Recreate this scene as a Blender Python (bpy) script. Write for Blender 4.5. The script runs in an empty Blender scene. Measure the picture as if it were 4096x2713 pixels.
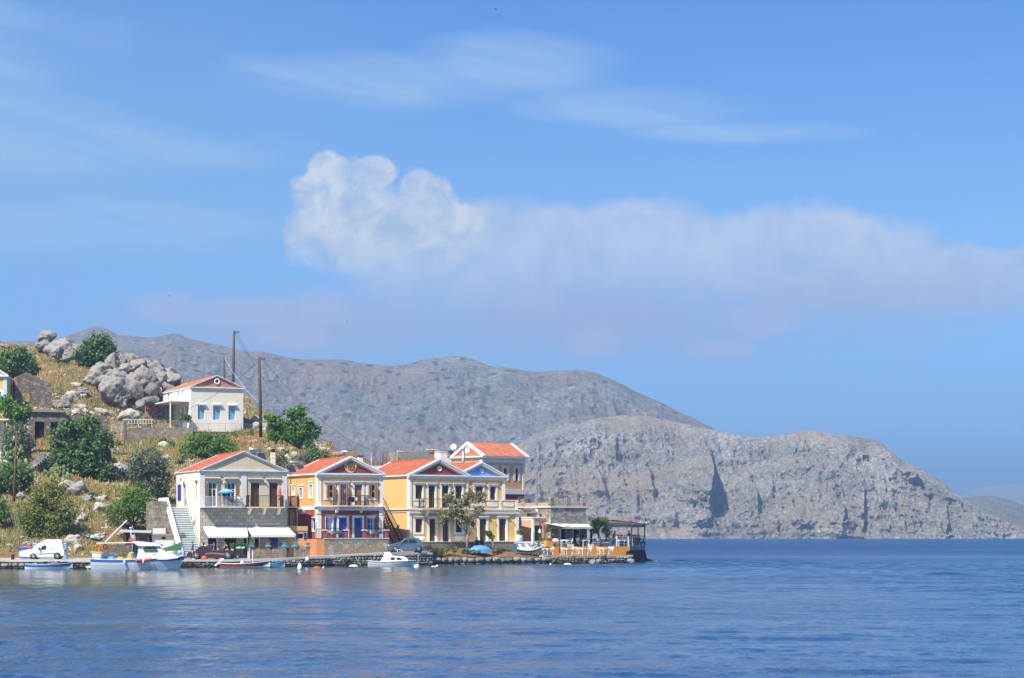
import bpy, math, random
import numpy as np
from mathutils import Vector, Matrix, noise as mn
R = math.radians
random.seed(7); rng = np.random.default_rng(7)
sc = bpy.context.scene; col = sc.collection
F = 8678.0; CZ = 3.2; HOR = 2136.0            # focal length in photo pixels, eye height, horizon row
# ---------------------------------------------------------------- camera
cam = bpy.data.objects.new('camera', bpy.data.cameras.new('camera')); col.objects.link(cam)
cam.location = (0, 0, CZ); cam.rotation_euler = (R(90), 0, 0)
cam.data.sensor_width = 36; cam.data.lens = F/4096*36; cam.data.shift_y = (HOR-1356.5)/4096
cam.data.clip_start = 1; cam.data.clip_end = 30000; sc.camera = cam
sc.view_settings.view_transform = 'Standard'; sc.view_settings.look = 'None'
sc.view_settings.exposure = 0.7; sc.view_settings.gamma = 1
# ---------------------------------------------------------------- sun
SAZ, SEL = R(-125), R(50)
sl = bpy.data.lights.new('sun', 'SUN'); sl.energy = 4.9; sl.angle = R(0.53); sl.color = (1, .94, .84)
so = bpy.data.objects.new('sun', sl); col.objects.link(so)
sd = Vector((math.cos(SAZ)*math.cos(SEL), math.sin(SAZ)*math.cos(SEL), math.sin(SEL)))
so.rotation_euler = sd.to_track_quat('Z', 'Y').to_euler(); so.location = (-40, 100, 80)
# ---------------------------------------------------------------- node helper
class NT:
    def __init__(s, tree): s.t = tree; s.n = tree.nodes; s.l = tree.links
    def add(s, typ, props=None, **ins):
        n = s.n.new(typ)
        for k, v in (props or {}).items(): setattr(n, k, v)
        for k, v in ins.items():
            k = k.replace('_', ' ') if not k.startswith('i') or not k[1:].isdigit() else int(k[1:])
            sock = n.inputs[k]
            if isinstance(v, bpy.types.NodeSocket): s.l.new(v, sock)
            else: sock.default_value = v
        return n
    def m(s, op, a, b=None, c=None, clamp=False):
        n = s.n.new('ShaderNodeMath'); n.operation = op; n.use_clamp = clamp
        for i, v in enumerate((a, b, c)):
            if v is None: continue
            if isinstance(v, bpy.types.NodeSocket): s.l.new(v, n.inputs[i])
            else: n.inputs[i].default_value = v
        return n.outputs[0]
    def ramp(s, fac, stops, interp='LINEAR'):
        n = s.n.new('ShaderNodeValToRGB'); s.l.new(fac, n.inputs[0]); cr = n.color_ramp; cr.interpolation = interp
        while len(cr.elements) < len(stops): cr.elements.new(.5)
        for e, (p, c) in zip(cr.elements, stops):
            e.position = p; e.color = (c if hasattr(c, '__len__') else (c, c, c))[:3] + (1,) if hasattr(c, '__len__') else (c, c, c, 1)
        return n.outputs[0]
    def mix(s, fac, a, b, mode='MIX'):
        n = s.n.new('ShaderNodeMix'); n.data_type = 'RGBA'; n.blend_type = mode
        for i, v in ((0, fac), (6, a), (7, b)):
            if isinstance(v, bpy.types.NodeSocket): s.l.new(v, n.inputs[i])
            else: n.inputs[i].default_value = v if not hasattr(v, '__len__') else tuple(v)[:3]+(1,)
        return n.outputs[2]
    def comb(s, x=0, y=0, z=0):
        n = s.n.new('ShaderNodeCombineXYZ')
        for i, v in enumerate((x, y, z)):
            if isinstance(v, bpy.types.NodeSocket): s.l.new(v, n.inputs[i])
            else: n.inputs[i].default_value = v
        return n.outputs[0]
    def noise(s, vec, scale, detail=4, rough=.55, dist=0):
        n = s.add('ShaderNodeTexNoise', None, Scale=scale, Detail=detail, Roughness=rough, Distortion=dist)
        if vec is not None: s.l.new(vec, n.inputs['Vector'])
        return n.outputs['Fac']
# ---------------------------------------------------------------- sky
w = bpy.data.worlds.new('World'); sc.world = w; w.use_nodes = True
T = NT(w.node_tree); T.n.clear()
SKY = 0.1
sky = T.add('ShaderNodeTexSky', dict(sky_type='NISHITA', sun_disc=False, sun_elevation=SEL, sun_rotation=R(222),
            altitude=0, air_density=1.0, dust_density=0.3, ozone_density=3.0))
tc = T.add('ShaderNodeTexCoord').outputs['Generated']
sx = T.add('ShaderNodeSeparateXYZ', None, Vector=tc)
yy = T.m('MAXIMUM', sx.outputs[1], 0.08)
U = T.m('MULTIPLY', T.m('DIVIDE', sx.outputs[0], yy), F/1000)     # azimuth and elevation as tangents
V = T.m('MULTIPLY', T.m('DIVIDE', sx.outputs[2], yy), F/1000)
front = T.m('GREATER_THAN', sx.outputs[1], 0.08)
UV = T.comb(U, V, 0)
elev = T.m('MAXIMUM', sx.outputs[2], 0.0)
tint = T.ramp(elev, [(0.0, (.155, .27, .57)), (.06, (.19, .30, .52)), (.14, (.25, .35, .475)), (.24, (.165, .295, .475)), (.36, (.34, .44, .56)), (.6, (.46, .48, .47))])
base = T.mix(1.0, sky.outputs[0], tint, 'MULTIPLY')
def vs(c, k):
    n = T.add('ShaderNodeVectorMath', dict(operation='SCALE'), Scale=k); T.l.new(c, n.inputs[0]); return n.outputs[0]
base = vs(base, 2.0)
def blob(ells, soft, namp, nvec, nscale, seed=0):
    nz = T.noise(nvec, nscale, 7, .58); nz2 = T.m('SUBTRACT', nz, .5)
    acc = None
    for (px, py, rx, ry) in ells:
        a = T.m('DIVIDE', T.m('SUBTRACT', U, (px-2048)/1000), rx/1000); b = T.m('DIVIDE', T.m('SUBTRACT', V, (HOR-py)/1000), ry/1000)
        d = T.m('SUBTRACT', 1.0, T.m('SQRT', T.m('ADD', T.m('MULTIPLY', a, a), T.m('MULTIPLY', b, b))))
        acc = d if acc is None else T.m('SMOOTH_MAX', acc, d, .12)
    v = T.m('ADD', acc, T.m('MULTIPLY', nz2, namp))
    return T.m('DIVIDE', v, soft, clamp=True), nz
def aff(ax, ay, bx, by):        # sheared / stretched coordinates for streaks
    return T.comb(T.m('ADD', T.m('MULTIPLY', U, ax), T.m('MULTIPLY', V, ay)), T.m('ADD', T.m('MULTIPLY', U, bx), T.m('MULTIPLY', V, by)), 0)
veil, _ = blob([(2300, 1270, 1900, 260), (1300, 1300, 1100, 200), (3300, 1180, 1500, 200)], .8, 1.2, UV, 1.3)
glow, _ = blob([(-300, 500, 2300, 1100)], 1.0, .5, UV, .6)
st1 = T.noise(aff(.35, .18, .75, 3.2), 1.2, 7, .6, .4)
cm1, _ = blob([(300, 520, 1100, 260), (0, 200, 600, 300), (850, 600, 650, 150), (500, 900, 1000, 160)], .6, 2.0, UV, 1.0)
cm2, _ = blob([(2050, 260, 560, 170), (2500, 430, 620, 110), (2950, 530, 560, 50), (1500, 330, 700, 170)], .6, 1.8, aff(.5, .25, .4, 1.7), 1.4)
c1 = T.m('MULTIPLY', cm1, T.ramp(st1, [(.36, .1), (.62, 1)])); c2 = T.m('MULTIPLY', cm2, T.ramp(st1, [(.36, .15), (.6, 1)]))
band, bn = blob([(1700, 1010, 450, 200), (1950, 1020, 450, 230), (2350, 980, 620, 205), (2950, 1000, 800, 215), (3350, 1010, 450, 190), (3900, 1120, 900, 170)], .30, 1.35, UV, 2.8)
band = T.m('MULTIPLY', band, T.ramp(T.m('MULTIPLY', V, .5), [(.40, 0), (.58, 1)]))
cum, cn = blob([(1350, 750, 175, 150), (1490, 690, 110, 75), (1500, 920, 320, 200), (1690, 790, 120, 120), (1250, 930, 120, 110), (1780, 920, 180, 140), (1380, 1020, 230, 90), (1620, 1040, 260, 80)], .17, 1.0, UV, 7.0)
cum = T.m('MULTIPLY', cum, T.ramp(T.m('MULTIPLY', V, .5), [(.50, .15), (.62, 1)]))
cum = T.m('MULTIPLY', cum, T.ramp(T.m('ADD', T.m('MULTIPLY', U, -1.0), T.m('MULTIPLY', T.m('SUBTRACT', V, 1.0), .35)), [(.0, .2), (.30, 1)]))
pink, _ = blob([(650, 1230, 170, 75), (1000, 1250, 260, 65), (1290, 1240, 150, 95), (1180, 1340, 220, 75), (2150, 1200, 140, 55), (2380, 1370, 150, 70), (3050, 1280, 170, 95), (2890, 1400, 170, 55)], .5, 1.6, UV, 5.0)
def put(basec, a, colr, k):
    return T.mix(T.m('MULTIPLY', T.m('MULTIPLY', a, k), front), basec, colr)
K = 1/SKY/1.6
tex = T.m('ADD', T.m('MULTIPLY', T.noise(UV, 7.5, 10, .62, .6), .7), T.m('MULTIPLY', T.noise(UV, 2.2, 4, .5), .3))
cl = vs(T.ramp(tex, [(.42, (.37, .47, .62)), (.5, (.48, .56, .66)), (.58, (.62, .65, .70))]), K*1.28)
bl = vs(T.ramp(T.noise(UV, 4.2, 9, .62, .6), [(.36, (.36, .45, .62)), (.64, (.50, .55, .66))]), K*1.38)
s = put(base, glow, (.27*K, .50*K, .83*K), .55)
s = put(s, veil, (.43*K, .53*K, .80*K), .92)
s = put(s, c1, (.46*K, .64*K, .90*K), .6); s = put(s, c2, (.48*K, .66*K, .90*K), .6)
s = put(s, band, bl, .85); s = put(s, pink, (.56*K, .59*K, .84*K), .5); s = put(s, cum, cl, .9)
bg = T.add('ShaderNodeBackground', None, Color=s, Strength=SKY)
T.l.new(bg.outputs[0], T.add('ShaderNodeOutputWorld').inputs[0])
# ---------------------------------------------------------------- materials
MC = {}
def mk(name):
    m = bpy.data.materials.new(name); m.use_nodes = True; t = NT(m.node_tree)
    b = t.n['Principled BSDF']; return m, t, b
def ocoord(t, sock='Object'): return t.add('ShaderNodeTexCoord').outputs[sock]
def bump(t, b, h, strength=.5, dist=.05):
    n = t.add('ShaderNodeBump', None, Height=h, Strength=strength, Distance=dist); t.l.new(n.outputs[0], b.inputs['Normal'])
def mat(name, c, rough=.75, var=.14, scale=2.0, metal=0.0, bmp=.0, bscale=20, spec=.4, dirt=0, c2=None):
    """plain painted / plaster / wood / metal surface with mottling"""
    if name in MC: return MC[name]
    m, t, b = mk(name); o = ocoord(t)
    n1 = t.noise(o, scale, 6, .6); n2 = t.noise(o, scale*7, 4, .6)
    f = t.m('ADD', t.m('MULTIPLY', n1, .65), t.m('MULTIPLY', n2, .35))
    lo = tuple(x*(1-var) for x in c); hi = tuple(min(1, x*(1+var)) for x in (c2 or c))
    cc = t.ramp(f, [(.32, lo), (.68, hi)])
    if dirt:
        s_ = t.add('ShaderNodeSeparateXYZ', None, Vector=o)
        st = t.noise(t.comb(t.m('MULTIPLY', t.m('ADD', s_.outputs[0], s_.outputs[1]), 3.0), t.m('MULTIPLY', s_.outputs[2], .45), 0), 1.0, 5, .65)
        cc = t.mix(t.m('MULTIPLY', t.ramp(st, [(.5, 0), (.75, 1)]), dirt), cc, tuple(x*.45 for x in c))
    t.l.new(cc, b.inputs['Base Color']); b.inputs['Roughness'].default_value = rough; b.inputs['Metallic'].default_value = metal
    b.inputs['Specular IOR Level'].default_value = spec
    if bmp: bump(t, b, t.noise(o, bscale, 4, .6), bmp, .03)
    MC[name] = m; return m
def wallmat(name, c, dirt=.25): return mat(name, c, .9, .07, .7, bmp=.25, bscale=14, spec=.2, dirt=dirt)
def stone(name, c, scale=2.6, joint=.06, jc=(.25, .22, .18), var=.35, stretch=1.6, bmp=.8, warm=None):
    m, t, b = mk(name); o = ocoord(t); s_ = t.add('ShaderNodeSeparateXYZ', None, Vector=o)
    v = t.comb(t.m('ADD', s_.outputs[0], t.m('MULTIPLY', s_.outputs[1], .8)), t.m('MULTIPLY', s_.outputs[2], stretch), t.m('MULTIPLY', s_.outputs[1], .3))
    wv = t.add('ShaderNodeVectorMath', dict(operation='ADD')); t.l.new(v, wv.inputs[0])
    nn = t.add('ShaderNodeTexNoise', None, Vector=o, Scale=2.0, Detail=2.0)
    sub = t.add('ShaderNodeVectorMath', dict(operation='SCALE'), Scale=.35); t.l.new(nn.outputs['Color'], sub.inputs[0]); t.l.new(sub.outputs[0], wv.inputs[1])
    vo = t.add('ShaderNodeTexVoronoi', dict(feature='F1'), Scale=scale); t.l.new(wv.outputs[0], vo.inputs['Vector'])
    ve = t.add('ShaderNodeTexVoronoi', dict(feature='DISTANCE_TO_EDGE'), Scale=scale); t.l.new(wv.outputs[0], ve.inputs['Vector'])
    rnd = t.add('ShaderNodeSeparateColor', None, Color=vo.outputs['Color'])
    lo = tuple(x*(1-var) for x in c); hi = tuple(min(1, x*(1+var)) for x in c)
    cc = t.ramp(rnd.outputs[0], [(0, lo), (.7, c), (1, hi)])
    if warm: cc = t.mix(t.ramp(rnd.outputs[1], [(.72, 0), (.8, 1)]), cc, warm)
    cc = t.mix(t.noise(o, 9, 5, .7), cc, t.mix(1, cc, (.62, .6, .58), 'MULTIPLY'))
    e = t.ramp(ve.outputs[0], [(0, 0), (joint, 1)])
    cc = t.mix(e, jc, cc)
    t.l.new(cc, b.inputs['Base Color']); b.inputs['Roughness'].default_value = .92; b.inputs['Specular IOR Level'].default_value = .2
    h = t.m('ADD', t.m('MULTIPLY', e, .7), t.m('MULTIPLY', t.noise(o, 12, 5, .7), .5)); bump(t, b, h, bmp, .08)
    MC[name] = m; return m
def ashlar(name, c, jc):
    m, t, b = mk(name); o = ocoord(t); s_ = t.add('ShaderNodeSeparateXYZ', None, Vector=o)
    v = t.comb(t.m('ADD', s_.outputs[0], s_.outputs[1]), s_.outputs[2], 0)
    br = t.add('ShaderNodeTexBrick', dict(offset=.5, squash=1.0), Vector=v, Color1=tuple(x*1.15 for x in c)+(1,), Color2=tuple(x*.75 for x in c)+(1,), Mortar=jc+(1,),
               Scale=1.0, Mortar_Size=.022, Brick_Width=.55, Row_Height=.34, Mortar_Smooth=.3, Bias=-.1)
    cc = t.mix(t.noise(o, 5, 6, .7), br.outputs[0], t.mix(1, br.outputs[0], (.55, .52, .48), 'MULTIPLY'))
    t.l.new(cc, b.inputs['Base Color']); b.inputs['Roughness'].default_value = .9
    bump(t, b, t.m('ADD', t.m('MULTIPLY', br.outputs['Fac'], -1.0), t.noise(o, 14, 5, .7)), .5, .04)
    MC[name] = m; return m
def tiles(name, c):
    m, t, b = mk(name); o = ocoord(t); s_ = t.add('ShaderNodeSeparateXYZ', None, Vector=o)
    rz = t.m('MULTIPLY', s_.outputs[2], 6.3); row = t.m('FRACT', rz)
    idx = t.m('FLOOR', rz); idy = t.m('FLOOR', t.m('MULTIPLY', t.m('ADD', s_.outputs[1], s_.outputs[0]), 3.6))
    wn = t.add('ShaderNodeTexWhiteNoise', dict(noise_dimensions='2D')); t.l.new(t.comb(idx, idy, 0), wn.inputs['Vector'])
    cc = t.ramp(wn.outputs[0], [(0, tuple(x*.72 for x in c)), (.6, c), (1, tuple(min(1, x*1.22) for x in c))])
    cc = t.mix(t.ramp(t.noise(o, 1.6, 6, .65), [(.45, 0), (.75, .55)]), cc, (c[0]*.55, c[1]*.6, c[2]*.7))
    gap = t.ramp(row, [(0, .35), (.16, 1), (.9, 1), (1, .7)])
    cc = t.mix(1, cc, gap, 'MULTIPLY')
    t.l.new(cc, b.inputs['Base Color']); b.inputs['Roughness'].default_value = .85
    wv = t.m('SINE', t.m('MULTIPLY', t.m('ADD', s_.outputs[1], s_.outputs[0]), 22.0))
    bump(t, b, t.m('ADD', t.m('MULTIPLY', row, -.6), t.m('MULTIPLY', wv, .25)), .7, .06)
    MC[name] = m; return m
def leafmat(name, a, b_, c_, trans=.25):
    if name in MC: return MC[name]
    m, t, b = mk(name)
    g = t.add('ShaderNodeNewGeometry'); o = ocoord(t)
    f = t.m('ADD', t.m('MULTIPLY', g.outputs['Random Per Island'], .6), t.m('MULTIPLY', t.noise(o, .9, 3, .6), .5))
    cc = t.ramp(f, [(.2, a), (.55, b_), (.9, c_)])
    t.l.new(cc, b.inputs['Base Color']); b.inputs['Roughness'].default_value = .6; b.inputs['Specular IOR Level'].default_value = .25
    tr = t.add('ShaderNodeBsdfTranslucent', None, Color=cc); ms = t.add('ShaderNodeMixShader', None, Fac=trans)
    t.l.new(b.outputs[0], ms.inputs[1]); t.l.new(tr.outputs[0], ms.inputs[2]); t.l.new(ms.outputs[0], t.n['Material Output'].inputs[0])
    MC[name] = m; return m
def rockmat(name, c, warm=(.38, .26, .17), dark=.35, scale=1.0, wamt=.5):
    if name in MC: return MC[name]
    m, t, b = mk(name); o = t.add('ShaderNodeNewGeometry').outputs['Position']
    n1 = t.noise(o, .55*scale, 7, .68, .4); n2 = t.noise(o, 3.2*scale, 6, .7)
    cc = t.ramp(t.m('ADD', t.m('MULTIPLY', n1, .5), t.m('MULTIPLY', n2, .5)), [(.32, tuple(x*dark for x in c)), (.47, tuple(x*.8 for x in c)), (.62, c), (.75, tuple(min(1, x*1.25) for x in c))])
    cc = t.mix(t.m('MULTIPLY', t.ramp(t.noise(o, .8*scale, 4, .6), [(.55, 0), (.72, 1)]), wamt), cc, warm)
    t.l.new(cc, b.inputs['Base Color']); b.inputs['Roughness'].default_value = .95; b.inputs['Specular IOR Level'].default_value = .15
    mg = t.add('ShaderNodeTexNoise', dict(noise_type='RIDGED_MULTIFRACTAL'), Vector=o, Scale=1.6*scale, Detail=6.0)
    bump(t, b, t.m('ADD', t.m('MULTIPLY', mg.outputs[0], .35), n2), .9, .25)
    MC[name] = m; return m
glass = mat('dark_glass', (.02, .025, .03), .08, .2, 1, spec=.7)
black = mat('dark_interior', (.008, .008, .01), .9, .2, 1)
# ---------------------------------------------------------------- objects
def tag(o, label=None, cat=None, group=None, kind=None):
    if label: o['label'] = label
    if cat: o['category'] = cat
    if group: o['group'] = group
    if kind: o['kind'] = kind
    return o
def empty(name, loc, rz=0, label=None, cat=None, group=None):
    o = bpy.data.objects.new(name, None); col.objects.link(o); o.location = loc; o.rotation_euler = (0, 0, rz); o.empty_display_size = .3
    return tag(o, label, cat, group)
def link(name, me, parent=None, mats=(), smooth=False):
    for m in mats: me.materials.append(m)
    o = bpy.data.objects.new(name, me); col.objects.link(o)
    if parent is not None: o.parent = parent
    if smooth: me.polygons.foreach_set('use_smooth', np.ones(len(me.polygons), bool))
    return o
def npmesh(name, V_, Fc, parent=None, mats=(), smooth=False, mi=None):
    V_ = np.asarray(V_, np.float32).reshape(-1, 3); Fc = np.asarray(Fc, np.int32); k = Fc.shape[1]; n = len(Fc)
    me = bpy.data.meshes.new(name); me.vertices.add(len(V_)); me.vertices.foreach_set('co', V_.ravel())
    me.loops.add(n*k); me.loops.foreach_set('vertex_index', Fc.ravel()); me.polygons.add(n)
    me.polygons.foreach_set('loop_start', np.arange(0, n*k, k, dtype=np.int32)); me.polygons.foreach_set('loop_total', np.full(n, k, np.int32))
    if mi is not None: me.polygons.foreach_set('material_index', np.asarray(mi, np.int32))
    me.update(calc_edges=True); return link(name, me, parent, mats, smooth)
class MB:
    def __init__(s): s.v = []; s.f = []; s.mi = []; s.sm = []
    def poly(s, pts, m=0, sm=False):
        i = len(s.v); s.v += [tuple(p) for p in pts]; s.f.append(tuple(range(i, i+len(pts)))); s.mi.append(m); s.sm.append(sm)
    def box(s, x0, x1, y0, y1, z0, z1, m=0):
        s.hexa([(x0, y0, z0), (x1, y0, z0), (x1, y1, z0), (x0, y1, z0)], [(x0, y0, z1), (x1, y0, z1), (x1, y1, z1), (x0, y1, z1)], m); return s
    def hexa(s, a, b, m=0, caps=True):         # two matching rings
        i = len(s.v); n = len(a); s.v += [tuple(p) for p in a]+[tuple(p) for p in b]
        if caps: s.f += [tuple(range(i+n-1, i-1, -1)), tuple(range(i+n, i+2*n))]; s.mi += [m, m]; s.sm += [False]*2
        for k in range(n):
            q = (k+1) % n; s.f.append((i+k, i+q, i+n+q, i+n+k)); s.mi.append(m); s.sm.append(n > 5)
        return s
    def beam(s, p0, p1, w_, h_, m=0, up=(0, 0, 1)):
        p0, p1, up = Vector(p0), Vector(p1), Vector(up); d = (p1-p0).normalized(); sd_ = d.cross(up)
        if sd_.length < 1e-4: sd_ = d.cross(Vector((1, 0, 0)))
        sd_.normalize(); u_ = sd_.cross(d).normalized(); a = sd_*w_/2; b = u_*h_/2
        s.hexa([p0-a-b, p0+a-b, p0+a+b, p0-a+b], [p1-a-b, p1+a-b, p1+a+b, p1-a+b], m); return s
    def tube(s, p0, p1, r0, r1=None, n=8, m=0):
        r1 = r0 if r1 is None else r1; p0, p1 = Vector(p0), Vector(p1); d = (p1-p0).normalized()
        a = d.cross(Vector((0, 0, 1))) if abs(d.z) < .95 else d.cross(Vector((1, 0, 0))); a.normalize(); b = d.cross(a)
        ring = lambda p, r: [p+a*(r*math.cos(2*math.pi*k/n))+b*(r*math.sin(2*math.pi*k/n)) for k in range(n)]
        s.hexa(ring(p0, r0), ring(p1, r1), m); return s
    def path(s, pts, r, n=6, m=0):
        for a, b in zip(pts[:-1], pts[1:]): s.tube(a, b, r if not hasattr(r, '__len__') else r[0], None, n, m)
        return s
    def limb(s, pts, rs, n=7, m=0):
        pts = [Vector(p) for p in pts]; i0 = len(s.v)
        for k, (p, r) in enumerate(zip(pts, rs)):
            d = (pts[min(k+1, len(pts)-1)]-pts[max(k-1, 0)]).normalized()
            a = d.cross(Vector((0, 0, 1))) if abs(d.z) < .9 else d.cross(Vector((1, 0, 0))); a.normalize(); b = d.cross(a)
            s.v += [tuple(p+a*(r*math.cos(2*math.pi*j/n))+b*(r*math.sin(2*math.pi*j/n))) for j in range(n)]
        for k in range(len(pts)-1):
            for j in range(n):
                q = (j+1) % n; s.f.append((i0+k*n+j, i0+k*n+q, i0+(k+1)*n+q, i0+(k+1)*n+j)); s.mi.append(m); s.sm.append(True)
        s.f += [tuple(range(i0+n-1, i0-1, -1)), tuple(range(i0+(len(pts)-1)*n, i0+len(pts)*n))]; s.mi += [m, m]; s.sm += [True]*2
        return s
    def lathe(s, c, prof, n=14, m=0, axis='z', ms=None):
        i0 = len(s.v); c = Vector(c)
        for (r, h) in prof:
            for j in range(n):
                a = 2*math.pi*j/n; q = (r*math.cos(a), r*math.sin(a), h)
                if axis == 'y': q = (q[0], h, q[1])
                if axis == 'x': q = (h, q[0], q[1])
                s.v.append(tuple(c+Vector(q)))
        for k in range(len(prof)-1):
            for j in range(n):
                q = (j+1) % n; s.f.append((i0+k*n+j, i0+k*n+q, i0+(k+1)*n+q, i0+(k+1)*n+j)); s.mi.append(m if ms is None else ms[k]); s.sm.append(True)
        s.f += [tuple(range(i0+n-1, i0-1, -1)), tuple(range(i0+(len(prof)-1)*n, i0+len(prof)*n))]; s.mi += [m, m]; s.sm += [True]*2
        return s
    def ball(s, c, r, n=10, m=0, k=6):
        rx, ry, rz = (r, r, r) if not hasattr(r, '__len__') else r; i0 = len(s.v)
        for a in range(k+1):
            th = math.pi*a/k
            for j in range(n):
                ph = 2*math.pi*j/n; s.v.append((c[0]+rx*math.sin(th)*math.cos(ph), c[1]+ry*math.sin(th)*math.sin(ph), c[2]-rz*math.cos(th)))
        for a in range(k):
            for j in range(n):
                q = (j+1) % n; s.f.append((i0+a*n+j, i0+a*n+q, i0+(a+1)*n+q, i0+(a+1)*n+j)); s.mi.append(m); s.sm.append(True)
        return s
    def torus(s, c, R_, r, axis='y', n=18, k=8, m=0):
        i0 = len(s.v)
        for a in range(n):
            A = 2*math.pi*a/n
            for b in range(k):
                B = 2*math.pi*b/k; rr = R_+r*math.cos(B); p = (rr*math.cos(A), r*math.sin(B), rr*math.sin(A))
                if axis == 'z': p = (p[0], p[2], p[1])
                if axis == 'x': p = (p[1], p[0], p[2])
                s.v.append((c[0]+p[0], c[1]+p[1], c[2]+p[2]))
        for a in range(n):
            for b in range(k):
                A, B = (a+1) % n, (b+1) % k; s.f.append((i0+a*k+b, i0+A*k+b, i0+A*k+B, i0+a*k+B)); s.mi.append(m); s.sm.append(True)
        return s
    def build(s, name, mats, parent=None, **kw):
        me = bpy.data.meshes.new(name); me.from_pydata(s.v, [], s.f)
        if not isinstance(mats, (list, tuple)): mats = [mats]
        me.polygons.foreach_set('material_index', s.mi); me.polygons.foreach_set('use_smooth', s.sm); me.update()
        o = link(name, me, parent, mats)
        return tag(o, **kw) if kw else o
def copy_tree(o, parent=None):
    c = o.copy(); col.objects.link(c); c.parent = parent
    for ch in list(o.children): copy_tree(ch, c)
    return c
def W(px, py, Y): return Vector(((px-2048)/F*Y, Y, CZ+(HOR-py)*Y/F))     # a point of the place at distance Y
def X_(px, Y): return (px-2048)/F*Y
def zz(name, s, ox, oy): return lambda x, y: (ox+x/s, oy+y/s)
Z1 = zz('', 2.851, 0, 1250); Z2 = zz('', 3.137, 450, 1300); Z3 = zz('', 3.92, 900, 1600); Z4 = zz('', 2.851, 0, 1750)
Z5 = zz('', 3.136, 350, 1800); Z6 = zz('', 3.016, 700, 1780); Z7 = zz('', 3.1356, 1130, 1800); Z8 = zz('', 3.016, 1500, 1780)
ZR = zz('', 3.947, 2050, 1950); ZT = zz('', 3.643, 1500, 1740); ZA = zz('', 6.532, 1100, 2000)
# ---------------------------------------------------------------- numpy noise
_perm = rng.permutation(4096)
def _h(ix, iy): return (_perm[(_perm[ix & 4095]+iy) & 4095]/4095.0)
def vnoise(x, y):
    ix = np.floor(x).astype(int); iy = np.floor(y).astype(int); fx = x-ix; fy = y-iy
    fx = fx*fx*fx*(fx*(fx*6-15)+10); fy = fy*fy*fy*(fy*(fy*6-15)+10)
    return (_h(ix, iy)*(1-fx)*(1-fy)+_h(ix+1, iy)*fx*(1-fy)+_h(ix, iy+1)*(1-fx)*fy+_h(ix+1, iy+1)*fx*fy)*2-1
def fbm(x, y, o=5, g=.5, ridged=False):
    a = 1; t = 0; s = 0
    for k in range(o):
        n = vnoise(x+17.3*k, y-9.1*k); n = 1-2*np.abs(n) if ridged else n
        t = t+a*n; s += a; a *= g; x = x*2.03; y = y*2.03
    return t/s
# ================================================================ THE SETTING
# ---- sea
def water(near):
    m, t, b = mk('rippled_water' if near else 'sea_water'); o = ocoord(t)
    mp = t.add('ShaderNodeMapping', None, Vector=o, Scale=(1, 1, 1)).outputs[0]
    s_ = t.add('ShaderNodeSeparateXYZ', None, Vector=o)
    cx = lambda a, b_: t.comb(t.m('MULTIPLY', s_.outputs[0], a), t.m('MULTIPLY', s_.outputs[1], b_), 0)
    swell = t.noise(cx(.30, .13), 1.0, 3, .5, .3); chop = t.noise(cx(.8, .24), 1.0, 6, .74, .5); rip = t.noise(cx(6, 3), 1.0, 3, .6)
    patch = t.noise(cx(.010, .03), 1.0, 5, .62, .6)
    pk = t.ramp(patch, [(.38, .25), (.5, .7), (.6, 1.15)])
    h = t.m('ADD', t.m('MULTIPLY', swell, .8), t.m('ADD', t.m('MULTIPLY', chop, 1.15), t.m('MULTIPLY', rip, .05)))
    far = t.ramp(t.m('DIVIDE', s_.outputs[1], 1500.0), [(0, .8), (.13, .8), (.2, .9), (.7, 1.0)])
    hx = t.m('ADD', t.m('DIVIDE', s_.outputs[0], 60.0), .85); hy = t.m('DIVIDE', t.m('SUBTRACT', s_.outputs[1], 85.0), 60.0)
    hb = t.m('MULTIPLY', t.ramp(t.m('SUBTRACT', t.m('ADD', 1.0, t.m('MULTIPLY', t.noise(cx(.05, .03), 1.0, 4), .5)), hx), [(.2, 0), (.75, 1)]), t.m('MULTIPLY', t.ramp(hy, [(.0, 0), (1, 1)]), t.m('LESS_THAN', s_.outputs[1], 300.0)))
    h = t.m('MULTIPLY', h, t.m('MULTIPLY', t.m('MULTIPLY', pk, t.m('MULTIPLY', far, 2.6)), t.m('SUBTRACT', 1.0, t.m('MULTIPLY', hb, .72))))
    if near: h = t.m('MULTIPLY', h, .10)
    n = t.add('ShaderNodeBump', None, Height=h, Strength=1.0, Distance=1.0); t.l.new(n.outputs[0], b.inputs['Normal'])
    cc = t.ramp(patch, [(.35, (.020, .072, .165)), (.5, (.013, .050, .130)), (.65, (.008, .034, .10))] if near else [(.35, (.018, .082, .24)), (.65, (.010, .055, .19))])
    cc = t.mix(t.m('MULTIPLY', hb, .8), cc, (.014, .05, .062))  # dark teal base colour near the quay stands in for the hill's reflection
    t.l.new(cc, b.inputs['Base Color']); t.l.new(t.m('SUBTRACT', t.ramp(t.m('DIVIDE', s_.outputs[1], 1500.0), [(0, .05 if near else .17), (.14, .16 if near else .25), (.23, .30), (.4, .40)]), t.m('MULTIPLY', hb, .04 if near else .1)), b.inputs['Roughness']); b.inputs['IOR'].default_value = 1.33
    return m
wm = water(False)
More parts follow.
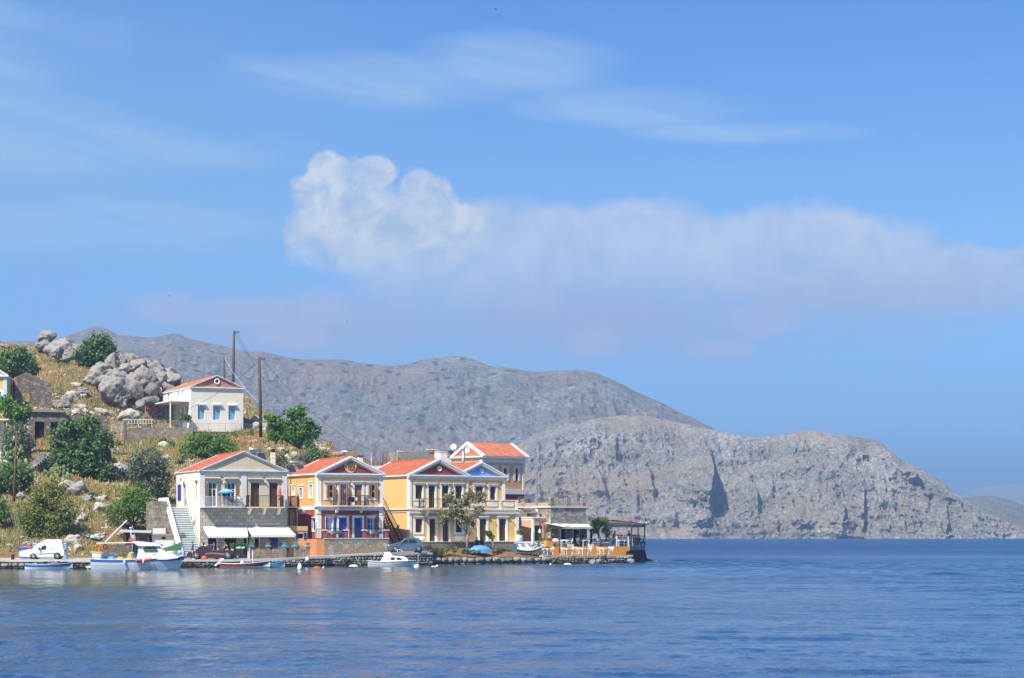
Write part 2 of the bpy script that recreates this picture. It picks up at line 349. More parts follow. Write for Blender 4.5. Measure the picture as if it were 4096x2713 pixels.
def sea_near():          # real ripples: the sum of many short waves, dying out toward the distance
    Ys = [40.0]
    while Ys[-1] < 330: Ys.append(Ys[-1]+.07+.0012*Ys[-1])
    Ys = np.array(Ys); U_ = np.linspace(-.42, .42, 1080); Yg, Ug = np.meshgrid(Ys, U_, indexing='ij'); x = Ug*Yg; y = Yg
    rg = np.random.default_rng(33); z = np.zeros_like(x); tot = 0
    for k in range(72):
        lam = .30*(8.0/.30)**(rg.random()**1.15); th = R(97)+rg.normal()*R(30); kk = 2*math.pi/lam; sl = .034*(1 if lam < 2.5 else .55); at_ = np.clip(2.2-Yg/(150*lam), 0, 1)
        z += at_*sl/kk*np.sin(kk*(x*math.cos(th)+y*math.sin(th))+rg.random()*6.28)
    pt = .75+.9*fbm(x*.018+3, y*.012, 4); hb = np.clip(1.15-(x/60+.85)+.3*fbm(x*.05, y*.02, 3), 0, 1)*np.clip((y-75+20*fbm(x*.06+5, y*.03, 3))/70, 0, 1)
    z *= np.clip(pt, .3, 1.3)*(1-.6*np.clip(hb*1.4, 0, 1))*np.clip((330-Yg)/70, 0, 1)
    n, b_ = x.shape; i = (np.arange(n-1)[:, None]*b_+np.arange(b_-1)[None, :]).ravel()
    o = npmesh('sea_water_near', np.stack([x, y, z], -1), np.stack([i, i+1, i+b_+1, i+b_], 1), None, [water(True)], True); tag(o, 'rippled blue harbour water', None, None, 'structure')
sea_near()
wb = MB(); A = [(-138.6, 330), (138.6, 330), (16.8, 40), (-16.8, 40)]
wb.poly([(-9500, 9000, 0), (-138.6, 330, 0), (-16.8, 40, 0), (-16.8, -300, 0), (-9500, -300, 0)][::-1]); wb.poly([(9500, 9000, 0), (138.6, 330, 0), (16.8, 40, 0), (16.8, -300, 0), (9500, -300, 0)]); wb.poly([(-9500, 9000, 0), (9500, 9000, 0), (138.6, 330, 0), (-138.6, 330, 0)][::-1]); wb.poly([(-16.8, -300, 0), (16.8, -300, 0), (16.8, 40, 0), (-16.8, 40, 0)])
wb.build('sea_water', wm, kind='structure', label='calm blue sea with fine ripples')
# ---- quay line: (photo column, distance, height of the edge)
QT = [(-900, 189, .80), (-300, 195, .80), (0, 198.4, .80), (450, 199.8, .78), (700, 205.7, .74), (1000, 208, .73), (1130, 209.5, .81), (1300, 212.5, 1.02), (1538, 216, 1.33), (1728, 219.6, 1.30),
      (1740, 221.8, .86), (2120, 226.2, .86), (2200, 228.4, .93), (2530, 235.1, .90)]
def Q(px):
    xs = [q[0] for q in QT]; return float(np.interp(px, xs, [q[1] for q in QT])), float(np.interp(px, xs, [q[2] for q in QT]))
# ---- hillside behind the quay: per photo column a list of (row on the photo, distance)
HC = {-900: [(2110, 218), (1950, 236), (1800, 250), (1640, 268), (1480, 296), (1370, 335)],
      0: [(2225, 210), (2110, 218), (1950, 236), (1830, 250), (1785, 258), (1700, 262), (1645, 267), (1600, 276), (1500, 296), (1378, 335)],
      150: [(2225, 211), (2115, 218), (1950, 236), (1830, 250), (1785, 258), (1700, 263), (1645, 267), (1600, 276), (1520, 292), (1385, 332)],
      300: [(2225, 211), (2120, 219), (1960, 236), (1840, 250), (1780, 260), (1680, 264), (1610, 280), (1480, 303), (1415, 325)],
      450: [(2222, 213), (2130, 220), (1980, 237), (1860, 252), (1790, 273), (1725, 277), (1640, 286), (1520, 300), (1470, 315)],
      600: [(2222, 216), (2140, 222), (2000, 238), (1870, 253), (1790, 273), (1722, 277), (1700, 286), (1590, 296), (1500, 312)],
      720: [(2222, 219), (2150, 225), (2020, 240), (1885, 254), (1795, 273), (1725, 278), (1700, 290), (1590, 305), (1530, 315)],
      850: [(2215, 223), (2150, 228), (2020, 242), (1885, 254), (1795, 273), (1740, 278), (1720, 290), (1640, 305), (1560, 318)],
      975: [(2210, 225), (2120, 232), (1960, 246), (1870, 255), (1800, 273), (1740, 279), (1650, 296), (1600, 308)],
      1090: [(2205, 227), (2100, 235), (1960, 248), (1870, 256), (1800, 265), (1750, 280), (1700, 290), (1658, 300)],
      1200: [(2200, 228), (2100, 236), (1960, 250), (1880, 257), (1830, 266), (1780, 280), (1720, 290)],
      1300: [(2195, 230), (2100, 238), (1960, 252), (1880, 258), (1840, 268), (1785, 282)],
      1390: [(2190, 231), (2100, 240), (1960, 254), (1880, 262), (1825, 275)],
      1550: [(2185, 233), (2100, 243), (1960, 256), (1880, 265), (1862, 270)],
      1750: [(2175, 238), (2100, 250), (2000, 258), (1920, 268)],
      2000: [(2168, 242), (2100, 256), (2060, 262)],
      2150: [(2168, 244), (2130, 256)], 2330: [(2200, 246), (2210, 254)], 2500: [(2215, 246), (2240, 252)], 2620: [(2262, 246), (2270, 252)]}
def roadback(px): return float(np.interp(px, [-900, 0, 450, 720, 1100, 1550, 1740, 2100, 2560], [205, 207.5, 209.5, 214, 216.5, 223, 234, 239, 242]))
GY = np.concatenate([np.arange(186, 260, .7), np.arange(260, 420, 1.4)])
HPX = sorted(HC)
def _colz(px):
    q, zt = Q(px); rb = roadback(px)
    ys = [q-.01, q+.3, rb]; zs = [zt-.35, zt-.35, zt-.2]
    for (py, Y) in HC[px]:
        z = CZ+(HOR-py)*Y/F
        if Y > ys[-1]+.3: ys.append(Y); zs.append(z)
    sl_ = .62
    ys += [ys[-1]+14, ys[-1]+60, ys[-1]+200]; zs += [zs[-1]-1.5, zs[-1]-24, -6]
    return np.interp(GY, ys, zs)
HZ = np.array([_colz(p) for p in HPX])
def _ground(px, Y):
    px = np.asarray(px, float); Y = np.asarray(Y, float)
    fi = np.interp(px, HPX, np.arange(len(HPX))); gi = np.interp(Y, GY, np.arange(len(GY)))
    a = np.clip(fi.astype(int), 0, len(HPX)-2); b = np.clip(gi.astype(int), 0, len(GY)-2); fa = fi-a; fa = fa*fa*(3-2*fa); fb = gi-b
    return (HZ[a, b]*(1-fa)*(1-fb)+HZ[a+1, b]*fa*(1-fb)+HZ[a, b+1]*(1-fa)*fb+HZ[a+1, b+1]*fa*fb)
def _rough(x, y, px, Y):
    am = np.clip((Y-np.interp(px, HPX, [roadback(p) for p in HPX])-1)/8, 0, 1)*np.clip((1650-px)/200, 0, 1)
    am = am*(1-.75*np.exp(-((px-600)/330.)**2-((Y-276)/9.)**2))*(1-.75*np.exp(-((px-130)/170.)**2-((Y-260)/9.)**2))
    return am*(fbm(x*.16, y*.16, 5)*1.1+np.maximum(0, fbm(x*.5+9, y*.5, 4, .6))*.8)
def gz(x, y):
    x = np.asarray(x, float); y = np.asarray(y, float); px = 2048+F*x/y
    return _ground(px, y)+_rough(x, y, px, y)
def surfY(px, py, Y0=200, Y1=345):          # where the ground seen at this photo point lies
    Ys = np.arange(max(Y0, Q(px)[0]), Y1, .25); z = gz((px-2048)/F*Ys, Ys); p = HOR-(z-CZ)*F/Ys
    k = np.nonzero(p <= py)[0]
    return float(Ys[k[0]]) if len(k) else float(Ys[np.argmin(p)])
def hill_mesh():
    pxs = np.concatenate([np.arange(-900, 2480, 9.0), [2480]]); Ys = np.concatenate([np.arange(196, 330, .42), np.arange(330, 420, 2.5)])
    P_, Y_ = np.meshgrid(pxs, Ys, indexing='ij')
    Yq = np.maximum(Y_, np.interp(P_, [q[0] for q in QT], [q[1] for q in QT])+.05)
    x = (P_-2048)/F*Yq; z = gz(x, Yq); V_ = np.stack([x, Yq, z], -1).reshape(-1, 3)
    a, b = len(pxs), len(Ys); i = (np.arange(a-1)[:, None]*b+np.arange(b-1)[None, :]).ravel()
    Fc = np.stack([i, i+b, i+b+1, i+1], 1)
    yq = Yq.reshape(-1); keep = ~((np.abs(yq[Fc[:, 0]]-yq[Fc[:, 3]]) < 1e-4) & (np.abs(yq[Fc[:, 1]]-yq[Fc[:, 2]]) < 1e-4))
    return V_, Fc[keep]
def groundmat():
    m, t, b = mk('dry_hillside_earth'); o = ocoord(t)
    n = t.noise(o, .28, 6, .62, .4); n2 = t.noise(o, 2.2, 5, .7)
    f = t.m('ADD', t.m('MULTIPLY', n, .6), t.m('MULTIPLY', n2, .4))
    cc = t.ramp(f, [(.32, (.075, .07, .03)), (.42, (.19, .14, .06)), (.5, (.30, .205, .085)), (.58, (.27, .14, .06)), (.68, (.33, .27, .17)), (.78, (.42, .39, .34))])
    t.l.new(cc, b.inputs['Base Color']); b.inputs['Roughness'].default_value = 1; b.inputs['Specular IOR Level'].default_value = .1
    bump(t, b, t.noise(o, 3.5, 7, .75), 1.0, .35); return m
gm = groundmat()
hv, hf = hill_mesh(); npmesh('hillside_ground', hv, hf, None, [gm], True)
tag(bpy.data.objects['hillside_ground'], 'dry grassy hillside of ochre earth rising behind the quay', None, None, 'structure')
# ---- quay road and quay edge
concrete = mat('road_concrete', (.40, .37, .33), .9, .16, .6, bmp=.3, dirt=.2)
coping = mat('quay_coping', (.56, .53, .47), .85, .15, 1.2, bmp=.4, bscale=9)
def strip(name, m, px0, px1, off0, off1, dz, step=20, **kw):
    V_, Fc = [], []; pxs = list(np.arange(px0, px1, step))+[px1]
    for p in pxs:
        q, z = Q(p)
        for o_, d_ in ((off0, dz[0]), (off1(p, q) if callable(off1) else off1, dz[1])):
            V_.append(((p-2048)/F*(q+o_), q+o_, z+d_))
    for k in range(len(pxs)-1): Fc.append((2*k, 2*k+2, 2*k+3, 2*k+1))
    o = npmesh(name, V_, Fc, None, [m]); return tag(o, **kw)
strip('quay_road', concrete, -900, 1740, .25, lambda p, q: roadback(p)+1-q, (.01, .10), kind='structure', label='pale concrete road along the top of the quay')
def bank():
    V_, Fc = [], []; pxs = np.arange(1728, 2212, 6.0); offs = [.15, .6, 1.2, 2, 2.8, 3.6, 4.4, 5.5, 7, 9, 14]
    for p in pxs:
        q, z = Q(p); hb = float(np.interp(p, [1728, 1745, 1960, 2060, 2150, 2212], [1.3, 1.75, 1.8, 1.35, 1.1, 1.0]))
        for k, o_ in enumerate(offs):
            f = min(1, max(0, (o_-.5)/3.6)); f = f*f*(3-2*f); x = (p-2048)/F*(q+o_); n_ = .16*float(fbm(np.array(x*1.1), np.array((q+o_)*1.1), 4))*(1 if 0 < k < 8 else .2)
            V_.append((x, q+o_, .80+(hb-.80)*f+n_))
    n = len(offs)
    for i in range(len(pxs)-1):
        for j in range(n-1): a = i*n+j; Fc.append((a, a+n, a+n+1, a+1))
    o = npmesh('earth_bank', V_, Fc, None, [gm], True); tag(o, 'dry earth bank sloping from the road down to the big boulder wall', None, None, 'structure')
bank()
# rough stone face of the quay, modelled as courses of individual bulging stones
def stonewall(name, px0, px1, h0, size, m, depth=.28, top=None, jitter=.5, seed=1, parent=None, Yf=None, squash=.62, coursed=False, **kw):
    rg = random.Random(seed); mb = MB(); q0, z0 = (Yf or Q)(px0); q1, z1 = (Yf or Q)(px1)
    P0 = Vector(((px0-2048)/F*q0, q0, 0)); pts = []; n = max(2, int(abs(px1-px0)/25))
    for k in range(n+1):
        p = px0+(px1-px0)*k/n; q, z = (Yf or Q)(p); pts.append((Vector(((p-2048)/F*q, q, 0)), z if top is None else top(p)))
    L = 0; seg = []
    for (a, za), (b, zb) in zip(pts[:-1], pts[1:]): seg.append((L, L+(b-a).length, a, b, za, zb)); L += (b-a).length
    def at(s_):
        for (s0, s1, a, b, za, zb) in seg:
            if s_ <= s1 or seg[-1][1] == s1:
                f = (s_-s0)/(s1-s0); d = (b-a).normalized(); return a+(b-a)*f, d, za+(zb-za)*f
    zmax = max(z for _, z in pts); row = 0; z = h0
    while z < zmax:
        h = size*squash*rg.uniform(.75, 1.3); s_ = -rg.uniform(0, size)
        while s_ < L:
            wd = size*rg.uniform(.6, 1.6); cx = s_+wd/2
            if 0 <= cx <= L:
                p, d, zt = at(cx); n_ = Vector((d.y, -d.x, 0)); hh = h*rg.uniform(.8, 1.1); zc = z+hh/2+rg.uniform(-.05, .05)*size
                if zc-h*.2 < zt:
                    hh = min(hh, 2*(zt-zc)) if zc+hh/2 > zt else hh
                    c = p+Vector((0, 0, zc))+n_*(-depth*.35+rg.uniform(0, .1)*jitter)
                    i0 = len(mb.v); k = 3 if size < .7 else 4; N = 8
                    for a in range(k+1):
                        th_ = math.pi*(.5*a/k); rr = math.sin(th_)**.55 if a else 0
                        for j in range(N):
                            ph = 2*math.pi*j/N; cx_, sy_ = math.cos(ph), math.sin(ph); mm = max(abs(cx_), abs(sy_))**.65; jj = 1+rg.uniform(-.13, .13)*jitter
                            mb.v.append(tuple(c+d*(wd*.49*rr*cx_/mm*jj)+Vector((0, 0, 1))*(hh*.5*rr*sy_/mm*jj)+n_*(depth*math.cos(th_)*(1+rg.uniform(-.2, .2)*jitter))))
                    for a in range(k):
                        for j in range(N):
                            q = (j+1) % N; mb.f.append((i0+a*N+j, i0+(a+1)*N+j, i0+(a+1)*N+q, i0+a*N+q)); mb.mi.append(0); mb.sm.append(size > .7)
            s_ += wd
        z += h; row += 1
    # mortar / backing sheet
    for (s0, s1, a, b, za, zb) in seg:
        d = (b-a).normalized(); n_ = Vector((d.y, -d.x, 0))*(-.05); mb.poly([a+n_+Vector((0, 0, h0-.3)), b+n_+Vector((0, 0, h0-.3)), b+n_+Vector((0, 0, zb-.02)), a+n_+Vector((0, 0, za-.02))], 1)
    o = mb.build(name, [m, MC['wall_mortar']], parent)
    return tag(o, **kw)
mat('wall_mortar', (.13, .115, .095), .95, .3, 3, bmp=.5)
def quaystone(name, c, wet=True):
    m, t, b = mk(name); g = t.add('ShaderNodeNewGeometry'); o = g.outputs['Position']
    cc = t.ramp(g.outputs['Random Per Island'], [(0, tuple(x*.55 for x in c)), (.5, c), (1, tuple(min(1, x*1.45) for x in c))])
    cc = t.mix(t.noise(o, 4, 6, .7), t.mix(1, cc, (.5, .48, .45), 'MULTIPLY'), cc)
    if wet:      # tide line: dark weed and wet stone near the water
        s_ = t.add('ShaderNodeSeparateXYZ', None, Vector=o); zz_ = t.m('ADD', s_.outputs[2], t.m('MULTIPLY', t.m('SUBTRACT', t.noise(o, 1.5, 4), .5), .35))
        cc = t.mix(t.ramp(zz_, [(.05, 1), (.34, 0)]), cc, (.028, .026, .016))
    t.l.new(cc, b.inputs['Base Color']); b.inputs['Roughness'].default_value = .9; b.inputs['Specular IOR Level'].default_value = .2
    bump(t, b, t.noise(o, 6, 6, .75), .8, .08); MC[name] = m; return m
qs = quaystone('quay_stone_grey', (.34, .32, .28)); qsw = quaystone('quay_stone_warm', (.42, .36, .27)); qsd = quaystone('weathered_stone_dark', (.22, .20, .17))
stonewall('quay_wall', -500, 280, -.3, .46, qsw, top=lambda p: .62, seed=3, label='low pale rubble quay wall under the white van', cat='quay wall')
stonewall('quay_wall', 280, 800, -.3, .34, qsd, top=lambda p: .6, seed=4, label='dark rubble quay wall behind the fishing boat', cat='quay wall')
stonewall('quay_wall', 800, 1728, -.3, .34, qs, top=lambda p: Q(p)[1]-.16, seed=5, label='grey rubble quay wall with hanging tyres below the red and orange house', cat='quay wall')
stonewall('quay_wall', 1740, 2190, -.35, .78, qs, depth=.42, top=lambda p: .80, seed=6, jitter=.8, label='quay wall of big rounded grey boulders below the young tree', cat='quay wall')
stonewall('quay_wall', 2190, 2524, -.3, .42, qsw, depth=.3, top=lambda p: .84, seed=8, jitter=.9, label='rough stone wall under the lower row of white cafe tables', cat='quay wall')
def cope(px0, px1, wd, th_, m, **kw):
    mb = MB(); pxs = list(np.linspace(px0, px1, max(2, int((px1-px0)/30))))
    for a, b in zip(pxs[:-1], pxs[1:]):
        (qa, za), (qb, zb) = Q(a), Q(b); A = Vector(((a-2048)/F*qa, qa, za)); B = Vector(((b-2048)/F*qb, qb, zb)); d = (B-A).normalized(); n_ = Vector((-d.y, d.x, 0))
        mb.hexa([A-n_*.12-Vector((0, 0, th_)), B-n_*.12-Vector((0, 0, th_)), B+n_*wd-Vector((0, 0, th_)), A+n_*wd-Vector((0, 0, th_))], [A-n_*.12+Vector((0, 0, .03)), B-n_*.12+Vector((0, 0, .03)), B+n_*wd+Vector((0, 0, .03)), A+n_*wd+Vector((0, 0, .03))])
    return mb.build('quay_edge', m, **kw)
cope(-900, 1728, .4, .17, coping, kind='structure', label='pale concrete edge of the quay')
cope(2170, 2530, .5, .14, mat('terrace_edge_paint', (.62, .45, .26), .8, .2, 1.5, bmp=.3), kind='structure', label='painted edge of the lower cafe terrace')
# step in the wall where the quay road ends
(qa, za), (qb, zb) = Q(1728), Q(1741)
mb = MB(); A = Vector((X_(1728, qa), qa, 0)); B = Vector((X_(1741, qb+1.5), qb+1.5, 0)); mb.hexa([A+Vector((0, 0, -.4)), B+Vector((0, 0, -.4)), B+Vector((-1, .6, -.4)), A+Vector((-1, .6, -.4))], [A+Vector((0, 0, 1.29)), B+Vector((0, 0, 1.29)), B+Vector((-1, .6, 1.29)), A+Vector((-1, .6, 1.29))])
mb.build('quay_corner', qs, kind='structure', label='stone corner where the raised quay ends')
# ---- far mountains
def rockslope(name, c, shrub, warm, sc_=1.0, shr=.58, soil=.5):
    m, t, b = mk(name); o = t.add('ShaderNodeNewGeometry').outputs['Position']
    n1 = t.noise(o, .018*sc_, 7, .65, .3); n2 = t.noise(o, .22*sc_, 6, .75)
    f = t.m('ADD', t.m('MULTIPLY', n1, .3), t.m('MULTIPLY', n2, .7))
    cc = t.ramp(f, [(.36, tuple(x*.30 for x in c)), (.45, tuple(x*.7 for x in c)), (.52, c), (.61, tuple(min(1, x*1.75) for x in c))])
    cc = t.mix(t.m('MULTIPLY', t.ramp(t.noise(o, .007*sc_, 6, .65, .6), [(.46, 0), (.60, 1)]), soil), cc, warm)
    s_ = t.add('ShaderNodeSeparateXYZ', None, Vector=o)
    v = t.add('ShaderNodeTexVoronoi', dict(feature='F1'), Scale=.055*sc_, Randomness=1.0); t.l.new(t.comb(s_.outputs[0], t.m('MULTIPLY', s_.outputs[1], .7), t.m('MULTIPLY', s_.outputs[2], 1.6)), v.inputs['Vector'])
    rc = t.add('ShaderNodeSeparateColor', None, Color=v.outputs['Color'])
    hi = t.ramp(t.m('ADD', t.m('DIVIDE', s_.outputs[2], 200.0), t.m('MULTIPLY', t.noise(o, .006, 4), .5)), [(.3, .0), (.75, 1)])
    dot = t.m('LESS_THAN', t.m('ADD', v.outputs['Distance'], t.m('MULTIPLY', t.noise(o, .5, 3), .3)), t.m('MULTIPLY', t.m('GREATER_THAN', rc.outputs[0], shr), t.m('ADD', .13, t.m('MULTIPLY', hi, .24))))
    cc = t.mix(t.m('MULTIPLY', dot, .8), cc, shrub)
    t.l.new(cc, b.inputs['Base Color']); b.inputs['Roughness'].default_value = 1; b.inputs['Specular IOR Level'].default_value = .05
    bump(t, b, t.noise(o, .11*sc_, 8, .75), 1.0, 7.0/sc_); return m
def ridge(name, crest, Yc, Yb, m, label, nx=700, nt=170, amp=12, gul=10, back=400, prof=1.0, feats=(), scale=1.0, seed=0, px_pad=0, crest_amp=1.5):
    cp = np.array([c[0] for c in crest], float)*1.7305; cy = np.array([c[1] for c in crest], float)*1.7305
    pxs = np.linspace(cp[0], cp[-1], nx); pyc = np.interp(pxs, cp, cy)
    k = np.ones(5)/5; pyc = np.convolve(np.pad(pyc, 2, 'edge'), k, 'valid')
    t_ = np.concatenate([np.linspace(0, 1, nt), 1+np.linspace(.04, 1, 25)])
    P_, T_ = np.meshgrid(pxs, t_, indexing='ij'); PY = np.repeat(pyc[:, None], len(t_), 1)
    tc_ = np.clip(T_, 0, 1); base = np.clip(2160-PY, 0, None)
    yc = Yc(pxs)[:, None] if callable(Yc) else Yc; yb = Yb(pxs)[:, None] if callable(Yb) else Yb
    Y = yb+(yc-yb)*tc_+np.clip(T_-1, 0, 1)*back
    zc = CZ+(HOR-PY)*yc/F
    z = -3+(zc+3)*(tc_**prof)
    z = np.where(T_ > 1, zc-(T_-1)**1.3*(zc+30)*.9, z)
    X = (P_-2048)/F*(yb+(yc-yb)*tc_)
    mk_ = np.clip(tc_*6, 0, 1)*np.clip((1.02-tc_)*5, .12, 1)
    s = scale
    n1 = fbm(X/(160*s)+seed, z/(190*s)+Y/(400*s), 6, .55)
    g1 = fbm(X/(55*s)+.35*z/(55*s)+seed*3, z/(230*s)+Y/(900*s), 6, .55, True)
    g2 = fbm(X/(14*s)+seed, z/(22*s)+Y/(60*s), 4, .6, True)
    g3 = fbm(X/(5*s)+7, z/(7*s)+Y/(20*s), 3, .6)
    dY = -(n1*amp*2.4+g1*gul*1.25+g2*gul*.5+g3*gul*.16)*mk_
    for (fx, y0, y1, wl, wr, pr) in feats:      # buttresses: gentle on the sunny left, sheer on the right
        fx, y0, y1, wl, wr = [q*1.7305 for q in (fx, y0, y1, wl, wr)]
        zy0 = CZ+(HOR-y0)*1450/F; zy1 = CZ+(HOR-y1)*1450/F
        zc_ = (zy0+zy1)/2; zh = (zy0-zy1)/2
        wob = fbm(z/25+fx, z*0+fx, 4)*wr*1.1+(z-zc_)*-.35
        d = P_-fx-wob; sh = np.where(d < 0, np.clip(1+d/wl, 0, 1)**1.6, np.clip(1-d/wr, 0, 1))
        q_ = (z-zc_)/zh; env = np.where(q_ > 0, np.clip((1.25-q_)*1.2, 0, 1), np.clip(1+q_*.75, 0, 1)**1.2)*(1+.35*fbm(z/12+fx, X/30, 3))
        dY -= pr*sh*env
    z = z+(fbm(X/(70*s)+5+seed, Y/(70*s), 6, .58)*amp*.5+g2*amp*.16+g3*amp*.09)*mk_+(fbm(X/(30*s), Y/(30*s)+3, 4, .6)*crest_amp)*(tc_ >= .97)
    Y = Y+dY; V_ = np.stack([X, Y, z], -1).reshape(-1, 3); b = len(t_)
    i = (np.arange(nx-1)[:, None]*b+np.arange(b-1)[None, :]).ravel()
    o = npmesh(name, V_, np.stack([i, i+b, i+b+1, i+1], 1), None, [m], True)
    return tag(o, label, None, None, 'structure')
mA = rockslope('far_slope', (.25, .24, .215), (.035, .05, .028), (.32, .21, .14), 1.0, .12, .55)
mB = rockslope('cliff_rock', (.30, .285, .26), (.05, .065, .035), (.37, .28, .19), 1.6, .42, .55)
mCc = rockslope('scrub_slope', (.20, .20, .15), (.04, .055, .03), (.25, .18, .12), 1.3, .05, .3)
mD = mat('distant_hill', (.2, .21, .2), 1, .1, .002)
ridge('mountain', [(-120, 800), (0, 792), (60, 789), (110, 786), (160, 775), (190, 765), (215, 755), (235, 758), (270, 775), (340, 780), (375, 779), (400, 774), (420, 776), (450, 787), (500, 797), (540, 806), (575, 813), (600, 811), (630, 817), (665, 827), (700, 832), (760, 832), (790, 829), (830, 836), (870, 841), (905, 844), (940, 841), (970, 833), (1000, 828), (1050, 825), (1085, 827), (1110, 836), (1130, 845), (1180, 850), (1240, 860), (1290, 857), (1330, 853), (1370, 858), (1410, 873), (1440, 888), (1470, 905), (1530, 935), (1590, 965), (1640, 988), (1700, 1010), (1790, 1050), (1900, 1120), (2000, 1200)],
      2300, 1650, mA, 'grey scrub dotted mountain ridge across the bay', 900, 200, amp=16, gul=16, scale=1.6, seed=1, crest_amp=2.5)
ridge('headland', [(1120, 1080), (1160, 1055), (1190, 1035), (1240, 1003), (1300, 985), (1370, 970), (1440, 961), (1500, 962), (1540, 972), (1600, 982), (1640, 990), (1690, 1003), (1740, 1012), (1775, 1010), (1800, 1007), (1840, 998), (1885, 996), (1905, 1001), (1925, 1006), (1960, 1009), (2020, 1017), (2040, 1027), (2065, 1047), (2090, 1070), (2120, 1082), (2150, 1100), (2180, 1118), (2200, 1138), (2230, 1155), (2270, 1180), (2320, 1204), (2367, 1226), (2420, 1240), (2480, 1250)],
      lambda p: np.interp(p, [1940, 2500, 3700, 4300], [1660, 1640, 1560, 1500]), lambda p: np.interp(p, [1940, 3000, 4300], [1400, 1400, 1440]), mB, 'rocky grey headland with shadowed cliffs falling into the sea', 1500, 340, amp=11, gul=15, scale=.9, seed=4, back=250, crest_amp=1.2,
      feats=[(1632, 1035, 1185, 120, 20, 92), (1500, 1080, 1150, 55, 10, 24), (1398, 1090, 1165, 60, 10, 20), (1735, 1098, 1195, 55, 12, 30), (1778, 1100, 1150, 25, 8, 15), (1932, 1150, 1245, 60, 14, 15), (1985, 1110, 1240, 45, 10, 13), (1560, 1180, 1215, 50, 10, 14), (2110, 1072, 1110, 60, 12, 24), (2180, 1170, 1240, 40, 10, 9), (1420, 1000, 1060, 30, 8, 10), (1470, 1120, 1200, 30, 8, 10)])
ridge('hill', [(2120, 1200), (2160, 1175), (2190, 1155), (2225, 1150), (2260, 1147), (2290, 1146), (2330, 1154), (2367, 1168), (2430, 1190), (2520, 1240)], 2500, 2100, mCc, 'low green scrub hill behind the right end of the headland', 200, 80, amp=8, gul=6, scale=1.5, seed=9)
ridge('distant_hill', [(2080, 1225), (2140, 1185), (2210, 1150), (2250, 1133), (2300, 1121), (2340, 1116), (2400, 1117), (2520, 1140), (2600, 1170)], 6200, 5600, mD, 'faint blue hill on the horizon at the far right', 120, 30, amp=10, gul=5, scale=4, seed=12)
# ---- air
def haze():
    m = bpy.data.materials.new('haze_air'); m.use_nodes = True; t = NT(m.node_tree); t.n.clear()
    pv = t.add('ShaderNodeVolumePrincipled', None, Color=(.40, .66, 1.0, 1), Density=.00027, Anisotropy=.2)
    o = t.add('ShaderNodeOutputMaterial'); t.l.new(pv.outputs[0], o.inputs['Volume'])
    mb = MB(); mb.box(-9800, 9800, -400, 9200, -40, 262); return mb.build('haze', m, kind='stuff', label='thin blue summer haze over the bay')
haze()
# ================================================================ BUILDINGS
white = wallmat('white_paint', (.80, .78, .74), .2); offwhite = wallmat('offwhite_paint', (.72, .70, .64), .2); greyblue = wallmat('pale_grey_paint', (.64, .63, .60), .3)
cream = wallmat('cream_plaster', (.78, .70, .54), .6); beige = wallmat('beige_plaster', (.60, .50, .35), .25); orange = wallmat('orange_plaster', (.74, .40, .15), .35)
redp = wallmat('brick_red_plaster', (.36, .085, .06), .25); yellow = wallmat('yellow_plaster', (.74, .48, .17), .3); burg = wallmat('burgundy_plaster', (.24, .05, .045), .15)
skyb = wallmat('sky_blue_plaster', (.16, .32, .74), .1); salmon = wallmat('salmon_plaster', (.74, .38, .20), .25); coral = wallmat('coral_plaster', (.70, .18, .10), .15)
rose = wallmat('dusty_rose_plaster', (.44, .22, .17), .1); warmwhite = wallmat('warm_white_plaster', (.66, .62, .55), .15); apricot = wallmat('apricot_plaster', (.66, .42, .20), .3)
wood = mat('brown_shutter_wood', (.085, .042, .022), .6, .3, 4, bmp=.3); wood2 = mat('tan_shutter_wood', (.30, .15, .06), .6, .25, 4); blue = mat('cobalt_painted_wood', (.02, .055, .36), .5, .15, 3)
lblue = mat('light_blue_shutter', (.20, .42, .58), .6, .1, 3); whitewood = mat('white_window_wood', (.78, .78, .76), .5, .05, 3); curtain = mat('net_curtain', (.45, .45, .47), .9, .15, 6)
iron = mat('black_iron', (.03, .026, .024), .6, .3, 5); steel = mat('grey_steel_rail', (.34, .35, .36), .4, .1, 5, metal=.5); rustiron = mat('rusty_iron', (.13, .06, .035), .9, .4, 6)
tile = tiles('red_roof_tiles', (.48, .115, .045)); tile2 = tiles('orange_roof_tiles', (.54, .17, .085)); ash = ashlar('ashlar_blocks', (.52, .48, .41), (.24, .22, .19))
rub = stone('rubble_wall', (.42, .375, .31), 2.4, .07, warm=(.36, .22, .12)); flag = stone('flagstone_cladding', (.36, .34, .26), 1.7, .045, (.22, .20, .16), stretch=1.0, warm=(.42, .28, .15))
darkst = stone('dark_ruin_stone', (.31, .28, .24), 2.2, .08, (.10, .09, .07), warm=(.28, .17, .10)); towst = stone('tower_stone', (.33, .32, .30), 2.0, .05, (.15, .145, .13))
block = stone('concrete_block', (.36, .34, .28), 3.2, .03, (.26, .24, .2), .12, 1.5, .4); canvas = mat('white_awning_canvas', (.80, .76, .67), .85, .05, 2)
chrome = mat('galvanised_metal', (.5, .52, .54), .35, .15, 5, metal=.8); solar = mat('solar_glass', (.02, .028, .05), .12, .1, 2, spec=.8)
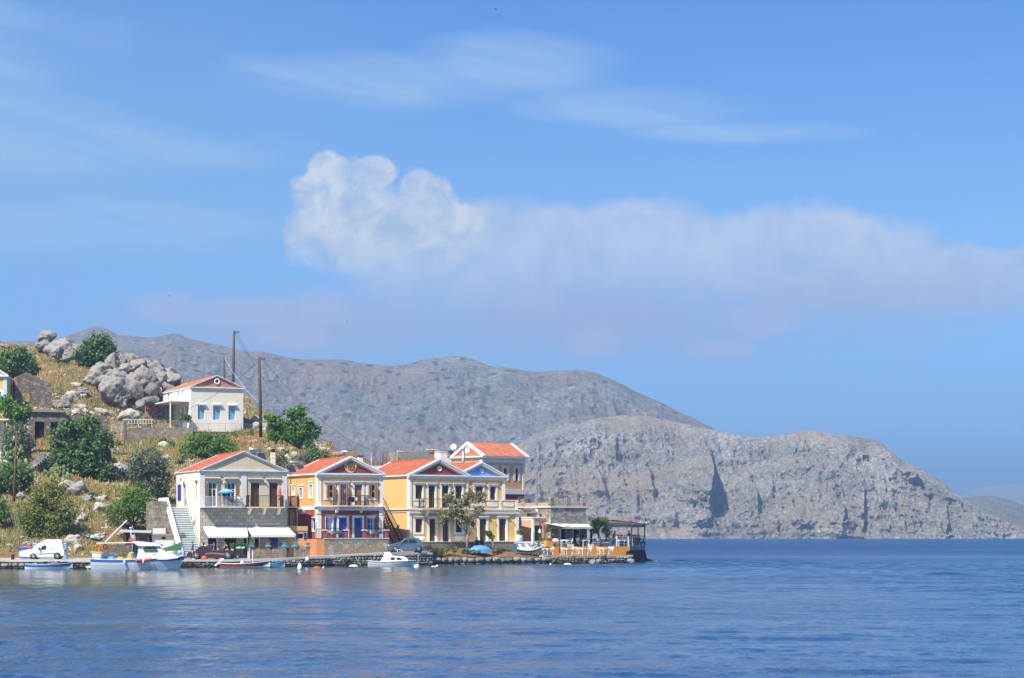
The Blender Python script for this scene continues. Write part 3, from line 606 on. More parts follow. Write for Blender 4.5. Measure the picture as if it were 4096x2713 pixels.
class House:
    def __init__(s, px, py, Y, th, name, label, cat='house', group=None):
        s.Y = Y; s.X = X_(px, Y); s.zb = CZ+(HOR-py)*Y/F; s.c = math.cos(R(th)); s.s = math.sin(R(th)); s.holes = {}
        s.e = empty(name, (s.X, Y, s.zb), R(th), label, cat, group)
    def fu(s, px, v=0): k = (px-2048)/F; return (k*s.Y-s.X+v*(s.s+k*s.c))/(s.c-k*s.s)
    def sv(s, px, u=0): k = (px-2048)/F; return (s.X+u*s.c-k*s.Y-k*u*s.s)/(s.s+k*s.c)
    def zl(s, py, u, v): return CZ+(HOR-py)*(s.Y+u*s.s+v*s.c)/F-s.zb
    def f(s, p, v=0): u = s.fu(p[0], v); return u, s.zl(p[1], u, v)
    def sd(s, p, u=0): v = s.sv(p[0], u); return v, s.zl(p[1], u, v)
    def pt(s, face, p, off=0): return s.f(p, off) if face == 'f' else s.sd(p, off)
    def rect(s, face, Z, x0, y0, x1, y1, off=0):
        a0, zt = s.pt(face, Z(x0, y0), off); a1, zb = s.pt(face, Z(x1, y1), off)
        xm = (x0+x1)/2; zt = s.pt(face, Z(xm, y0), off)[1]; zb = s.pt(face, Z(xm, y1), off)[1]
        return (min(a0, a1), max(a0, a1), zb, zt)
    def hole(s, face, off, r): s.holes.setdefault((face, off), []).append(r)
    def world(s, u, v, z): return Vector((s.X+u*s.c-v*s.s, s.Y+u*s.s+v*s.c, s.zb+z))
def fb(mb, face, off, a0, a1, d0, d1, z0, z1, m=0):
    if face == 'f': mb.box(a0, a1, off+d0, off+d1, z0, z1, m)
    else: mb.box(off+d0, off+d1, a0, a1, z0, z1, m)
def fp(face, off, a, d, z): return (a, off+d, z) if face == 'f' else (off+d, a, z)
def wall(h, face, off, a0, a1, z0, z1, m, rec=.2, revm=None, name='wall'):
    mb = MB(); H_ = [r for r in h.holes.get((face, off), []) if r[1] > a0 and r[0] < a1 and r[3] > z0 and r[2] < z1]
    A = sorted({a0, a1, *[min(max(q, a0), a1) for r in H_ for q in r[:2]]}); Zs = sorted({z0, z1, *[min(max(q, z0), z1) for r in H_ for q in r[2:]]})
    for i in range(len(A)-1):
        for j in range(len(Zs)-1):
            am, zm = (A[i]+A[i+1])/2, (Zs[j]+Zs[j+1])/2
            if any(r[0] < am < r[1] and r[2] < zm < r[3] for r in H_): continue
            mb.poly([fp(face, off, A[i], 0, Zs[j]), fp(face, off, A[i+1], 0, Zs[j]), fp(face, off, A[i+1], 0, Zs[j+1]), fp(face, off, A[i], 0, Zs[j+1])])
    for (b0, b1, y0, y1) in H_:
        b0, b1, y0, y1 = max(b0, a0), min(b1, a1), max(y0, z0), min(y1, z1); q = lambda a, d, z: fp(face, off, a, d, z)
        for (p, r) in (((b0, y0), (b0, y1)), ((b1, y0), (b1, y1)), ((b0, y1), (b1, y1)), ((b0, y0), (b1, y0))):
            mb.poly([q(p[0], 0, p[1]), q(r[0], 0, r[1]), q(r[0], rec, r[1]), q(p[0], rec, p[1])], 1)
    return mb.build(name, [m, revm or m], h.e)
def shell(h, u0, u1, v0, v1, z0, z1, m, skip='', name='wall'):     # the walls without openings
    mb = MB(); q = {'f': [(u0, v0), (u1, v0)], 's': [(u0, v1), (u0, v0)], 'r': [(u1, v0), (u1, v1)], 'b': [(u1, v1), (u0, v1)]}
    for k, (a, b) in q.items():
        if k not in skip: mb.poly([a+(z0,), b+(z0,), b+(z1,), a+(z1,)])
    mb.poly([(u0, v0, z1-.02), (u1, v0, z1-.02), (u1, v1, z1-.02), (u0, v1, z1-.02)]); return mb.build(name, m, h.e)
def louvre(mb, face, off, a0, a1, d, z0, z1, m=0, leaves=2, th_=.05):
    w_ = (a1-a0)/leaves
    for k in range(leaves):
        b0, b1 = a0+k*w_+.012, a0+(k+1)*w_-.012; fb(mb, face, off, b0, b1, d, d+th_, z0, z1, m)
        for (y0, y1) in ((z0+.08, (z0+z1)/2-.05), ((z0+z1)/2+.05, z1-.08)):
            n = max(2, int((y1-y0)/.14))
            for j in range(n): zc = y0+(j+.5)*(y1-y0)/n; fb(mb, face, off, b0+.07, b1-.07, d-.018, d+.002, zc-.035, zc+.035, m)
def opening(h, face, off, r, style, trim=None, tw=.16, tm=None, corn=.0, sill=True, rec=.2, leaf=None, label=None, hole=True, name=None):
    """one window or door as a part: trim frame with its leaves / panes as sub-parts"""
    a0, a1, z0, z1 = r; door = style in ('door', 'gdoor', 'dark_door', 'opendoor')
    if hole: h.hole(face, off, r)
    mb = MB(); tm = tm or white
    if trim:
        fb(mb, face, off, a0-tw, a0, -.06, .03, z0 if door else z0-tw, z1+tw); fb(mb, face, off, a1, a1+tw, -.06, .03, z0 if door else z0-tw, z1+tw)
        fb(mb, face, off, a0, a1, -.06, .03, z1, z1+tw)
        if not door: fb(mb, face, off, a0, a1, -.06, .03, z0-tw, z0)
    if corn: fb(mb, face, off, a0-tw-.08, a1+tw+.08, -corn, .03, z1+(tw if trim else .05)+.002, z1+(tw if trim else .05)+.09)
    fb(mb, face, off, a0-.01, a1+.01, rec, rec+.03, z0, z1, 1)
    o = mb.build(name or ('door' if door else 'window'), [tm, glass if style in ('glass', 'gdoor', 'opendoor') else black], h.e)
    if label: o['label'] = label
    lm = leaf or wood
    if style in ('shut', 'door'):
        s_ = MB(); louvre(s_, face, off, a0, a1, rec-.08, z0+.01, z1-.01); s_.build('door_leaf' if style == 'door' else 'shutter', lm, o)
    if style in ('glass', 'gdoor', 'opendoor'):
        s_ = MB(); fm = .07; d = rec-.06; zc = z0+(z1-z0)*(.5 if style == 'glass' else .72)
        aL = a0 if style != 'opendoor' else a0+(a1-a0)*.5
        for (x0, x1, y0, y1) in ((aL, aL+fm, z0, z1), (a1-fm, a1, z0, z1), (aL+fm, a1-fm, z1-fm, z1), (aL+fm, a1-fm, z0, z0+fm), ((aL+a1)/2-.035, (aL+a1)/2+.035, z0+fm, z1-fm), (aL+fm, a1-fm, zc-.03, zc+.03)):
            fb(s_, face, off, x0, x1, d+(.004 if y1-y0 < .2 else 0), d+.05, y0, y1)
        s_.build('window_frame', whitewood if leaf is None or style == 'glass' else leaf, o)
    return o
def sidesh(h, face, off, a0, a1, z0, z1, m, par, d=-.07, name='shutter'):
    s_ = MB(); louvre(s_, face, off, a0, a1, d, z0, z1, leaves=1, th_=.04); return s_.build(name, m, par)
def gable(h, u0, u1, v0, v1, ze, za, tm, wm_, trim, uap=None, ov=.22, rk=.26, tym=None, med=None, base_h=.14, proud=.28, back=True, rooflbl=None):
    ua = (u0+u1)/2 if uap is None else uap; L0, L1 = u0-ov, u1+ov
    def q(u): return za-(za-ze)*abs(u-ua)/((ua-L0) if u < ua else (L1-ua))
    mb = MB()
    for (a, b) in ((L0, ua), (ua, L1)):
        A = [(a, v0+.05, q(a)-.02), (b, v0+.05, q(b)-.02), (b, v1-.02, q(b)-.02), (a, v1-.02, q(a)-.02)]; mb.hexa([(x, y, z-.10) for x, y, z in A], A)
    mb.tube((ua, v0+.06, za-.02), (ua, v1-.03, za-.02), .09, n=8)
    roof = mb.build('roof', tm, h.e)
    for (v, dv) in ((v0, -proud),)+(((v1, .1),) if back else ()):
        c = MB()
        for (a, b) in ((L0-.02, ua), (ua, L1+.02)):
            lo, hi = min(v, v+dv), max(v, v+dv)+.12; za_, zb_ = q(a)+.03, q(b)+.03
            c.hexa([(a, lo, za_-rk), (b, lo, zb_-rk), (b, hi, zb_-rk), (a, hi, za_-rk)], [(a, lo, za_), (b, lo, zb_), (b, hi, zb_), (a, hi, za_)])
            lo -= .06*(dv < 0)
            if dv < 0: c.hexa([(a, lo, za_-rk*.45), (b, lo, zb_-rk*.45), (b, v0-proud+.002, zb_-rk*.45), (a, v0-proud+.002, za_-rk*.45)], [(a, lo, za_+.012), (b, lo, zb_+.012), (b, v0-proud+.002, zb_+.012), (a, v0-proud+.002, za_+.012)])
        c.build('rake_cornice', trim, h.e)
    c = MB(); c.box(L0, L1, v0-proud-.04, v0+.02, ze-base_h, ze+.004); c.box(L0-.01, L0+.3, v0+.02, v1, ze-base_h, ze-.01); c.box(L1-.3, L1+.01, v0+.02, v1, ze-base_h, ze-.01); c.build('eaves_cornice', trim, h.e)
    zt = q(ua)-.12
    for (v, dv) in ((v1-.25, .2), (v0+.002, .2)):
        p = MB(); p.hexa([(u0, v, ze), (u1, v, ze), (ua, v, zt)], [(u0, v+dv, ze), (u1, v+dv, ze), (ua, v+dv, zt)])
        pd = p.build('pediment' if v < v1-.3 else 'rear_gable', wm_, h.e)
    if tym:
        t_ = MB(); wH = (u1-u0)/2; hh = (za-ze); f0 = (ua-u0)/wH; ins = .22
        a, b = u0+wH*ins, u1-wH*ins*.95; zt2 = ze+hh*(1-ins)-.16
        t_.hexa([(a, v0-.015, ze+.006), (b, v0-.015, ze+.006), (ua, v0-.015, zt2)], [(a, v0+.05, ze+.006), (b, v0+.05, ze+.006), (ua, v0+.05, zt2)]); t_.build('painted_tympanum', tym, pd)
    return roof, pd
def medallion(h, u, z, v, r, m, par, pattern=None, m2=None, name='medallion', axis='y'):
    mb = MB()
    if axis == 'y': mb.lathe((u, v, z), [(r, 0), (r, -.05), (r*.82, -.07), (r*.8, -.045), (.001, -.045)], 20, 0, 'y')
    else: mb.lathe((v, u, z), [(r, 0), (r, -.05), (r*.82, -.07), (r*.8, -.045), (.001, -.045)], 20, 0, 'x')
    if pattern == 'star':
        for k in range(3):
            a = math.pi*k/3; dx, dz = math.cos(a)*r*.75, math.sin(a)*r*.75; mb.beam((u-dx, v-.06, z-dz), (u+dx, v-.06, z+dz), .03, .08, 1, up=(0, 1, 0))
        mb.torus((u, v-.055, z), r*.8, .05, 'y', 20, 6, 1)
    return mb.build(name, [m, m2 or m], par)
def railing(par, pts, h, m, gap=.14, r=.016, name='railing', rails=(0.06,), post=.03, close=False, horiz=0, belly=0):
    mb = MB(); P = [Vector(p) for p in pts]; up = Vector((0, 0, 1))
    for a, b in zip(P[:-1], P[1:]):
        mb.beam(a+up*h, b+up*h, .05, .04)
        if horiz:
            for k in range(1, horiz+1): mb.beam(a+up*h*k/(horiz+1), b+up*h*k/(horiz+1), .025, .025)
        else:
            for z in rails: mb.beam(a+up*z, b+up*z, .03, .03)
        L = (b-a).length; n = max(1, int(L/gap))
        for k in range(n+1):
            p = a+(b-a)*k/n; e = k in (0, n); rr = post if e else r
            if belly and not e:
                o_ = Vector(((b-a).y, -(b-a).x, 0)).normalized()*belly; mb.limb([p+up*.05, p+up*h*.3+o_, p+up*h*.6+o_*.3, p+up*h], [rr]*4, 4)
            else: mb.box(p.x-rr, p.x+rr, p.y-rr, p.y+rr, p.z, p.z+h-.01)
    return mb.build(name, m, par)
def balcony(h, u0, u1, v0, dep, z, rh, slabm, railm, brackets=(), gap=.14, th_=.12, belly=0, horiz=0, label=None):
    mb = MB(); mb.box(u0, u1, v0-dep, v0-.003, z-th_, z); mb.box(u0-.05, u1+.05, v0-dep-.06, v0-.004, z-th_*.6, z-th_*.2)
    for u in brackets: mb.hexa([(u-.12, v0-.003, z-.75), (u+.12, v0-.003, z-.75), (u+.12, v0-.003, z-th_), (u-.12, v0-.003, z-th_)], [(u-.12, v0-.12, z-.72), (u+.12, v0-.12, z-.72), (u+.12, v0-dep*.8, z-th_), (u-.12, v0-dep*.8, z-th_)])
    b = mb.build('balcony', slabm, h.e)
    if label: b['label'] = label
    railing(b, [(u0+.04, v0-.03, z), (u0+.04, v0-dep+.04, z), (u1-.04, v0-dep+.04, z), (u1-.04, v0-.03, z)], rh, railm, gap, belly=belly, horiz=horiz)
    return b
def lamp_part(h, u, z, v): mb = MB(); mb.beam((u, v, z), (u, v-.18, z+.05), .04, .04); mb.ball((u, v-.2, z-.03), (.07, .07, .1), 8, 1, 5); mb.build('wall_lamp', [iron, whitewood], h.e)
def aircon(h, face, off, a, z, wd=.8, ht=.55, d=.32):
    mb = MB(); fb(mb, face, off, a, a+wd, -d-.05, -.05, z, z+ht); b = mb.build('air_conditioner', offwhite, h.e)
    g = MB(); q = fp(face, off, a+wd*.38, -d-.06, z+ht/2); g.lathe(q, [(ht*.4, 0), (ht*.4, -.02), (.01, -.03)], 14, 0, 'y' if face == 'f' else 'x'); g.build('fan_grille', steel, b)
# ---------------- house 1: beige house on a stone ground floor
h = H1 = House(799.5, 2227, 213, 22, 'beige_house', 'beige two storey house with stone ground floor, plain grey gable and two balconies')
UE = h.fu(1148.6); VD = 10.0; ze = h.f(Z6(300, 302))[1]; za = h.zl(Z6(0, 76)[1], UE/2, 0); zst = h.f(Z6(300, 747))[1]
for (x0, y0, x1, y1, st) in ((405, 450, 505, 740, 'gdoor'), (632, 455, 728, 740, 'gdoor'), (915, 460, 1020, 738, 'door'), (1138, 460, 1240, 738, 'door')):
    r = h.rect('f', Z6, x0, y0, x1, y1, .12); r = (r[0], r[1], zst+.02, r[3])
    o = opening(h, 'f', .12, r, st, corn=0, leaf=None if st == 'door' else whitewood, rec=.25)
    c_ = MB(); c_.box(r[0]-.35, r[1]+.3, -.16, .12, r[3]+.38, r[3]+.5); c_.build('hood_moulding', cream, o)
    if st == 'gdoor':
        for (a, b) in ((r[0]-.3, r[0]-.02), (r[1]+.02, r[1]+.34)): sidesh(h, 'f', .12, a, b, r[2], r[3]-.05, wood2, o)
for i, (x0, x1) in enumerate(((362, 800), (865, 1295))):
    r = h.rect('f', Z6, x0, 362, x1, 742); wall(h, 'f', .12, r[0], r[1], zst, r[3], beige, revm=greyblue, rec=.25)
    if i == 0: rA = r
    else: rB = r
wall(h, 'f', 0, 0, rA[0], zst, rA[3], greyblue); wall(h, 'f', 0, rA[1], rB[0], zst, rA[3], greyblue); wall(h, 'f', 0, rB[1], UE, zst, rA[3], greyblue); wall(h, 'f', 0, 0, UE, rA[3], ze, greyblue)
mb = MB()
for r in (rA, rB):
    mb.box(r[0]-.001, r[0]+.004, .001, .119, zst, r[3]); mb.box(r[1]-.004, r[1]+.001, .001, .119, zst, r[3]); mb.box(r[0], r[1], .001, .119, r[3]-.004, r[3]+.001)
mb.build('wall_recess_edge', cream, h.e)
for (x0, y0, x1, y1, st, lf) in ((398, 1118, 505, 1330, 'dark_door', None), (1130, 1120, 1250, 1330, 'door', blue), (960, 1130, 1030, 1240, 'dark', None), (600, 1120, 740, 1330, 'dark_door', None), (828, 1120, 900, 1330, 'dark_door', None)):
    r = h.rect('f', Z6, x0, y0, x1, y1); r = (r[0], r[1], max(r[2], .05), r[3]); opening(h, 'f', 0, r, st, leaf=lf)
wall(h, 'f', 0, 0, UE, -.6, zst, ash, rec=.3); shell(h, 0, UE, 0, VD, -.6, zst, ash, 'fs')
r = h.rect('s', Z6, 105, 472, 135, 742); VS = r
opening(h, 's', 0, r, 'door', trim=1, tw=.14, leaf=blue, tm=white); r = h.rect('s', Z6, 248, 440, 268, 660); opening(h, 's', 0, r, 'dark', corn=.15, tm=beige)
wall(h, 's', 0, 0, VD, -.6, ze, cream); shell(h, 0, UE, 0, VD, zst, ze, cream, 'fs')
r = h.rect('s', Z6, 38, 478, 75, 668); sidesh(h, 's', 0, r[0], r[1], r[2], r[3], blue, h.e, name='door_shutter')
for (x, y) in ((112, 445), (240, 912)): a, z = h.sd(Z6(x, y)); aircon(h, 's', 0, a-.4, z)
mb = MB(); mb.box(-.02, UE+.02, -.1, .02, zst-.1, zst-.002); mb.build('string_course', greyblue, h.e)
gable(h, 0, UE, 0, VD, ze, za, tile, beige, greyblue, ov=.1, rk=.2, proud=.16, base_h=.1)
u0, u1 = h.fu(Z6(362, 0)[0], -1.1), h.fu(Z6(805, 0)[0], -1.1); balcony(h, u0, u1, 0, 1.1, zst, 1.0, greyblue, mat('white_rail_paint', (.6, .6, .62), .5, .1, 3), gap=.13, label='balcony with white railing')
u0, u1 = h.fu(Z6(888, 0)[0], -1.0), h.fu(Z6(1312, 0)[0], -1.0); balcony(h, u0, u1, 0, 1.0, zst, 1.15, cream, iron, gap=.15, brackets=(u0+.3, (u0+u1)/2, u1-.3), label='balcony with black iron railing')
u, z = h.f(Z6(583, 455), .12); lamp_part(h, u, z, .12); u, z = h.f(Z6(1082, 445), .12); lamp_part(h, u, z, .12)
CH = MB(); u = h.fu(Z6(1182, 0)[0], 4); zc = h.zl(Z6(0, 50)[1], u, 4); CH.box(u-.2, u+.2, 3.8, 4.2, ze, zc-.35); CH.box(u-.23, u+.23, 3.77, 4.23, zc-.9, zc-.82); CH.box(u-.17, u+.17, 3.83, 4.17, zc-.35, zc, 1); CH.build('chimney', [cream, black], h.e)
# awnings (things of their own)
def awning(h, p0, p1, q1, dep, name, label, posts=(), drop=.25, m=canvas, scal=True, v0=0, group=None):
    u0, z0 = h.f(p0, v0); u1, _ = h.f(p1, v0); w0 = u0; uf0 = h.fu(q1[0], v0-dep); uf1 = h.fu(q1[2], v0-dep); zf = h.zl(q1[1], uf1, v0-dep)
    o = h.world(0, 0, 0); e = empty(name, o, h.e.rotation_euler[2], label, 'awning', group)
    mb = MB(); n = 10
    for k in range(n):
        a, b = k/n, (k+1)/n; P = lambda t_, e_: (u0+(u1-u0)*t_+((uf0+(uf1-uf0)*t_)-(u0+(u1-u0)*t_))*e_, v0-.02-dep*e_, z0+(zf-z0)*e_-.10*math.sin(math.pi*e_)*(.6+.4*math.sin(9*t_)))
        for j in range(4):
            e0, e1 = j/4, (j+1)/4; A = [P(a, e0), P(b, e0), P(b, e1), P(a, e1)]; mb.hexa([(x, y, z-.02) for x, y, z in A], A)
    mb.build('canvas', m, e)
    vb = MB(); N = int((uf1-uf0)/.3)
    for k in range(N):
        a, b = uf0+(uf1-uf0)*k/N, uf0+(uf1-uf0)*(k+1)/N; y = v0-dep-.03
        vb.poly([(a, y, zf-.01), (b, y, zf-.01), (b, y, zf-drop), ((a+b)/2, y, zf-drop-.06*scal), (a, y, zf-drop)])
    vb.build('valance', m, e)
    fr = MB(); fr.beam((uf0, v0-dep+.02, zf-.06), (uf1, v0-dep+.02, zf-.06), .05, .05)
    for t_ in (.02, .5, .98): fr.beam((u0+(u1-u0)*t_, v0-.05, z0-.12), (uf0+(uf1-uf0)*t_, v0-dep, zf-.08), .04, .04)
    fr.build('awning_frame', steel, e)
    for (u, zb) in posts: p_ = MB(); p_.box(u-.035, u+.035, v0-dep-.03, v0-dep+.04, zb, zf-.08); p_.build('post', steel, e)
    return e
a = H1; zg = -.1
awning(a, Z6(335, 985), Z6(868, 985), (Z6(395, 0)[0], Z6(0, 1098)[1], Z6(880, 0)[0]), 2.0, 'awning', 'long white awning with scalloped edge over the dark shopfront', posts=((a.fu(Z6(508, 0)[0], -2), zg), (a.fu(Z6(872, 0)[0], -2), zg)), drop=.16)
awning(a, Z6(872, 992), Z6(1372, 985), (Z6(917, 0)[0], Z6(0, 1078)[1], Z6(1455, 0)[0]), 2.4, 'awning', 'white awning on grey posts over the blue doors beside the potted plants', posts=((a.fu(Z6(1018, 0)[0], -2.4), zg), (a.fu(Z6(1452, 0)[0], -2.4), zg)), drop=.28, scal=False)
# stair on the side of house 1
st = empty('outside_staircase', H1.world(0, 0, 0), R(22), 'white outside staircase climbing the left wall of the beige house', 'staircase')
zl0 = H1.zl(Z6(0, 755)[1], 0, VS[0]); v1 = VS[0]-.2; v0 = -.7; N = 22; wst = 1.9
mb = MB()
gr_ = mat('step_riser_grey', (.30, .36, .38), .9, .2, 2)
for k in range(N):
    y = v0+(v1-v0)*k/N; z = zl0*(k+1)/N; mb.box(-wst, -.003, y, y+.6, z-.5, z-.085, 1); mb.box(-wst, -.003, y-.09, y+.6, z-.084, z)
mb.box(-wst, -.003, v1, VS[1]+1.2, -.5, zl0); mb.build('steps', [mat('worn_white_steps', (.66, .70, .69), .9, .12, 2, dirt=.2), gr_], st)
ops_ = stone('old_plaster_stone', (.36, .32, .25), 2.4, .07, (.22, .19, .15), .45); q4 = lambda zA, zB: [(-wst-.35, v0-.3, zA), (-wst, v0-.3, zA), (-wst, v1, zB), (-wst-.35, v1, zB)]
mb = MB(); mb.hexa(q4(-.5, -.5), q4(.05, zl0+.5)); mb.box(-wst-.35, -wst, v1, VS[1]+1.3, -.5, zl0+.5); par_ = mb.build('parapet', ops_, st)
mb = MB(); r4 = lambda zA, zB: [(x-(.03 if k in (0, 3) else -.03), y, z) for k, (x, y, z) in enumerate(q4(zA, zB))]; mb.hexa(r4(.052, zl0+.502), r4(.47, zl0+.97)); mb.box(-wst-.38, -wst+.03, v1, VS[1]+1.3, zl0+.502, zl0+.97); mb.build('white_coping', white, par_)
mb = MB(); mb.box(-wst-1.6, -wst-.36, v1-1.2, VS[1]+1.5, -.5, zl0+.6); mb.build('landing_wall', ops_, st)
mb = MB(); mb.tube((-.15, v0, .9), (-.15, v1, zl0+.9), .025); [mb.tube((-.15, v0+(v1-v0)*t_, zl0*t_), (-.15, v0+(v1-v0)*t_, zl0*t_+.9), .02) for t_ in (0, .5, 1)]; mb.build('handrail', rustiron, st)
# ---------------- house 2: orange and red house with terrace
zst_h1 = zst
h = H2 = House(1271, 2212, 218, 26, 'orange_house', 'orange and brick red house with white trim and a round star emblem in its gable')
UE = h.fu(Z7(1254, 0)[0]); VD = h.sv(Z7(75, 0)[0]); ze = h.f(Z7(455, 290))[1]; za = h.zl(Z7(0, 84)[1], UE/2, 0); zm = h.f(Z7(455, 757))[1]; zm2 = h.f(Z7(455, 706))[1]; zfl = h.f(Z7(455, 1108))[1]
ops = [((548, 437, 638, 598), 'glass', 0), ((710, 435, 806, 692), 'opendoor', 0), ((902, 435, 998, 692), 'door', wood2), ((1075, 437, 1165, 600), 'glass', 0)]
for (b, st_, lf) in ops:
    r = h.rect('f', Z7, *b); o = opening(h, 'f', 0, r, st_, trim=1, tw=.24, corn=.2, leaf=lf or None)
    if st_ == 'glass' or st_ == 'opendoor':
        for (x0, x1) in ((r[0]-.02, r[0]+.1), (r[1]-.1, r[1]+.04)): s_ = MB(); s_.box(x0, x1, -.32, .1, r[2]+.02, r[3]-.02); s_.build('shutter', wood2, o)
wall(h, 'f', 0, 0, UE, zm2, ze, orange, revm=white)
for (b, st_, lf) in [((560, 852, 632, 1010), 'glass', 0), ((705, 852, 808, 1105), 'door', blue), ((898, 852, 1000, 1105), 'door', blue), ((1080, 855, 1145, 1005), 'glass', 0)]:
    r = h.rect('f', Z7, *b); o = opening(h, 'f', 0, r, st_, trim=1, tw=.22, corn=.2, leaf=lf or None)
    if st_ == 'glass':
        for (x0, x1) in ((r[0]-.2, r[0]), (r[1], r[1]+.2)): sidesh(h, 'f', 0, x0, x1, r[2], r[3], blue, o, d=-.13)
        if b[0] == 560: cu = MB(); cu.box(r[0]+.08, r[1]-.08, .16, .17, r[2], r[3]); cu.build('curtain', curtain, o)
wall(h, 'f', 0, 0, UE, -.4, zm2, redp, revm=white)
for (b, st_, lf) in [((124, 470, 148, 548), 'dark', 0), ((215, 475, 248, 595), 'shut', blue), ((340, 432, 374, 588), 'shut', lblue), ((380, 868, 415, 1010), 'shut', blue)]:
    r = h.rect('s', Z7, *b); opening(h, 's', 0, r, st_, trim=1, tw=.2 if b[0] < 380 else .14, corn=.14, leaf=lf or None)
wall(h, 's', 0, 0, VD, zm2, ze, orange, revm=white); wall(h, 's', 0, 0, VD, -.4, zm2, redp, revm=white); shell(h, 0, UE, 0, VD, -.4, zm2, redp, 'fs'); shell(h, 0, UE, 0, VD, zm2, ze, orange, 'fs')
ztop = h.f(Z7(455, 342))[1]; pw = h.f(Z7(486, 0))[0]
mb = MB()
for (z0, z1) in ((zm+.0, ztop), (-.3 if 0 else zfl, zm)):
    mb.box(-.05, pw, -.06, .5, z0, z1); mb.box(UE-pw, UE+.04, -.06, .5, z0, z1)
mb.box(-.051, UE+.041, -.07, .5, ztop, ze); mb.box(-.051, .2, .5, VD+.02, ztop+.15, ze); mb.box(-.052, UE+.042, -.075, .5, zm, zm2); mb.box(-.052, .2, .5, VD+.02, zm+.06, zm2); mb.build('trim_band', white, h.e)
mb = MB(); mb.box(-.25, UE+.22, -.32, -.076, zm2-.06, zm2+.05); mb.box(-.25, -.053, -.076, .6, zm2-.06, zm2+.05); mb.build('string_course', white, h.e)
rf, pd = gable(h, 0, UE, 0, VD, ze, za, tile, apricot, white, ov=.2, rk=.3, tym=burg)
u, z = h.f(Z7(853, 207)); medallion(h, u, h.zl(Z7(0, 205)[1], u, 0), -.02, .68, apricot, pd, name='emblem_disc'); medallion(h, u, h.zl(Z7(0, 203)[1], u, 0), -.07, .42, apricot, pd, 'star', burg, name='star_emblem')
u0, u1 = h.fu(Z7(680, 0)[0], -1.1), h.fu(Z7(1080, 0)[0], -1.1); balcony(h, u0, u1, -.07, 1.05, zm2+.06, 1.05, white, iron, (u0+.35, u1-.45), gap=.16, belly=.06)
u, z = h.f(Z7(855, 432)); lamp_part(h, u, z, 0); a, z = h.sd(Z7(270, 805)); aircon(h, 's', 0, a-.3, z)
mb = MB(); u = h.fu(Z7(975, 0)[0], 3); zc = h.zl(Z7(0, 72)[1], u, 3); mb.box(u-.22, u+.22, 2.8, 3.25, ze, zc-.12); mb.box(u-.26, u+.26, 2.75, 3.3, zc-.12, zc, 1); mb.build('chimney', [white, black], h.e)
for x in (112, 418): a, _ = h.sd(Z7(x, 0)); mb = MB(); mb.tube((-.1, a, zm2 if x < 200 else -.2), (-.1, a, ze-.2), .04, n=6); mb.build('drainpipe', orange if x > 200 else rustiron, h.e)
mb = MB(); z = h.zl(Z7(0, 820)[1], h.fu(Z7(900, 0)[0], -1.5), -1.5); ua, ub = h.fu(Z7(482, 0)[0], -1.5), h.fu(Z7(1325, 0)[0], -1.5)
mb.beam((ua, -1.5, z), (ub, -1.5, z), .06, .07); mb.beam((ua, -.05, z+.12), (ub-.5, -.05, z+.12), .06, .07)
for k in range(9): t_ = k/8; mb.beam((ua+(ub-ua)*t_, -.06, z+.1), (ua+(ub-ua)*t_, -1.5, z+.02), .03, .03)
for x in (530, 800, 1025): u = h.fu(Z7(x, 0)[0], -1.5); mb.box(u-.02, u+.02, -1.52, -1.48, zfl, z)
mb.build('pergola_frame', rustiron, h.e)
# terrace in front of house 2
D2 = -2.9; te = empty('stone_terrace', H2.world(0, 0, 0), R(26), 'flagstone terrace wall with red pillars and white caps before the red ground floor', 'terrace')
r = h.rect('f', Z7, 526, 1116, 1335, 1290, D2); zt = r[3]; mb = MB(); mb.box(r[0], r[1], D2, D2+.35, -.6, zt); mb.box(r[1]-.35, r[1], D2+.35, -.01, -.6, zt); mb.build('wall', flag, te)
mb = MB(); mb.box(r[0]-.05, r[1]+.05, D2-.05, D2+.4, zt+.002, zt+.07); mb.build('coping', warmwhite, te)
mb = MB(); mb.box(r[0]+.01, r[1]-.36, D2+.36, -.02, zt-.4, zt-.08); mb.build('floor', concrete, te)
lw = h.fu(Z7(425, 0)[0], D2); mb = MB(); mb.box(lw, r[0]-.003, D2+.02, D2+.3, -.6, zt-.02); mb.box(lw-.01, lw+.3, D2+.3, -.02, -.6, zt-.03); mb.build('side_wall', wallmat('coral_orange_plaster', (.68, .27, .12), .2), te)
pil = []
for (x0, x1) in ((517, 553), (787, 825), (1012, 1048), (1290, 1330)):
    a, b = h.fu(Z7(x0, 0)[0], D2), h.fu(Z7(x1, 0)[0], D2); zp = h.zl(Z7(0, 1012)[1], a, D2); mb = MB(); mb.box(a, b, D2-.02, D2+.38, zt+.07, zp); p_ = mb.build('pillar', redp, te); c_ = MB(); c_.box(a-.08, b+.08, D2-.1, D2+.46, zp, zp+.09); c_.build('cap', white, p_); pil.append((a, b))
for (a, b) in zip(pil[:-1], pil[1:]): railing(te, [(a[1]+.03, D2+.15, zt+.07), (b[0]-.03, D2+.15, zt+.07)], 1.0, iron, .14)
railing(te, [(lw+.1, D2+.15, zt), (pil[0][0]-.03, D2+.15, zt)], 1.0, rustiron, .14)
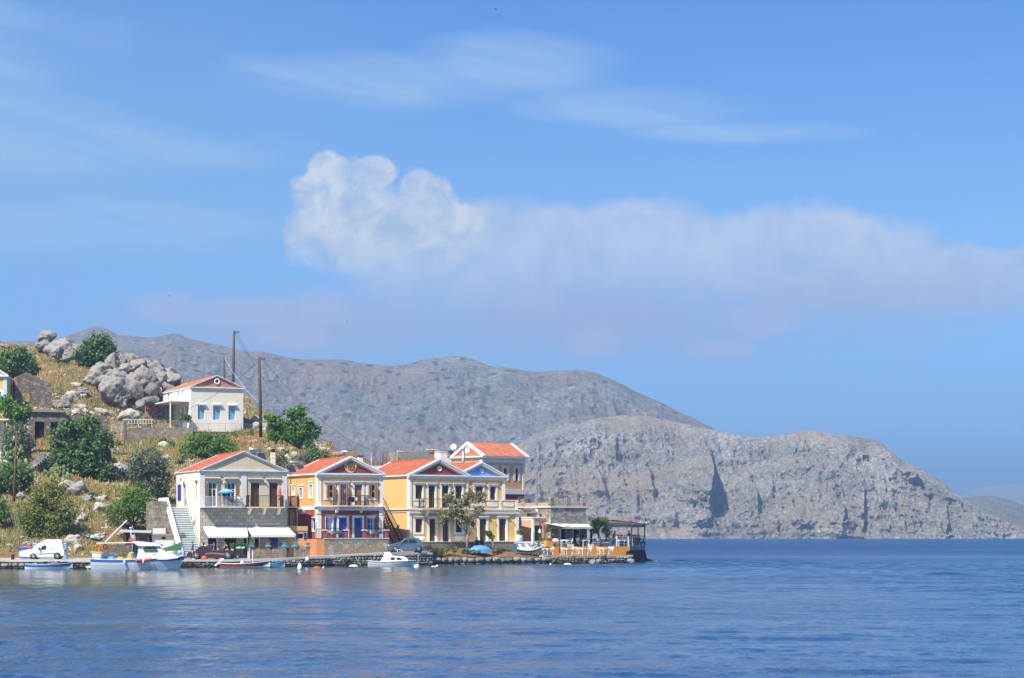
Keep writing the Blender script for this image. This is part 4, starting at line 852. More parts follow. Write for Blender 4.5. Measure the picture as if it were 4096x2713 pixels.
def planter_boat(px0, px1, lab, v):
    u0, u1 = H2.fu(Z7(px0, 0)[0], v), H2.fu(Z7(px1, 0)[0], v); z = H2.zl(Z7(0, 1058)[1], u0, v); mb = MB(); n = 8; L = u1-u0
    ra = []
    for k in range(n+1):
        t_ = k/n; b = .28*math.sin(math.pi*min(1, .12+t_*.8))**.7; zz_ = .05*(2*t_-1)**2; ra.append([(u0+L*t_, v-b, z+.33+zz_), (u0+L*t_, v-b*.4, z+.02), (u0+L*t_, v+b*.4, z+.02), (u0+L*t_, v+b, z+.33+zz_)])
    for a, b in zip(ra[:-1], ra[1:]): mb.hexa(a, b)
    e = empty('boat_planter', H2.world(0, 0, 0), R(26), lab, 'planter'); o = mb.build('hull', mat('pale_blue_boat_paint', (.35, .58, .68), .5, .1, 2), e); f_ = MB(); f_.beam((u0+.1, v, z+.27), (u1-.1, v, z+.27), .35, .03); f_.build('soil', MC['dark_interior'], e)
    l_ = MB(); [l_.box(u-.02, u+.02, v-.15, v+.15, zt+.05, z+.1) for u in (u0+L*.3, u0+L*.7)]; l_.build('stand', iron, e)
planter_boat(610, 750, 'pale blue boat shaped planter left of the two red middle pillars', D2+.75); planter_boat(1102, 1238, 'pale blue boat shaped planter at the right end of the terrace', D2+.75)
# annex between houses 1 and 2
h = AX = House(1158, 2225, 216.5, 26, 'small_annex', 'low apricot annex with a blue window squeezed between the beige and orange houses', 'annex')
ur = h.fu(1229.8); ztp = h.f(ZA(700, 688))[1]; r = h.rect('f', ZA, 592, 885, 745, 1005); o = opening(h, 'f', 0, r, 'dark', leaf=blue)
for (a, b) in ((r[0]-.4, r[0]-.01), (r[1]+.01, r[1]+.3)): sidesh(h, 'f', 0, a, b, r[2]-.1, r[3]+.12, blue, o)
z2 = h.f(ZA(700, 810))[1]; wall(h, 'f', 0, -1.2, ur, -.5, z2, apricot); shell(h, -1.2, ur, 0, 3, -.5, z2, apricot, 'f'); mb = MB(); mb.box(-1.2, ur+.02, -.05, .15, z2+.003, ztp); mb.box(ur-.15, ur+.02, .15, 3, z2+.003, ztp); mb.build('parapet', apricot, h.e)
v2 = 2.2; x0, x1 = h.fu(ZA(318, 0)[0], v2), h.fu(ZA(592, 0)[0], v2); r = h.rect('f', ZA, 385, 245, 530, 670, v2); opening(h, 'f', v2, r, 'door', leaf=mat('tan_door_panel', (.45, .25, .10), .6, .15, 3), trim=1, tw=.12, tm=mat('red_brown_door_frame', (.15, .03, .02), .6, .2, 3))
zt3 = h.zl(ZA(0, 205)[1], x1, v2); wall(h, 'f', v2, x0-1, x1, z2, zt3, apricot); shell(h, x0-1, x1, v2, 5, z2, zt3, apricot, 'f'); mb = MB(); mb.box(x0-1, x1+.15, v2-.5, 5.1, zt3+.002, zt3+.12); mb.build('roof_slab', offwhite, h.e)
railing(h.e, [(x0-.2, v2-.4, zt3+.12), (x1, v2-.4, zt3+.12), (x1, 4.8, zt3+.12)], 1.0, rustiron, .2, name='roof_railing'); railing(h.e, [(x0, .3, z2+.3), (ur-.05, .3, z2+.3), (ur+.9, .3, z2+.3)], .9, iron, .2)
mb = MB(); n = 9
for k in range(n): mb.box(ur+.05, ur+1.3, .4+k*.28, .4+(k+1)*.28+.02, -.3, .0+.26*(k+1))
mb.build('blue_steps', mat('turquoise_step_paint', (.10, .30, .38), .8, .15, 2), h.e)
# ---------------- house 3: yellow house, burgundy gable; 3b: blue gable wing
h = H3 = House(Z8(418, 0)[0], 2167.5, 226, 30, 'yellow_house', 'yellow house with white trim, burgundy gable and brown shutters')
UM = h.fu(Z8(1118, 0)[0]); UR = h.fu(Z8(1725, 0)[0]); VD = 11.0; ze = h.f(Z8(418, 358))[1]; za = h.zl(Z8(0, 168)[1], UM/2, 0); zm, zm2 = h.f(Z8(418, 822))[1], h.f(Z8(418, 775))[1]; ztp = h.f(Z8(440, 408))[1]
for (b, st_) in [((487, 487, 571, 650), 'shut'), ((646, 489, 725, 757), 'door'), ((806, 490, 888, 757), 'door'), ((968, 492, 1050, 655), 'shut'), ((487, 892, 571, 1056), 'shut'), ((655, 893, 731, 1164), 'door'), ((814, 893, 889, 1164), 'door'), ((973, 894, 1051, 1056), 'shut')]:
    r = h.rect('f', Z8, *b); opening(h, 'f', 0, r, st_, trim=1, tw=.2, corn=.2, rec=.24)
wall(h, 'f', 0, 0, UM, zm2, ze, yellow, revm=white, rec=.24); wall(h, 'f', 0, 0, UM, -.6, zm2, yellow, revm=white, rec=.24); shell(h, 0, UM, 0, VD, -.6, ze, yellow, 'f')
def plaque(hh, b, v=0):
    r = hh.rect('f', Z8, *b, v); u0, u1, z0, z1 = r; c_ = .13; w_ = MB()
    pts = [(u0+c_, z0), (u1-c_, z0), (u1-c_, z0+.07), (u1-.04, z0+.09), (u1-.04, z0+.16), (u1, (z0+z1)/2), (u1-.04, z1-.16), (u1-.04, z1-.09), (u1-c_, z1-.07), (u1-c_, z1), (u0+c_, z1), (u0+c_, z1-.07), (u0+.04, z1-.09), (u0+.04, z1-.16), (u0, (z0+z1)/2), (u0+.04, z0+.16), (u0+.04, z0+.09), (u0+c_, z0+.07)]
    w_.hexa([(a, v-.05, z) for a, z in pts], [(a, v+.01, z) for a, z in pts]); w_.build('white_panel', white, hh.e)
for b in ((470, 686, 600, 740), (945, 690, 1075, 742), (475, 1096, 598, 1145), (955, 1094, 1078, 1143)): plaque(h, b)
pw = h.f(Z8(441, 0))[0]; mb = MB()
for (z0, z1) in ((-.02, zm), (zm2, ztp)): mb.box(-.06, pw, -.07, .5, z0, z1); mb.box(UM-pw*.55, UM+.05, -.07, .3, z0, z1)
mb.box(-.062, UM+.05, -.08, .5, ztp, ze); mb.box(-.062, .2, .5, VD, ztp+.1, ze); mb.box(-.064, UM+.003, -.085, .5, zm, zm2); mb.box(-.064, .2, .5, VD, zm+.1, zm2-.1); mb.build('trim_band', white, h.e)
mb = MB(); mb.box(-.2, UM, -.22, -.086, zm2-.05, zm2+.05); mb.box(-.2, UM, -.2, -.086, zm-.02, zm+.05); mb.box(-.2, -.065, -.086, VD, zm2-.05, zm2+.04); mb.build('string_course', white, h.e)
rf, pd = gable(h, 0, UM, 0, VD, ze, za, tile, yellow, white, ov=.22, rk=.34, tym=burg); u = h.fu(Z8(775, 0)[0]); medallion(h, u, h.zl(Z8(0, 284)[1], u, 0), -.02, .30, greyblue, pd)
u0, u1 = h.fu(Z8(580, 0)[0], -1.1), h.fu(Z8(1050, 0)[0], -1.1); balcony(h, u0, u1, -.09, 1.05, zm2+.04, 1.05, white, iron, (u0+.9, u1-.7), gap=.13, belly=.07)
for (x, y) in ((615, 470), (934, 470), (617, 915)): u, z = h.f(Z8(x, y)); lamp_part(h, u, z, 0)
h = H3b = House(Z8(418, 0)[0], 2167.5, 226, 30, 'yellow_house', 'yellow wing with sky blue gable and a panelled roof terrace on its right')
VU = 1.6; zeb = h.zl(Z8(0, 378)[1], h.fu(Z8(1560, 0)[0], VU), VU); uL, uR2 = h.fu(Z8(985, 0)[0], VU), h.fu(Z8(1563, 0)[0], VU); zab = h.zl(Z8(0, 208)[1], (uL+uR2)/2, VU); ztb = h.zl(Z8(0, 428)[1], uR2, VU)
for (b, v) in [((1210, 502, 1300, 740), VU), ((1386, 504, 1456, 740), VU), ((1260, 893, 1345, 1160), 0), ((1495, 893, 1580, 1158), 0)]:
    r = h.rect('f', Z8, *b, v); opening(h, 'f', v, r, 'door', trim=1, tw=.22, corn=.2, rec=.24)
wall(h, 'f', 0, UM+.003, UR, -.6, zm2, yellow, revm=white, rec=.24); shell(h, UM+.003, UR, 0, 9, -.6, zm2, yellow, 'f')
wall(h, 'f', VU, UM+.06, uR2, zm2, zeb, yellow, revm=white, rec=.24); shell(h, UM+.06, uR2, VU, 9, zm2, zeb, yellow, 'f')
mb = MB(); mb.box(UM+.006, UR+.06, -.085, .3, zm, zm2); mb.box(UR-.34, UR+.06, -.07, .4, -.02, zm); mb.box(uR2-.28, uR2+.05, VU-.07, VU+.4, zm2, ztb); mb.box(UM+.07, uR2+.052, VU-.08, VU+.5, ztb, zeb); mb.build('trim_band', white, h.e)
mb = MB(); mb.box(UM+.001, UR+.22, -.22, -.086, zm2-.05, zm2+.05); mb.box(UM+.001, UR+.2, -.2, -.086, zm-.02, zm+.05); mb.box(UR+.061, UR+.22, -.086, 9, zm2-.05, zm2+.05); mb.build('string_course', white, h.e)
rf, pd = gable(h, uL, uR2, VU, 9, zeb, zab, tile, yellow, white, ov=.22, rk=.32, tym=skyb); u = h.fu(Z8(1285, 0)[0], VU); medallion(h, u, h.zl(Z8(0, 314)[1], u, VU), VU-.02, .27, greyblue, pd)
zpt = h.f(Z8(1500, 667))[1]; mb = MB(); mb.box(UM+.09, UR-.02, .02, .18, zm2+.003, zpt-.06); mb.box(UR-.2, UR-.02, .18, 6, zm2+.003, zpt-.06); par = mb.build('parapet', yellow, h.e)
mb = MB(); mb.box(UM+.08, UR+.04, -.02, .24, zpt-.058, zpt+.03); mb.box(UR-.24, UR+.04, .24, 6, zpt-.058, zpt+.03)
for x in (1316, 1514, 1710): u = h.fu(Z8(x, 0)[0]); mb.box(u-.13, u+.13, -.03, .23, zm2+.05, zpt-.06)
mb.build('rail_and_posts', white, par)
for b in ((1150, 692, 1290, 742), (1350, 695, 1482, 744), (1546, 697, 1678, 744)): plaque(h, b, .02)
for (x, y, v) in ((1173, 490, VU), (1347, 490, VU), (1430, 915, 0), (1655, 915, 0)): u, z = h.f(Z8(x, y), v); lamp_part(h, u, z, v)
mb = MB(); u = h.fu(ZT(1284, 0)[0], 6); z1_ = h.zl(ZT(0, 200)[1], u, 6); mb.tube((u, 6, zeb), (u, 6, z1_-.1), .19, n=12); mb.lathe((u, 6, z1_-.1), [(.19, 0), (.26, .02), (.2, .14), (.01, .18)], 12); mb.build('flue_pipe', chrome, h.e)
# platform in front of house 3
pf = empty('stone_platform', H3.world(0, 0, 0), R(30), 'long low stone platform along the foot of the yellow house', 'platform'); up0, up1 = H3.fu(Z8(560, 0)[0], -1.4), H3.fu(Z8(2120, 0)[0], -1.4)
mb = MB(); mb.box(up0, up1+1, -1.4, -.003, -1.4, -.04); mb.build('wall', rub if 0 else stone('platform_crazy_stone', (.30, .29, .26), 1.2, .03, (.12, .11, .1), .15, 1.2, .4), pf); mb = MB(); mb.box(up0-.04, up1+1, -1.46, -.001, -.038, .03); mb.build('paving', warmwhite, pf)
# iron stair between house 2 and 3
sx = H3.fu(Z8(260, 0)[0], -.9)
stI = empty('iron_staircase', H3.world(0, 0, 0), R(30), 'black iron staircase between the red house and the yellow house', 'staircase'); A = Vector((-1.0, -.4, -.5)); B = Vector((-1.0, 5.2, 4.6)); mb = MB()
mb.beam(A, B, .08, .22); mb.beam(A+Vector((-.9, 0, 0)), B+Vector((-.9, 0, 0)), .08, .22)
for k in range(18): p = A+(B-A)*(k+.5)/18; mb.box(p.x-.9, p.x, p.y-.14, p.y+.14, p.z-.02, p.z+.02)
mb.build('steps', iron, stI); mb = MB(); up_ = Vector((0, 0, 1.0))
for dx in (0, -.9):
    mb.beam(A+up_+Vector((dx, 0, 0)), B+up_+Vector((dx, 0, 0)), .05, .05)
    for k in range(22): p = A+(B-A)*k/21+Vector((dx, 0, 0)); mb.box(p.x-.012, p.x+.012, p.y-.012, p.y+.012, p.z, p.z+1)
mb.build('railing', iron, stI)
# ---------------- house 4: salmon house behind
h = H4 = House(ZT(1560, 0)[0], 2120, 247, 42, 'salmon_house', 'tall salmon house with coral gable and long orange tiled roof behind the yellow ones')
UE = h.fu(ZT(2175, 0)[0]); VD = h.sv(ZT(1140, 0)[0]); ze = h.f(ZT(1560, 318))[1]; za = h.zl(ZT(0, 108)[1], 0, VD/2); ztp = h.f(ZT(1700, 405))[1]
for b in ((1700, 482, 1768, 660), (1872, 486, 1926, 662), (2043, 490, 2090, 668)): r = h.rect('f', ZT, *b); opening(h, 'f', 0, r, 'gdoor', trim=1, tw=.26, corn=.18, leaf=wood, rec=.3, tm=offwhite, name='window')
zl1, zl2 = h.zl(ZT(0, 800)[1], UE, 0), h.zl(ZT(0, 868)[1], UE, 0)
wall(h, 'f', 0, 0, UE, zl1, ze, salmon, revm=offwhite, rec=.3); wall(h, 'f', 0, 0, UE, -1, zl1, burg); shell(h, 0, UE, 0, VD, -1, ze, salmon, 'f')
mb = MB(); mb.box(-.06, UE+.05, -.08, .4, ztp, ze); mb.box(-.06, .3, .4, VD, ztp+.3, ze); mb.box(UE-.3, UE+.05, -.07, .4, zl1, ztp); mb.box(-.05, UE+.05, -.09, .4, zl2, zl1); mb.build('trim_band', offwhite, h.e)
mb = MB(); mb.box(-.3, UE+.35, -.4, .02, ze-.06, ze+.1); mb.box(-.3, .02, .02, VD+.2, ze-.06, ze+.1); mb.build('eaves_cornice', offwhite, h.e); ov = .4
mb = MB(); vm = VD/2; zq = lambda v: za-(za-ze-.12)*abs(v-vm)/(vm+ov)
for (a, b) in ((-ov, vm), (vm, VD+ov)): A = [(.1, a, zq(a)), (UE+.2, a, zq(a)), (UE+.2, b, zq(b)), (.1, b, zq(b))]; mb.hexa([(x, y, z-.1) for x, y, z in A], A)
mb.build('roof', tile2, h.e)
for uu in (-.16, UE+.1):
    mb = MB()
    for (a, b) in ((-ov, vm), (vm, VD+ov)): mb.hexa([(uu, a, zq(a)-.28), (uu+.36, a, zq(a)-.28), (uu+.36, b, zq(b)-.28), (uu, b, zq(b)-.28)], [(uu, a, zq(a)+.06), (uu+.36, a, zq(a)+.06), (uu+.36, b, zq(b)+.06), (uu, b, zq(b)+.06)])
    mb.build('rake_cornice', white, h.e)
mb = MB(); mb.hexa([(-.01, 0, ze), (-.01, vm, za-.25), (-.01, VD, ze)], [(.2, 0, ze), (.2, vm, za-.25), (.2, VD, ze)]); pd = mb.build('pediment', coral, h.e)
a, z = h.sd(ZT(1335, 220)); medallion(h, vm, z, -.02, .42, white, pd, axis='x')
# flat roofed parts behind house 3
h = BK = House(ZT(920, 0)[0], 2120, 250, 30, 'flat_roof_house', 'cream flat roofed building behind the red roofs with a white tank on top', 'house'); UE = h.fu(ZT(1400, 0)[0]); zt = h.zl(ZT(0, 340)[1], UE/2, 0)
mb = MB(); mb.box(0, UE, 0, 8, -1, zt-.6); mb.build('wall', offwhite, h.e); mb = MB(); mb.box(-.05, UE+.05, -.06, .25, zt-.598, zt); mb.build('parapet', cream, h.e)
r = h.rect('f', ZT, 952, 252, 1055, 338, 1.0); mb = MB(); mb.box(r[0], r[1], 1, 2.4, zt-.5, r[3]); mb.box(r[0]-.06, r[1]+.06, .95, 2.45, r[3]+.002, r[3]+.08); mb.build('roof_box', offwhite, h.e)
def dish(loc, r, face, label, mast=1.0, nm='satellite_dish'):
    e = empty(nm, loc, 0, label, 'satellite dish'); d = Vector(face).normalized(); q = d.to_track_quat('Z', 'Y').to_matrix()
    mb = MB(); i = 0; prof = [(r*k/5, .22*r*(k/5)**2) for k in range(1, 6)]
    mb.lathe((0, 0, 0), [(.01, 0)]+prof+[(r, .22*r+.02)]+[(a, b+.025) for a, b in prof[::-1]][1:]+[(.01, .025)], 20)
    mb.v = [tuple(q @ Vector(v)+Vector((0, 0, mast))) for v in mb.v]; mb.build('reflector', offwhite, e)
    a = MB(); P0 = q @ Vector((0, -r*.9, .1))+Vector((0, 0, mast)); P1 = q @ Vector((0, -.05, r*.9))+Vector((0, 0, mast)); a.beam(P0, P1, .03, .03); a.ball(P1, .07, 8); a.build('feed_arm', iron, e)
    m_ = MB(); m_.tube((0, .1, 0), (0, .05, mast), .035); m_.build('mast', steel, e); return e
p = ZT(1145, 178); dish(BK.world(BK.fu(p[0], 2.5), 2.5, BK.zl(p[1], BK.fu(p[0], 2.5), 2.5)-1.1), .37, (-.1, -1, .12), 'large white satellite dish on the flat roof left of the coral gable', 1.1)
def solar_heater(h, v, quadp, tankp, label, grp=None, Z=None, lean=.7):
    """panels on a sloping frame with a horizontal tank above"""
    e = empty('solar_water_heater', h.world(0, 0, 0), h.e.rotation_euler[2], label, 'solar heater', grp)
    for (x0, y0, x1, y1) in quadp:
        u0, u1 = h.fu(Z(x0, 0)[0], v), h.fu(Z(x1, 0)[0], v); z1 = h.zl(Z(0, y0)[1], u0, v+lean); z0 = h.zl(Z(0, y1)[1], u0, v)
        mb = MB(); A = [(u0, v, z0), (u1, v, z0), (u1, v+lean*1.5, z1), (u0, v+lean*1.5, z1)]; mb.hexa([(x, y, z-.08) for x, y, z in A], A, 0); o = mb.build('panel', chrome, e)
        g = MB(); ins = lambda t, s_: (u0+(u1-u0)*t, v+lean*1.5*s_, z0+(z1-z0)*s_+.02); g.poly([ins(.06, .05), ins(.94, .05), ins(.94, .95), ins(.06, .95)]); g.build('glass', solar, o)
    (x0, y0, x1, y1) = tankp; u0, u1 = h.fu(Z(x0, 0)[0], v+lean), h.fu(Z(x1, 0)[0], v+lean); zc = h.zl(Z(0, (y0+y1)/2)[1], u0, v+lean); rr = (h.zl(Z(0, y0)[1], u0, v+lean)-h.zl(Z(0, y1)[1], u0, v+lean))/2
    mb = MB(); yv = v+lean*1.5; mb.lathe(((u0), yv, zc), [(rr*.5, -.06), (rr, 0), (rr, u1-u0), (rr*.5, u1-u0+.06)], 14, 0, 'x'); mb.build('tank', chrome, e)
    mb = MB(); [mb.beam((u, yv, zc), (u, yv+.1, zc-1.6), .05, .05) for u in (u0+.2, u1-.2)]; mb.build('stand', steel, e)
solar_heater(BK, 2.2, [(1100, 226, 1195, 292)], (1060, 268, 1125, 300), 'dark solar panel behind the satellite dish on the flat roof', Z=ZT)
solar_heater(H1, 5.0, [(905, 92, 1000, 150), (1010, 95, 1115, 180)], (905, 30, 1050, 80), 'solar water heater with grey tank on the beige house roof', Z=Z6)
solar_heater(AX, 8.0, [(72, 190, 190, 285), (200, 190, 300, 240)], (108, 132, 242, 180), 'solar water heater with shiny tank between the beige and orange houses', Z=Z7)
# block wall, ochre pillar, rebar
h = BW = House(ZT(345, 0)[0], 2120, 262, 24, 'block_wall', 'unfinished concrete block wall with an ochre pillar behind the roofs', 'wall'); UE = h.fu(ZT(865, 0)[0]); zt = h.zl(ZT(0, 245)[1], 0, 0)
mb = MB(); mb.box(0, UE, 0, .3, -4, zt); mb.box(0, .3, .3, 4, -4, zt); mb.build('wall', block, h.e); mb = MB(); mb.box(-.1, .6, -.05, .35, zt+.003, zt+.12); mb.build('coping', offwhite, h.e)
u1 = h.fu(ZT(920, 0)[0]); mb = MB(); zt2 = h.zl(ZT(0, 222)[1], u1, 0); mb.box(UE+.003, u1, -.2, .5, -4, zt2); p_ = mb.build('pillar', apricot, h.e); mb = MB(); mb.box(UE-.9, u1+.03, -.22, .52, zt2+.002, zt2+.1); mb.build('coping', offwhite, p_)
h = SL = House(ZT(-60, 0)[0], 2120, 258, 24, 'unfinished_building', 'bare concrete slab bristling with rusty rebar between the house roofs', 'building'); UE = h.fu(ZT(400, 0)[0]); zt = h.zl(ZT(0, 450)[1], 0, 0)
mb = MB(); mb.box(0, UE, 0, 5, -4, zt-.35); mb.build('wall', block, h.e); mb = MB(); mb.box(-.2, UE+.1, -.15, 5.1, zt-.348, zt); mb.build('slab', offwhite, h.e)
mb = MB(); rr_ = random.Random(5)
for k in range(70):
    u = rr_.uniform(0, UE); hh = rr_.uniform(.4, 1.0); 
    if k > 45: u = UE-rr_.uniform(0, 1.8); hh = rr_.uniform(.9, 1.9)
    v = rr_.choice((.2, 2.2, 4.6)); mb.beam((u, v, zt-.05), (u+rr_.uniform(-.06, .06), v, zt+hh), .03, .03)
mb.build('rebar', rustiron, h.e)
# ---------------- upper white house
h = UW = House(Z2(980, 0)[0], Z2(0, 1330)[1], 280, 24, 'white_house', 'white house with dusty rose gable and light blue shutters high on the slope')
UE = h.fu(Z2(1640, 0)[0]); VD = h.sv(Z2(622, 0)[0]); ze = h.f(Z2(980, 775))[1]; za = h.zl(Z2(0, 636)[1], UE/2, 0)
for b in ((1070, 1020, 1155, 1186), (1263, 1023, 1352, 1190), (1456, 1028, 1541, 1193)): r = h.rect('f', Z2, *b); o = opening(h, 'f', 0, r, 'shut', leaf=lblue, rec=.28); c_ = MB(); c_.box(r[0]-.12, r[1]+.18, -.3, -.003, r[3]+.18, r[3]+.26); c_.build('hood', white, o)
ww = wallmat('white_plaster', (.74, .69, .58), .2); wall(h, 'f', 0, 0, UE, -.6, ze, ww, revm=white, rec=.28)
for b in ((690, 855, 712, 945), (814, 832, 836, 915), (868, 822, 890, 905)): r = h.rect('s', Z2, *b); opening(h, 's', 0, r, 'shut', leaf=lblue)
for b in ((820, 1040, 836, 1195), (874, 1035, 892, 1200), (925, 1025, 950, 1200)): r = h.rect('s', Z2, *b); opening(h, 's', 0, r, 'shut', leaf=lblue)
wall(h, 's', 0, 0, VD, -.6, ze, white, revm=cream); shell(h, 0, UE, 0, VD, -.6, ze, white, 'fs')
rf, pd = gable(h, 0, UE, 0, VD, ze, za, tile2, rose, white, ov=.12, rk=.13, proud=.2, base_h=.12); u, z = h.f(Z2(1310, 710)); mb = MB(); mb.torus((u, -.08, h.zl(Z2(0, 710)[1], u, 0)), .3, .1, 'y', 22, 8); mb.lathe((u, -.01, h.zl(Z2(0, 710)[1], u, 0)), [(.28, 0), (.28, -.03), (.01, -.03)], 18, 1, 'y'); mb.build('round_window', [white, black], pd)
va, zc = h.sd(Z2(970, 962)); v_b = h.sv(Z2(700, 0)[0]); mb = MB(); mb.box(-2.6, -.004, va+.1, v_b, zc-.02, zc+.14); mb.build('canopy', white, h.e); mb = MB(); [mb.box(-2.55, -2.4, v, v+.15, -.3, zc-.02) for v in (va+.3, v_b-.4)]; mb.build('canopy_post', cream, h.e)
dp = Z2(592, 822); v = h.sv(dp[0], -.4); dish(h.world(-.5, h.sv(dp[0], -.5), h.zl(dp[1], -.5, h.sv(dp[0], -.5))-.6), .40, (-.3, -1, .15), 'white satellite dish on the left corner of the white house up the hill', .6)
h = LT = House(Z2(420, 0)[0], Z2(0, 1290)[1], 287, 14, 'stone_outhouse', 'small rubble stone outhouse with a light blue door left of the upper white house', 'outbuilding'); ur = h.fu(Z2(745, 0)[0]); zt = h.f(Z2(600, 985))[1]
r = h.rect('f', Z2, 645, 1042, 738, 1280); opening(h, 'f', 0, r, 'door', leaf=lblue); wall(h, 'f', 0, 0, ur, -.5, zt, rub); shell(h, 0, ur, 0, 4, -.5, zt, rub, 'f')
# terrace walls of the upper house, following the slope edge
def wallthing(name, label, p0, p1, Y0, Y1, hb, m, thick=.4, cat='wall', cop=None):
    """p0, p1: top edge points of the wall on the photograph"""
    A = W(p0[0], p0[1], Y0); B = W(p1[0], p1[1], Y1); e = empty(name, A, math.atan2(B.y-A.y, B.x-A.x), label, cat); L = math.hypot(B.x-A.x, B.y-A.y); dz = B.z-A.z
    mb = MB(); n = max(1, int(L/1.5))
    for k in range(n):
        a, b = L*k/n, L*(k+1)/n; za_, zb_ = dz*k/n, dz*(k+1)/n; mb.hexa([(a, 0, -hb), (b, 0, -hb), (b, thick, -hb), (a, thick, -hb)], [(a, 0, za_), (b, 0, zb_), (b, thick, zb_), (a, thick, za_)])
    o = mb.build('wall', m, e)
    if cop: mb = MB(); mb.hexa([(-.05, -.05, .002), (L+.05, -.05, dz+.002), (L+.05, thick+.05, dz+.002), (-.05, thick+.05, .002)], [(-.05, -.05, .1), (L+.05, -.05, dz+.1), (L+.05, thick+.05, dz+.1), (-.05, thick+.05, .1)]); mb.build('coping', cop, o)
    return e, L, dz
e1, L1, d1 = wallthing('terrace_wall', 'rubble stone terrace wall with orange stones under the upper white house', Z2(190, 1292), Z2(1005, 1290), 274, 276.5, 7, rub)
railing(e1, [(0, .2, 0), (L1, .2, d1)], .95, steel, 1.9, .02, horiz=4, name='railing')
e2, L2, d2 = wallthing('terrace_wall', 'dark rough terrace wall below the front of the upper white house', Z2(1005, 1335), Z2(1835, 1345), 276.8, 281, 5, darkst)
railing(e2, [(0, .2, 0), (L2, .2, d2)], 1.05, steel, 1.9, .02, horiz=4, name='railing')
mb = MB(); mb.box(0, L2, .4, 2.2, -.6, -.05); mb.build('paving', warmwhite, e2); mb = MB(); mb.box(0, L1, .4, 9, -.6, -.05); mb.build('paving', warmwhite, e1)
wallthing('garden_wall', 'short pale stone wall at the left end of the upper terrace', Z2(0, 1210), Z2(140, 1205), 277, 274.2, 3, rub)
# ---------------- ruin and the lower dark building on the left
h = RU = House(Z1(168, 0)[0], Z1(0, 1100)[1], 268, 20, 'ruined_house', 'roofless stone ruin with a broken gable and an empty doorway', 'ruin'); UE = h.fu(Z1(588, 0)[0]); VD = 7
r = h.rect('f', Z1, 258, 918, 345, 1100); zt = h.zl(Z1(0, 735)[1], 0, 0); zap = h.zl(Z1(0, 682)[1], UE*.3, 0); r = (r[0], r[1], -.3, r[3]); mb = MB()
prof = [(0, zt), (UE*.3, zap), (UE*.55, h.zl(Z1(0, 725)[1], UE*.55, 0)), (UE*.72, h.zl(Z1(0, 760)[1], UE*.7, 0)), (UE*.86, h.zl(Z1(0, 790)[1], UE, 0)), (UE, h.zl(Z1(0, 830)[1], UE, 0))]
def zp(u): return float(np.interp(u, [p[0] for p in prof], [p[1] for p in prof]))+.14*mn.noise(Vector((u*3, 0, 1)))
us = sorted(set(list(np.linspace(0, UE, 26))+[r[0], r[1]]))
for a, b in zip(us[:-1], us[1:]):
    m_ = (a+b)/2; z0 = r[3] if r[0] < m_ < r[1] else -4; mb.hexa([(a, 0, z0), (b, 0, z0), (b, .55, z0), (a, .55, z0)], [(a, 0, zp(a)), (b, 0, zp(b)), (b, .55, zp(b)), (a, .55, zp(a))])
mb.build('gable_wall', darkst, h.e); mb = MB(); mb.box(r[0]-.15, r[1]+.15, -.03, .58, r[3], r[3]+.14); mb.build('lintel', wood2, h.e)
mb = MB(); n = 12
for k in range(n): a, b = .55+(VD-.55)*k/n, .55+(VD-.55)*(k+1)/n; f_ = lambda v: zt-.1-.3*abs(mn.noise(Vector((v, 2, 0)))); mb.hexa([(0, a, -4), (.5, a, -4), (.5, b, -4), (0, b, -4)], [(0, a, f_(a)), (.5, a, f_(a)), (.5, b, f_(b)), (0, b, f_(b))])
mb.build('side_wall', rub, h.e)
h = LB = House(Z1(340, 0)[0], Z1(0, 1500)[1], 259, 16, 'stone_storehouse', 'dark grey stone storehouse with two black arched openings and a flat slab roof', 'building'); UE = h.fu(Z1(752, 0)[0])
for b in ((397, 1246, 508, 1500), (580, 1248, 660, 1345)): r = h.rect('f', Z1, *b); opening(h, 'f', 0, r, 'dark_door' if b[0] < 500 else 'dark', rec=.5)
zt = h.f(Z1(340, 1112))[1]; wall(h, 'f', 0, 0, UE, -2.5, zt-.25, darkst, rec=.5); shell(h, 0, UE, 0, 6, -2.5, zt-.25, darkst, 'f'); mb = MB(); mb.box(-.1, UE+.05, -.35, 6, zt-.248, zt); mb.build('roof_slab', block, h.e)
wallthing('field_wall', 'grey dry stone wall running right from the dark storehouse', Z1(752, 1172), Z1(1255, 1178), 260.5, 262, 4.5, darkst)
# blue trimmed house cut by the left edge, and a white porch below
h = BT = House(-150, Z1(0, 1100)[1], 262, 8, 'blue_trimmed_house', 'yellow house with pale blue cornice and shutters cut by the left edge'); UE = h.fu(Z1(76, 0)[0]); ze = h.f(Z1(50, 720))[1]; za = ze+1.9
r = h.rect('f', Z1, -30, 905, 14, 1095); o = opening(h, 'f', 0, r, 'shut', leaf=lblue, trim=1, tw=.25); wall(h, 'f', 0, 0, UE, -4, ze, yellow); shell(h, 0, UE, 0, 7, -4, ze, yellow, 'f')
mb = MB(); r = h.rect('f', Z1, 40, 720, 76, 1100); mb.box(r[0], UE+.03, -.07, .3, -4, ze-.3); mb.box(-.02, UE+.05, -.1, .3, ze-.35, ze); mb.build('trim_band', mat('pale_blue_trim', (.48, .62, .72), .8, .1, 1), h.e); gable(h, 0, UE, 0, 7, ze, za, tile, cream, white, rk=.25)
h = PO = House(-160, Z4(0, 140)[1], 247, 8, 'white_porch_house', 'small white porch house with a railing at the left edge'); UE = h.fu(Z4(94, 0)[0]); z1_ = h.f(Z4(50, 55))[1]; z2_ = h.zl(Z1(0, 1215)[1], UE, 0)
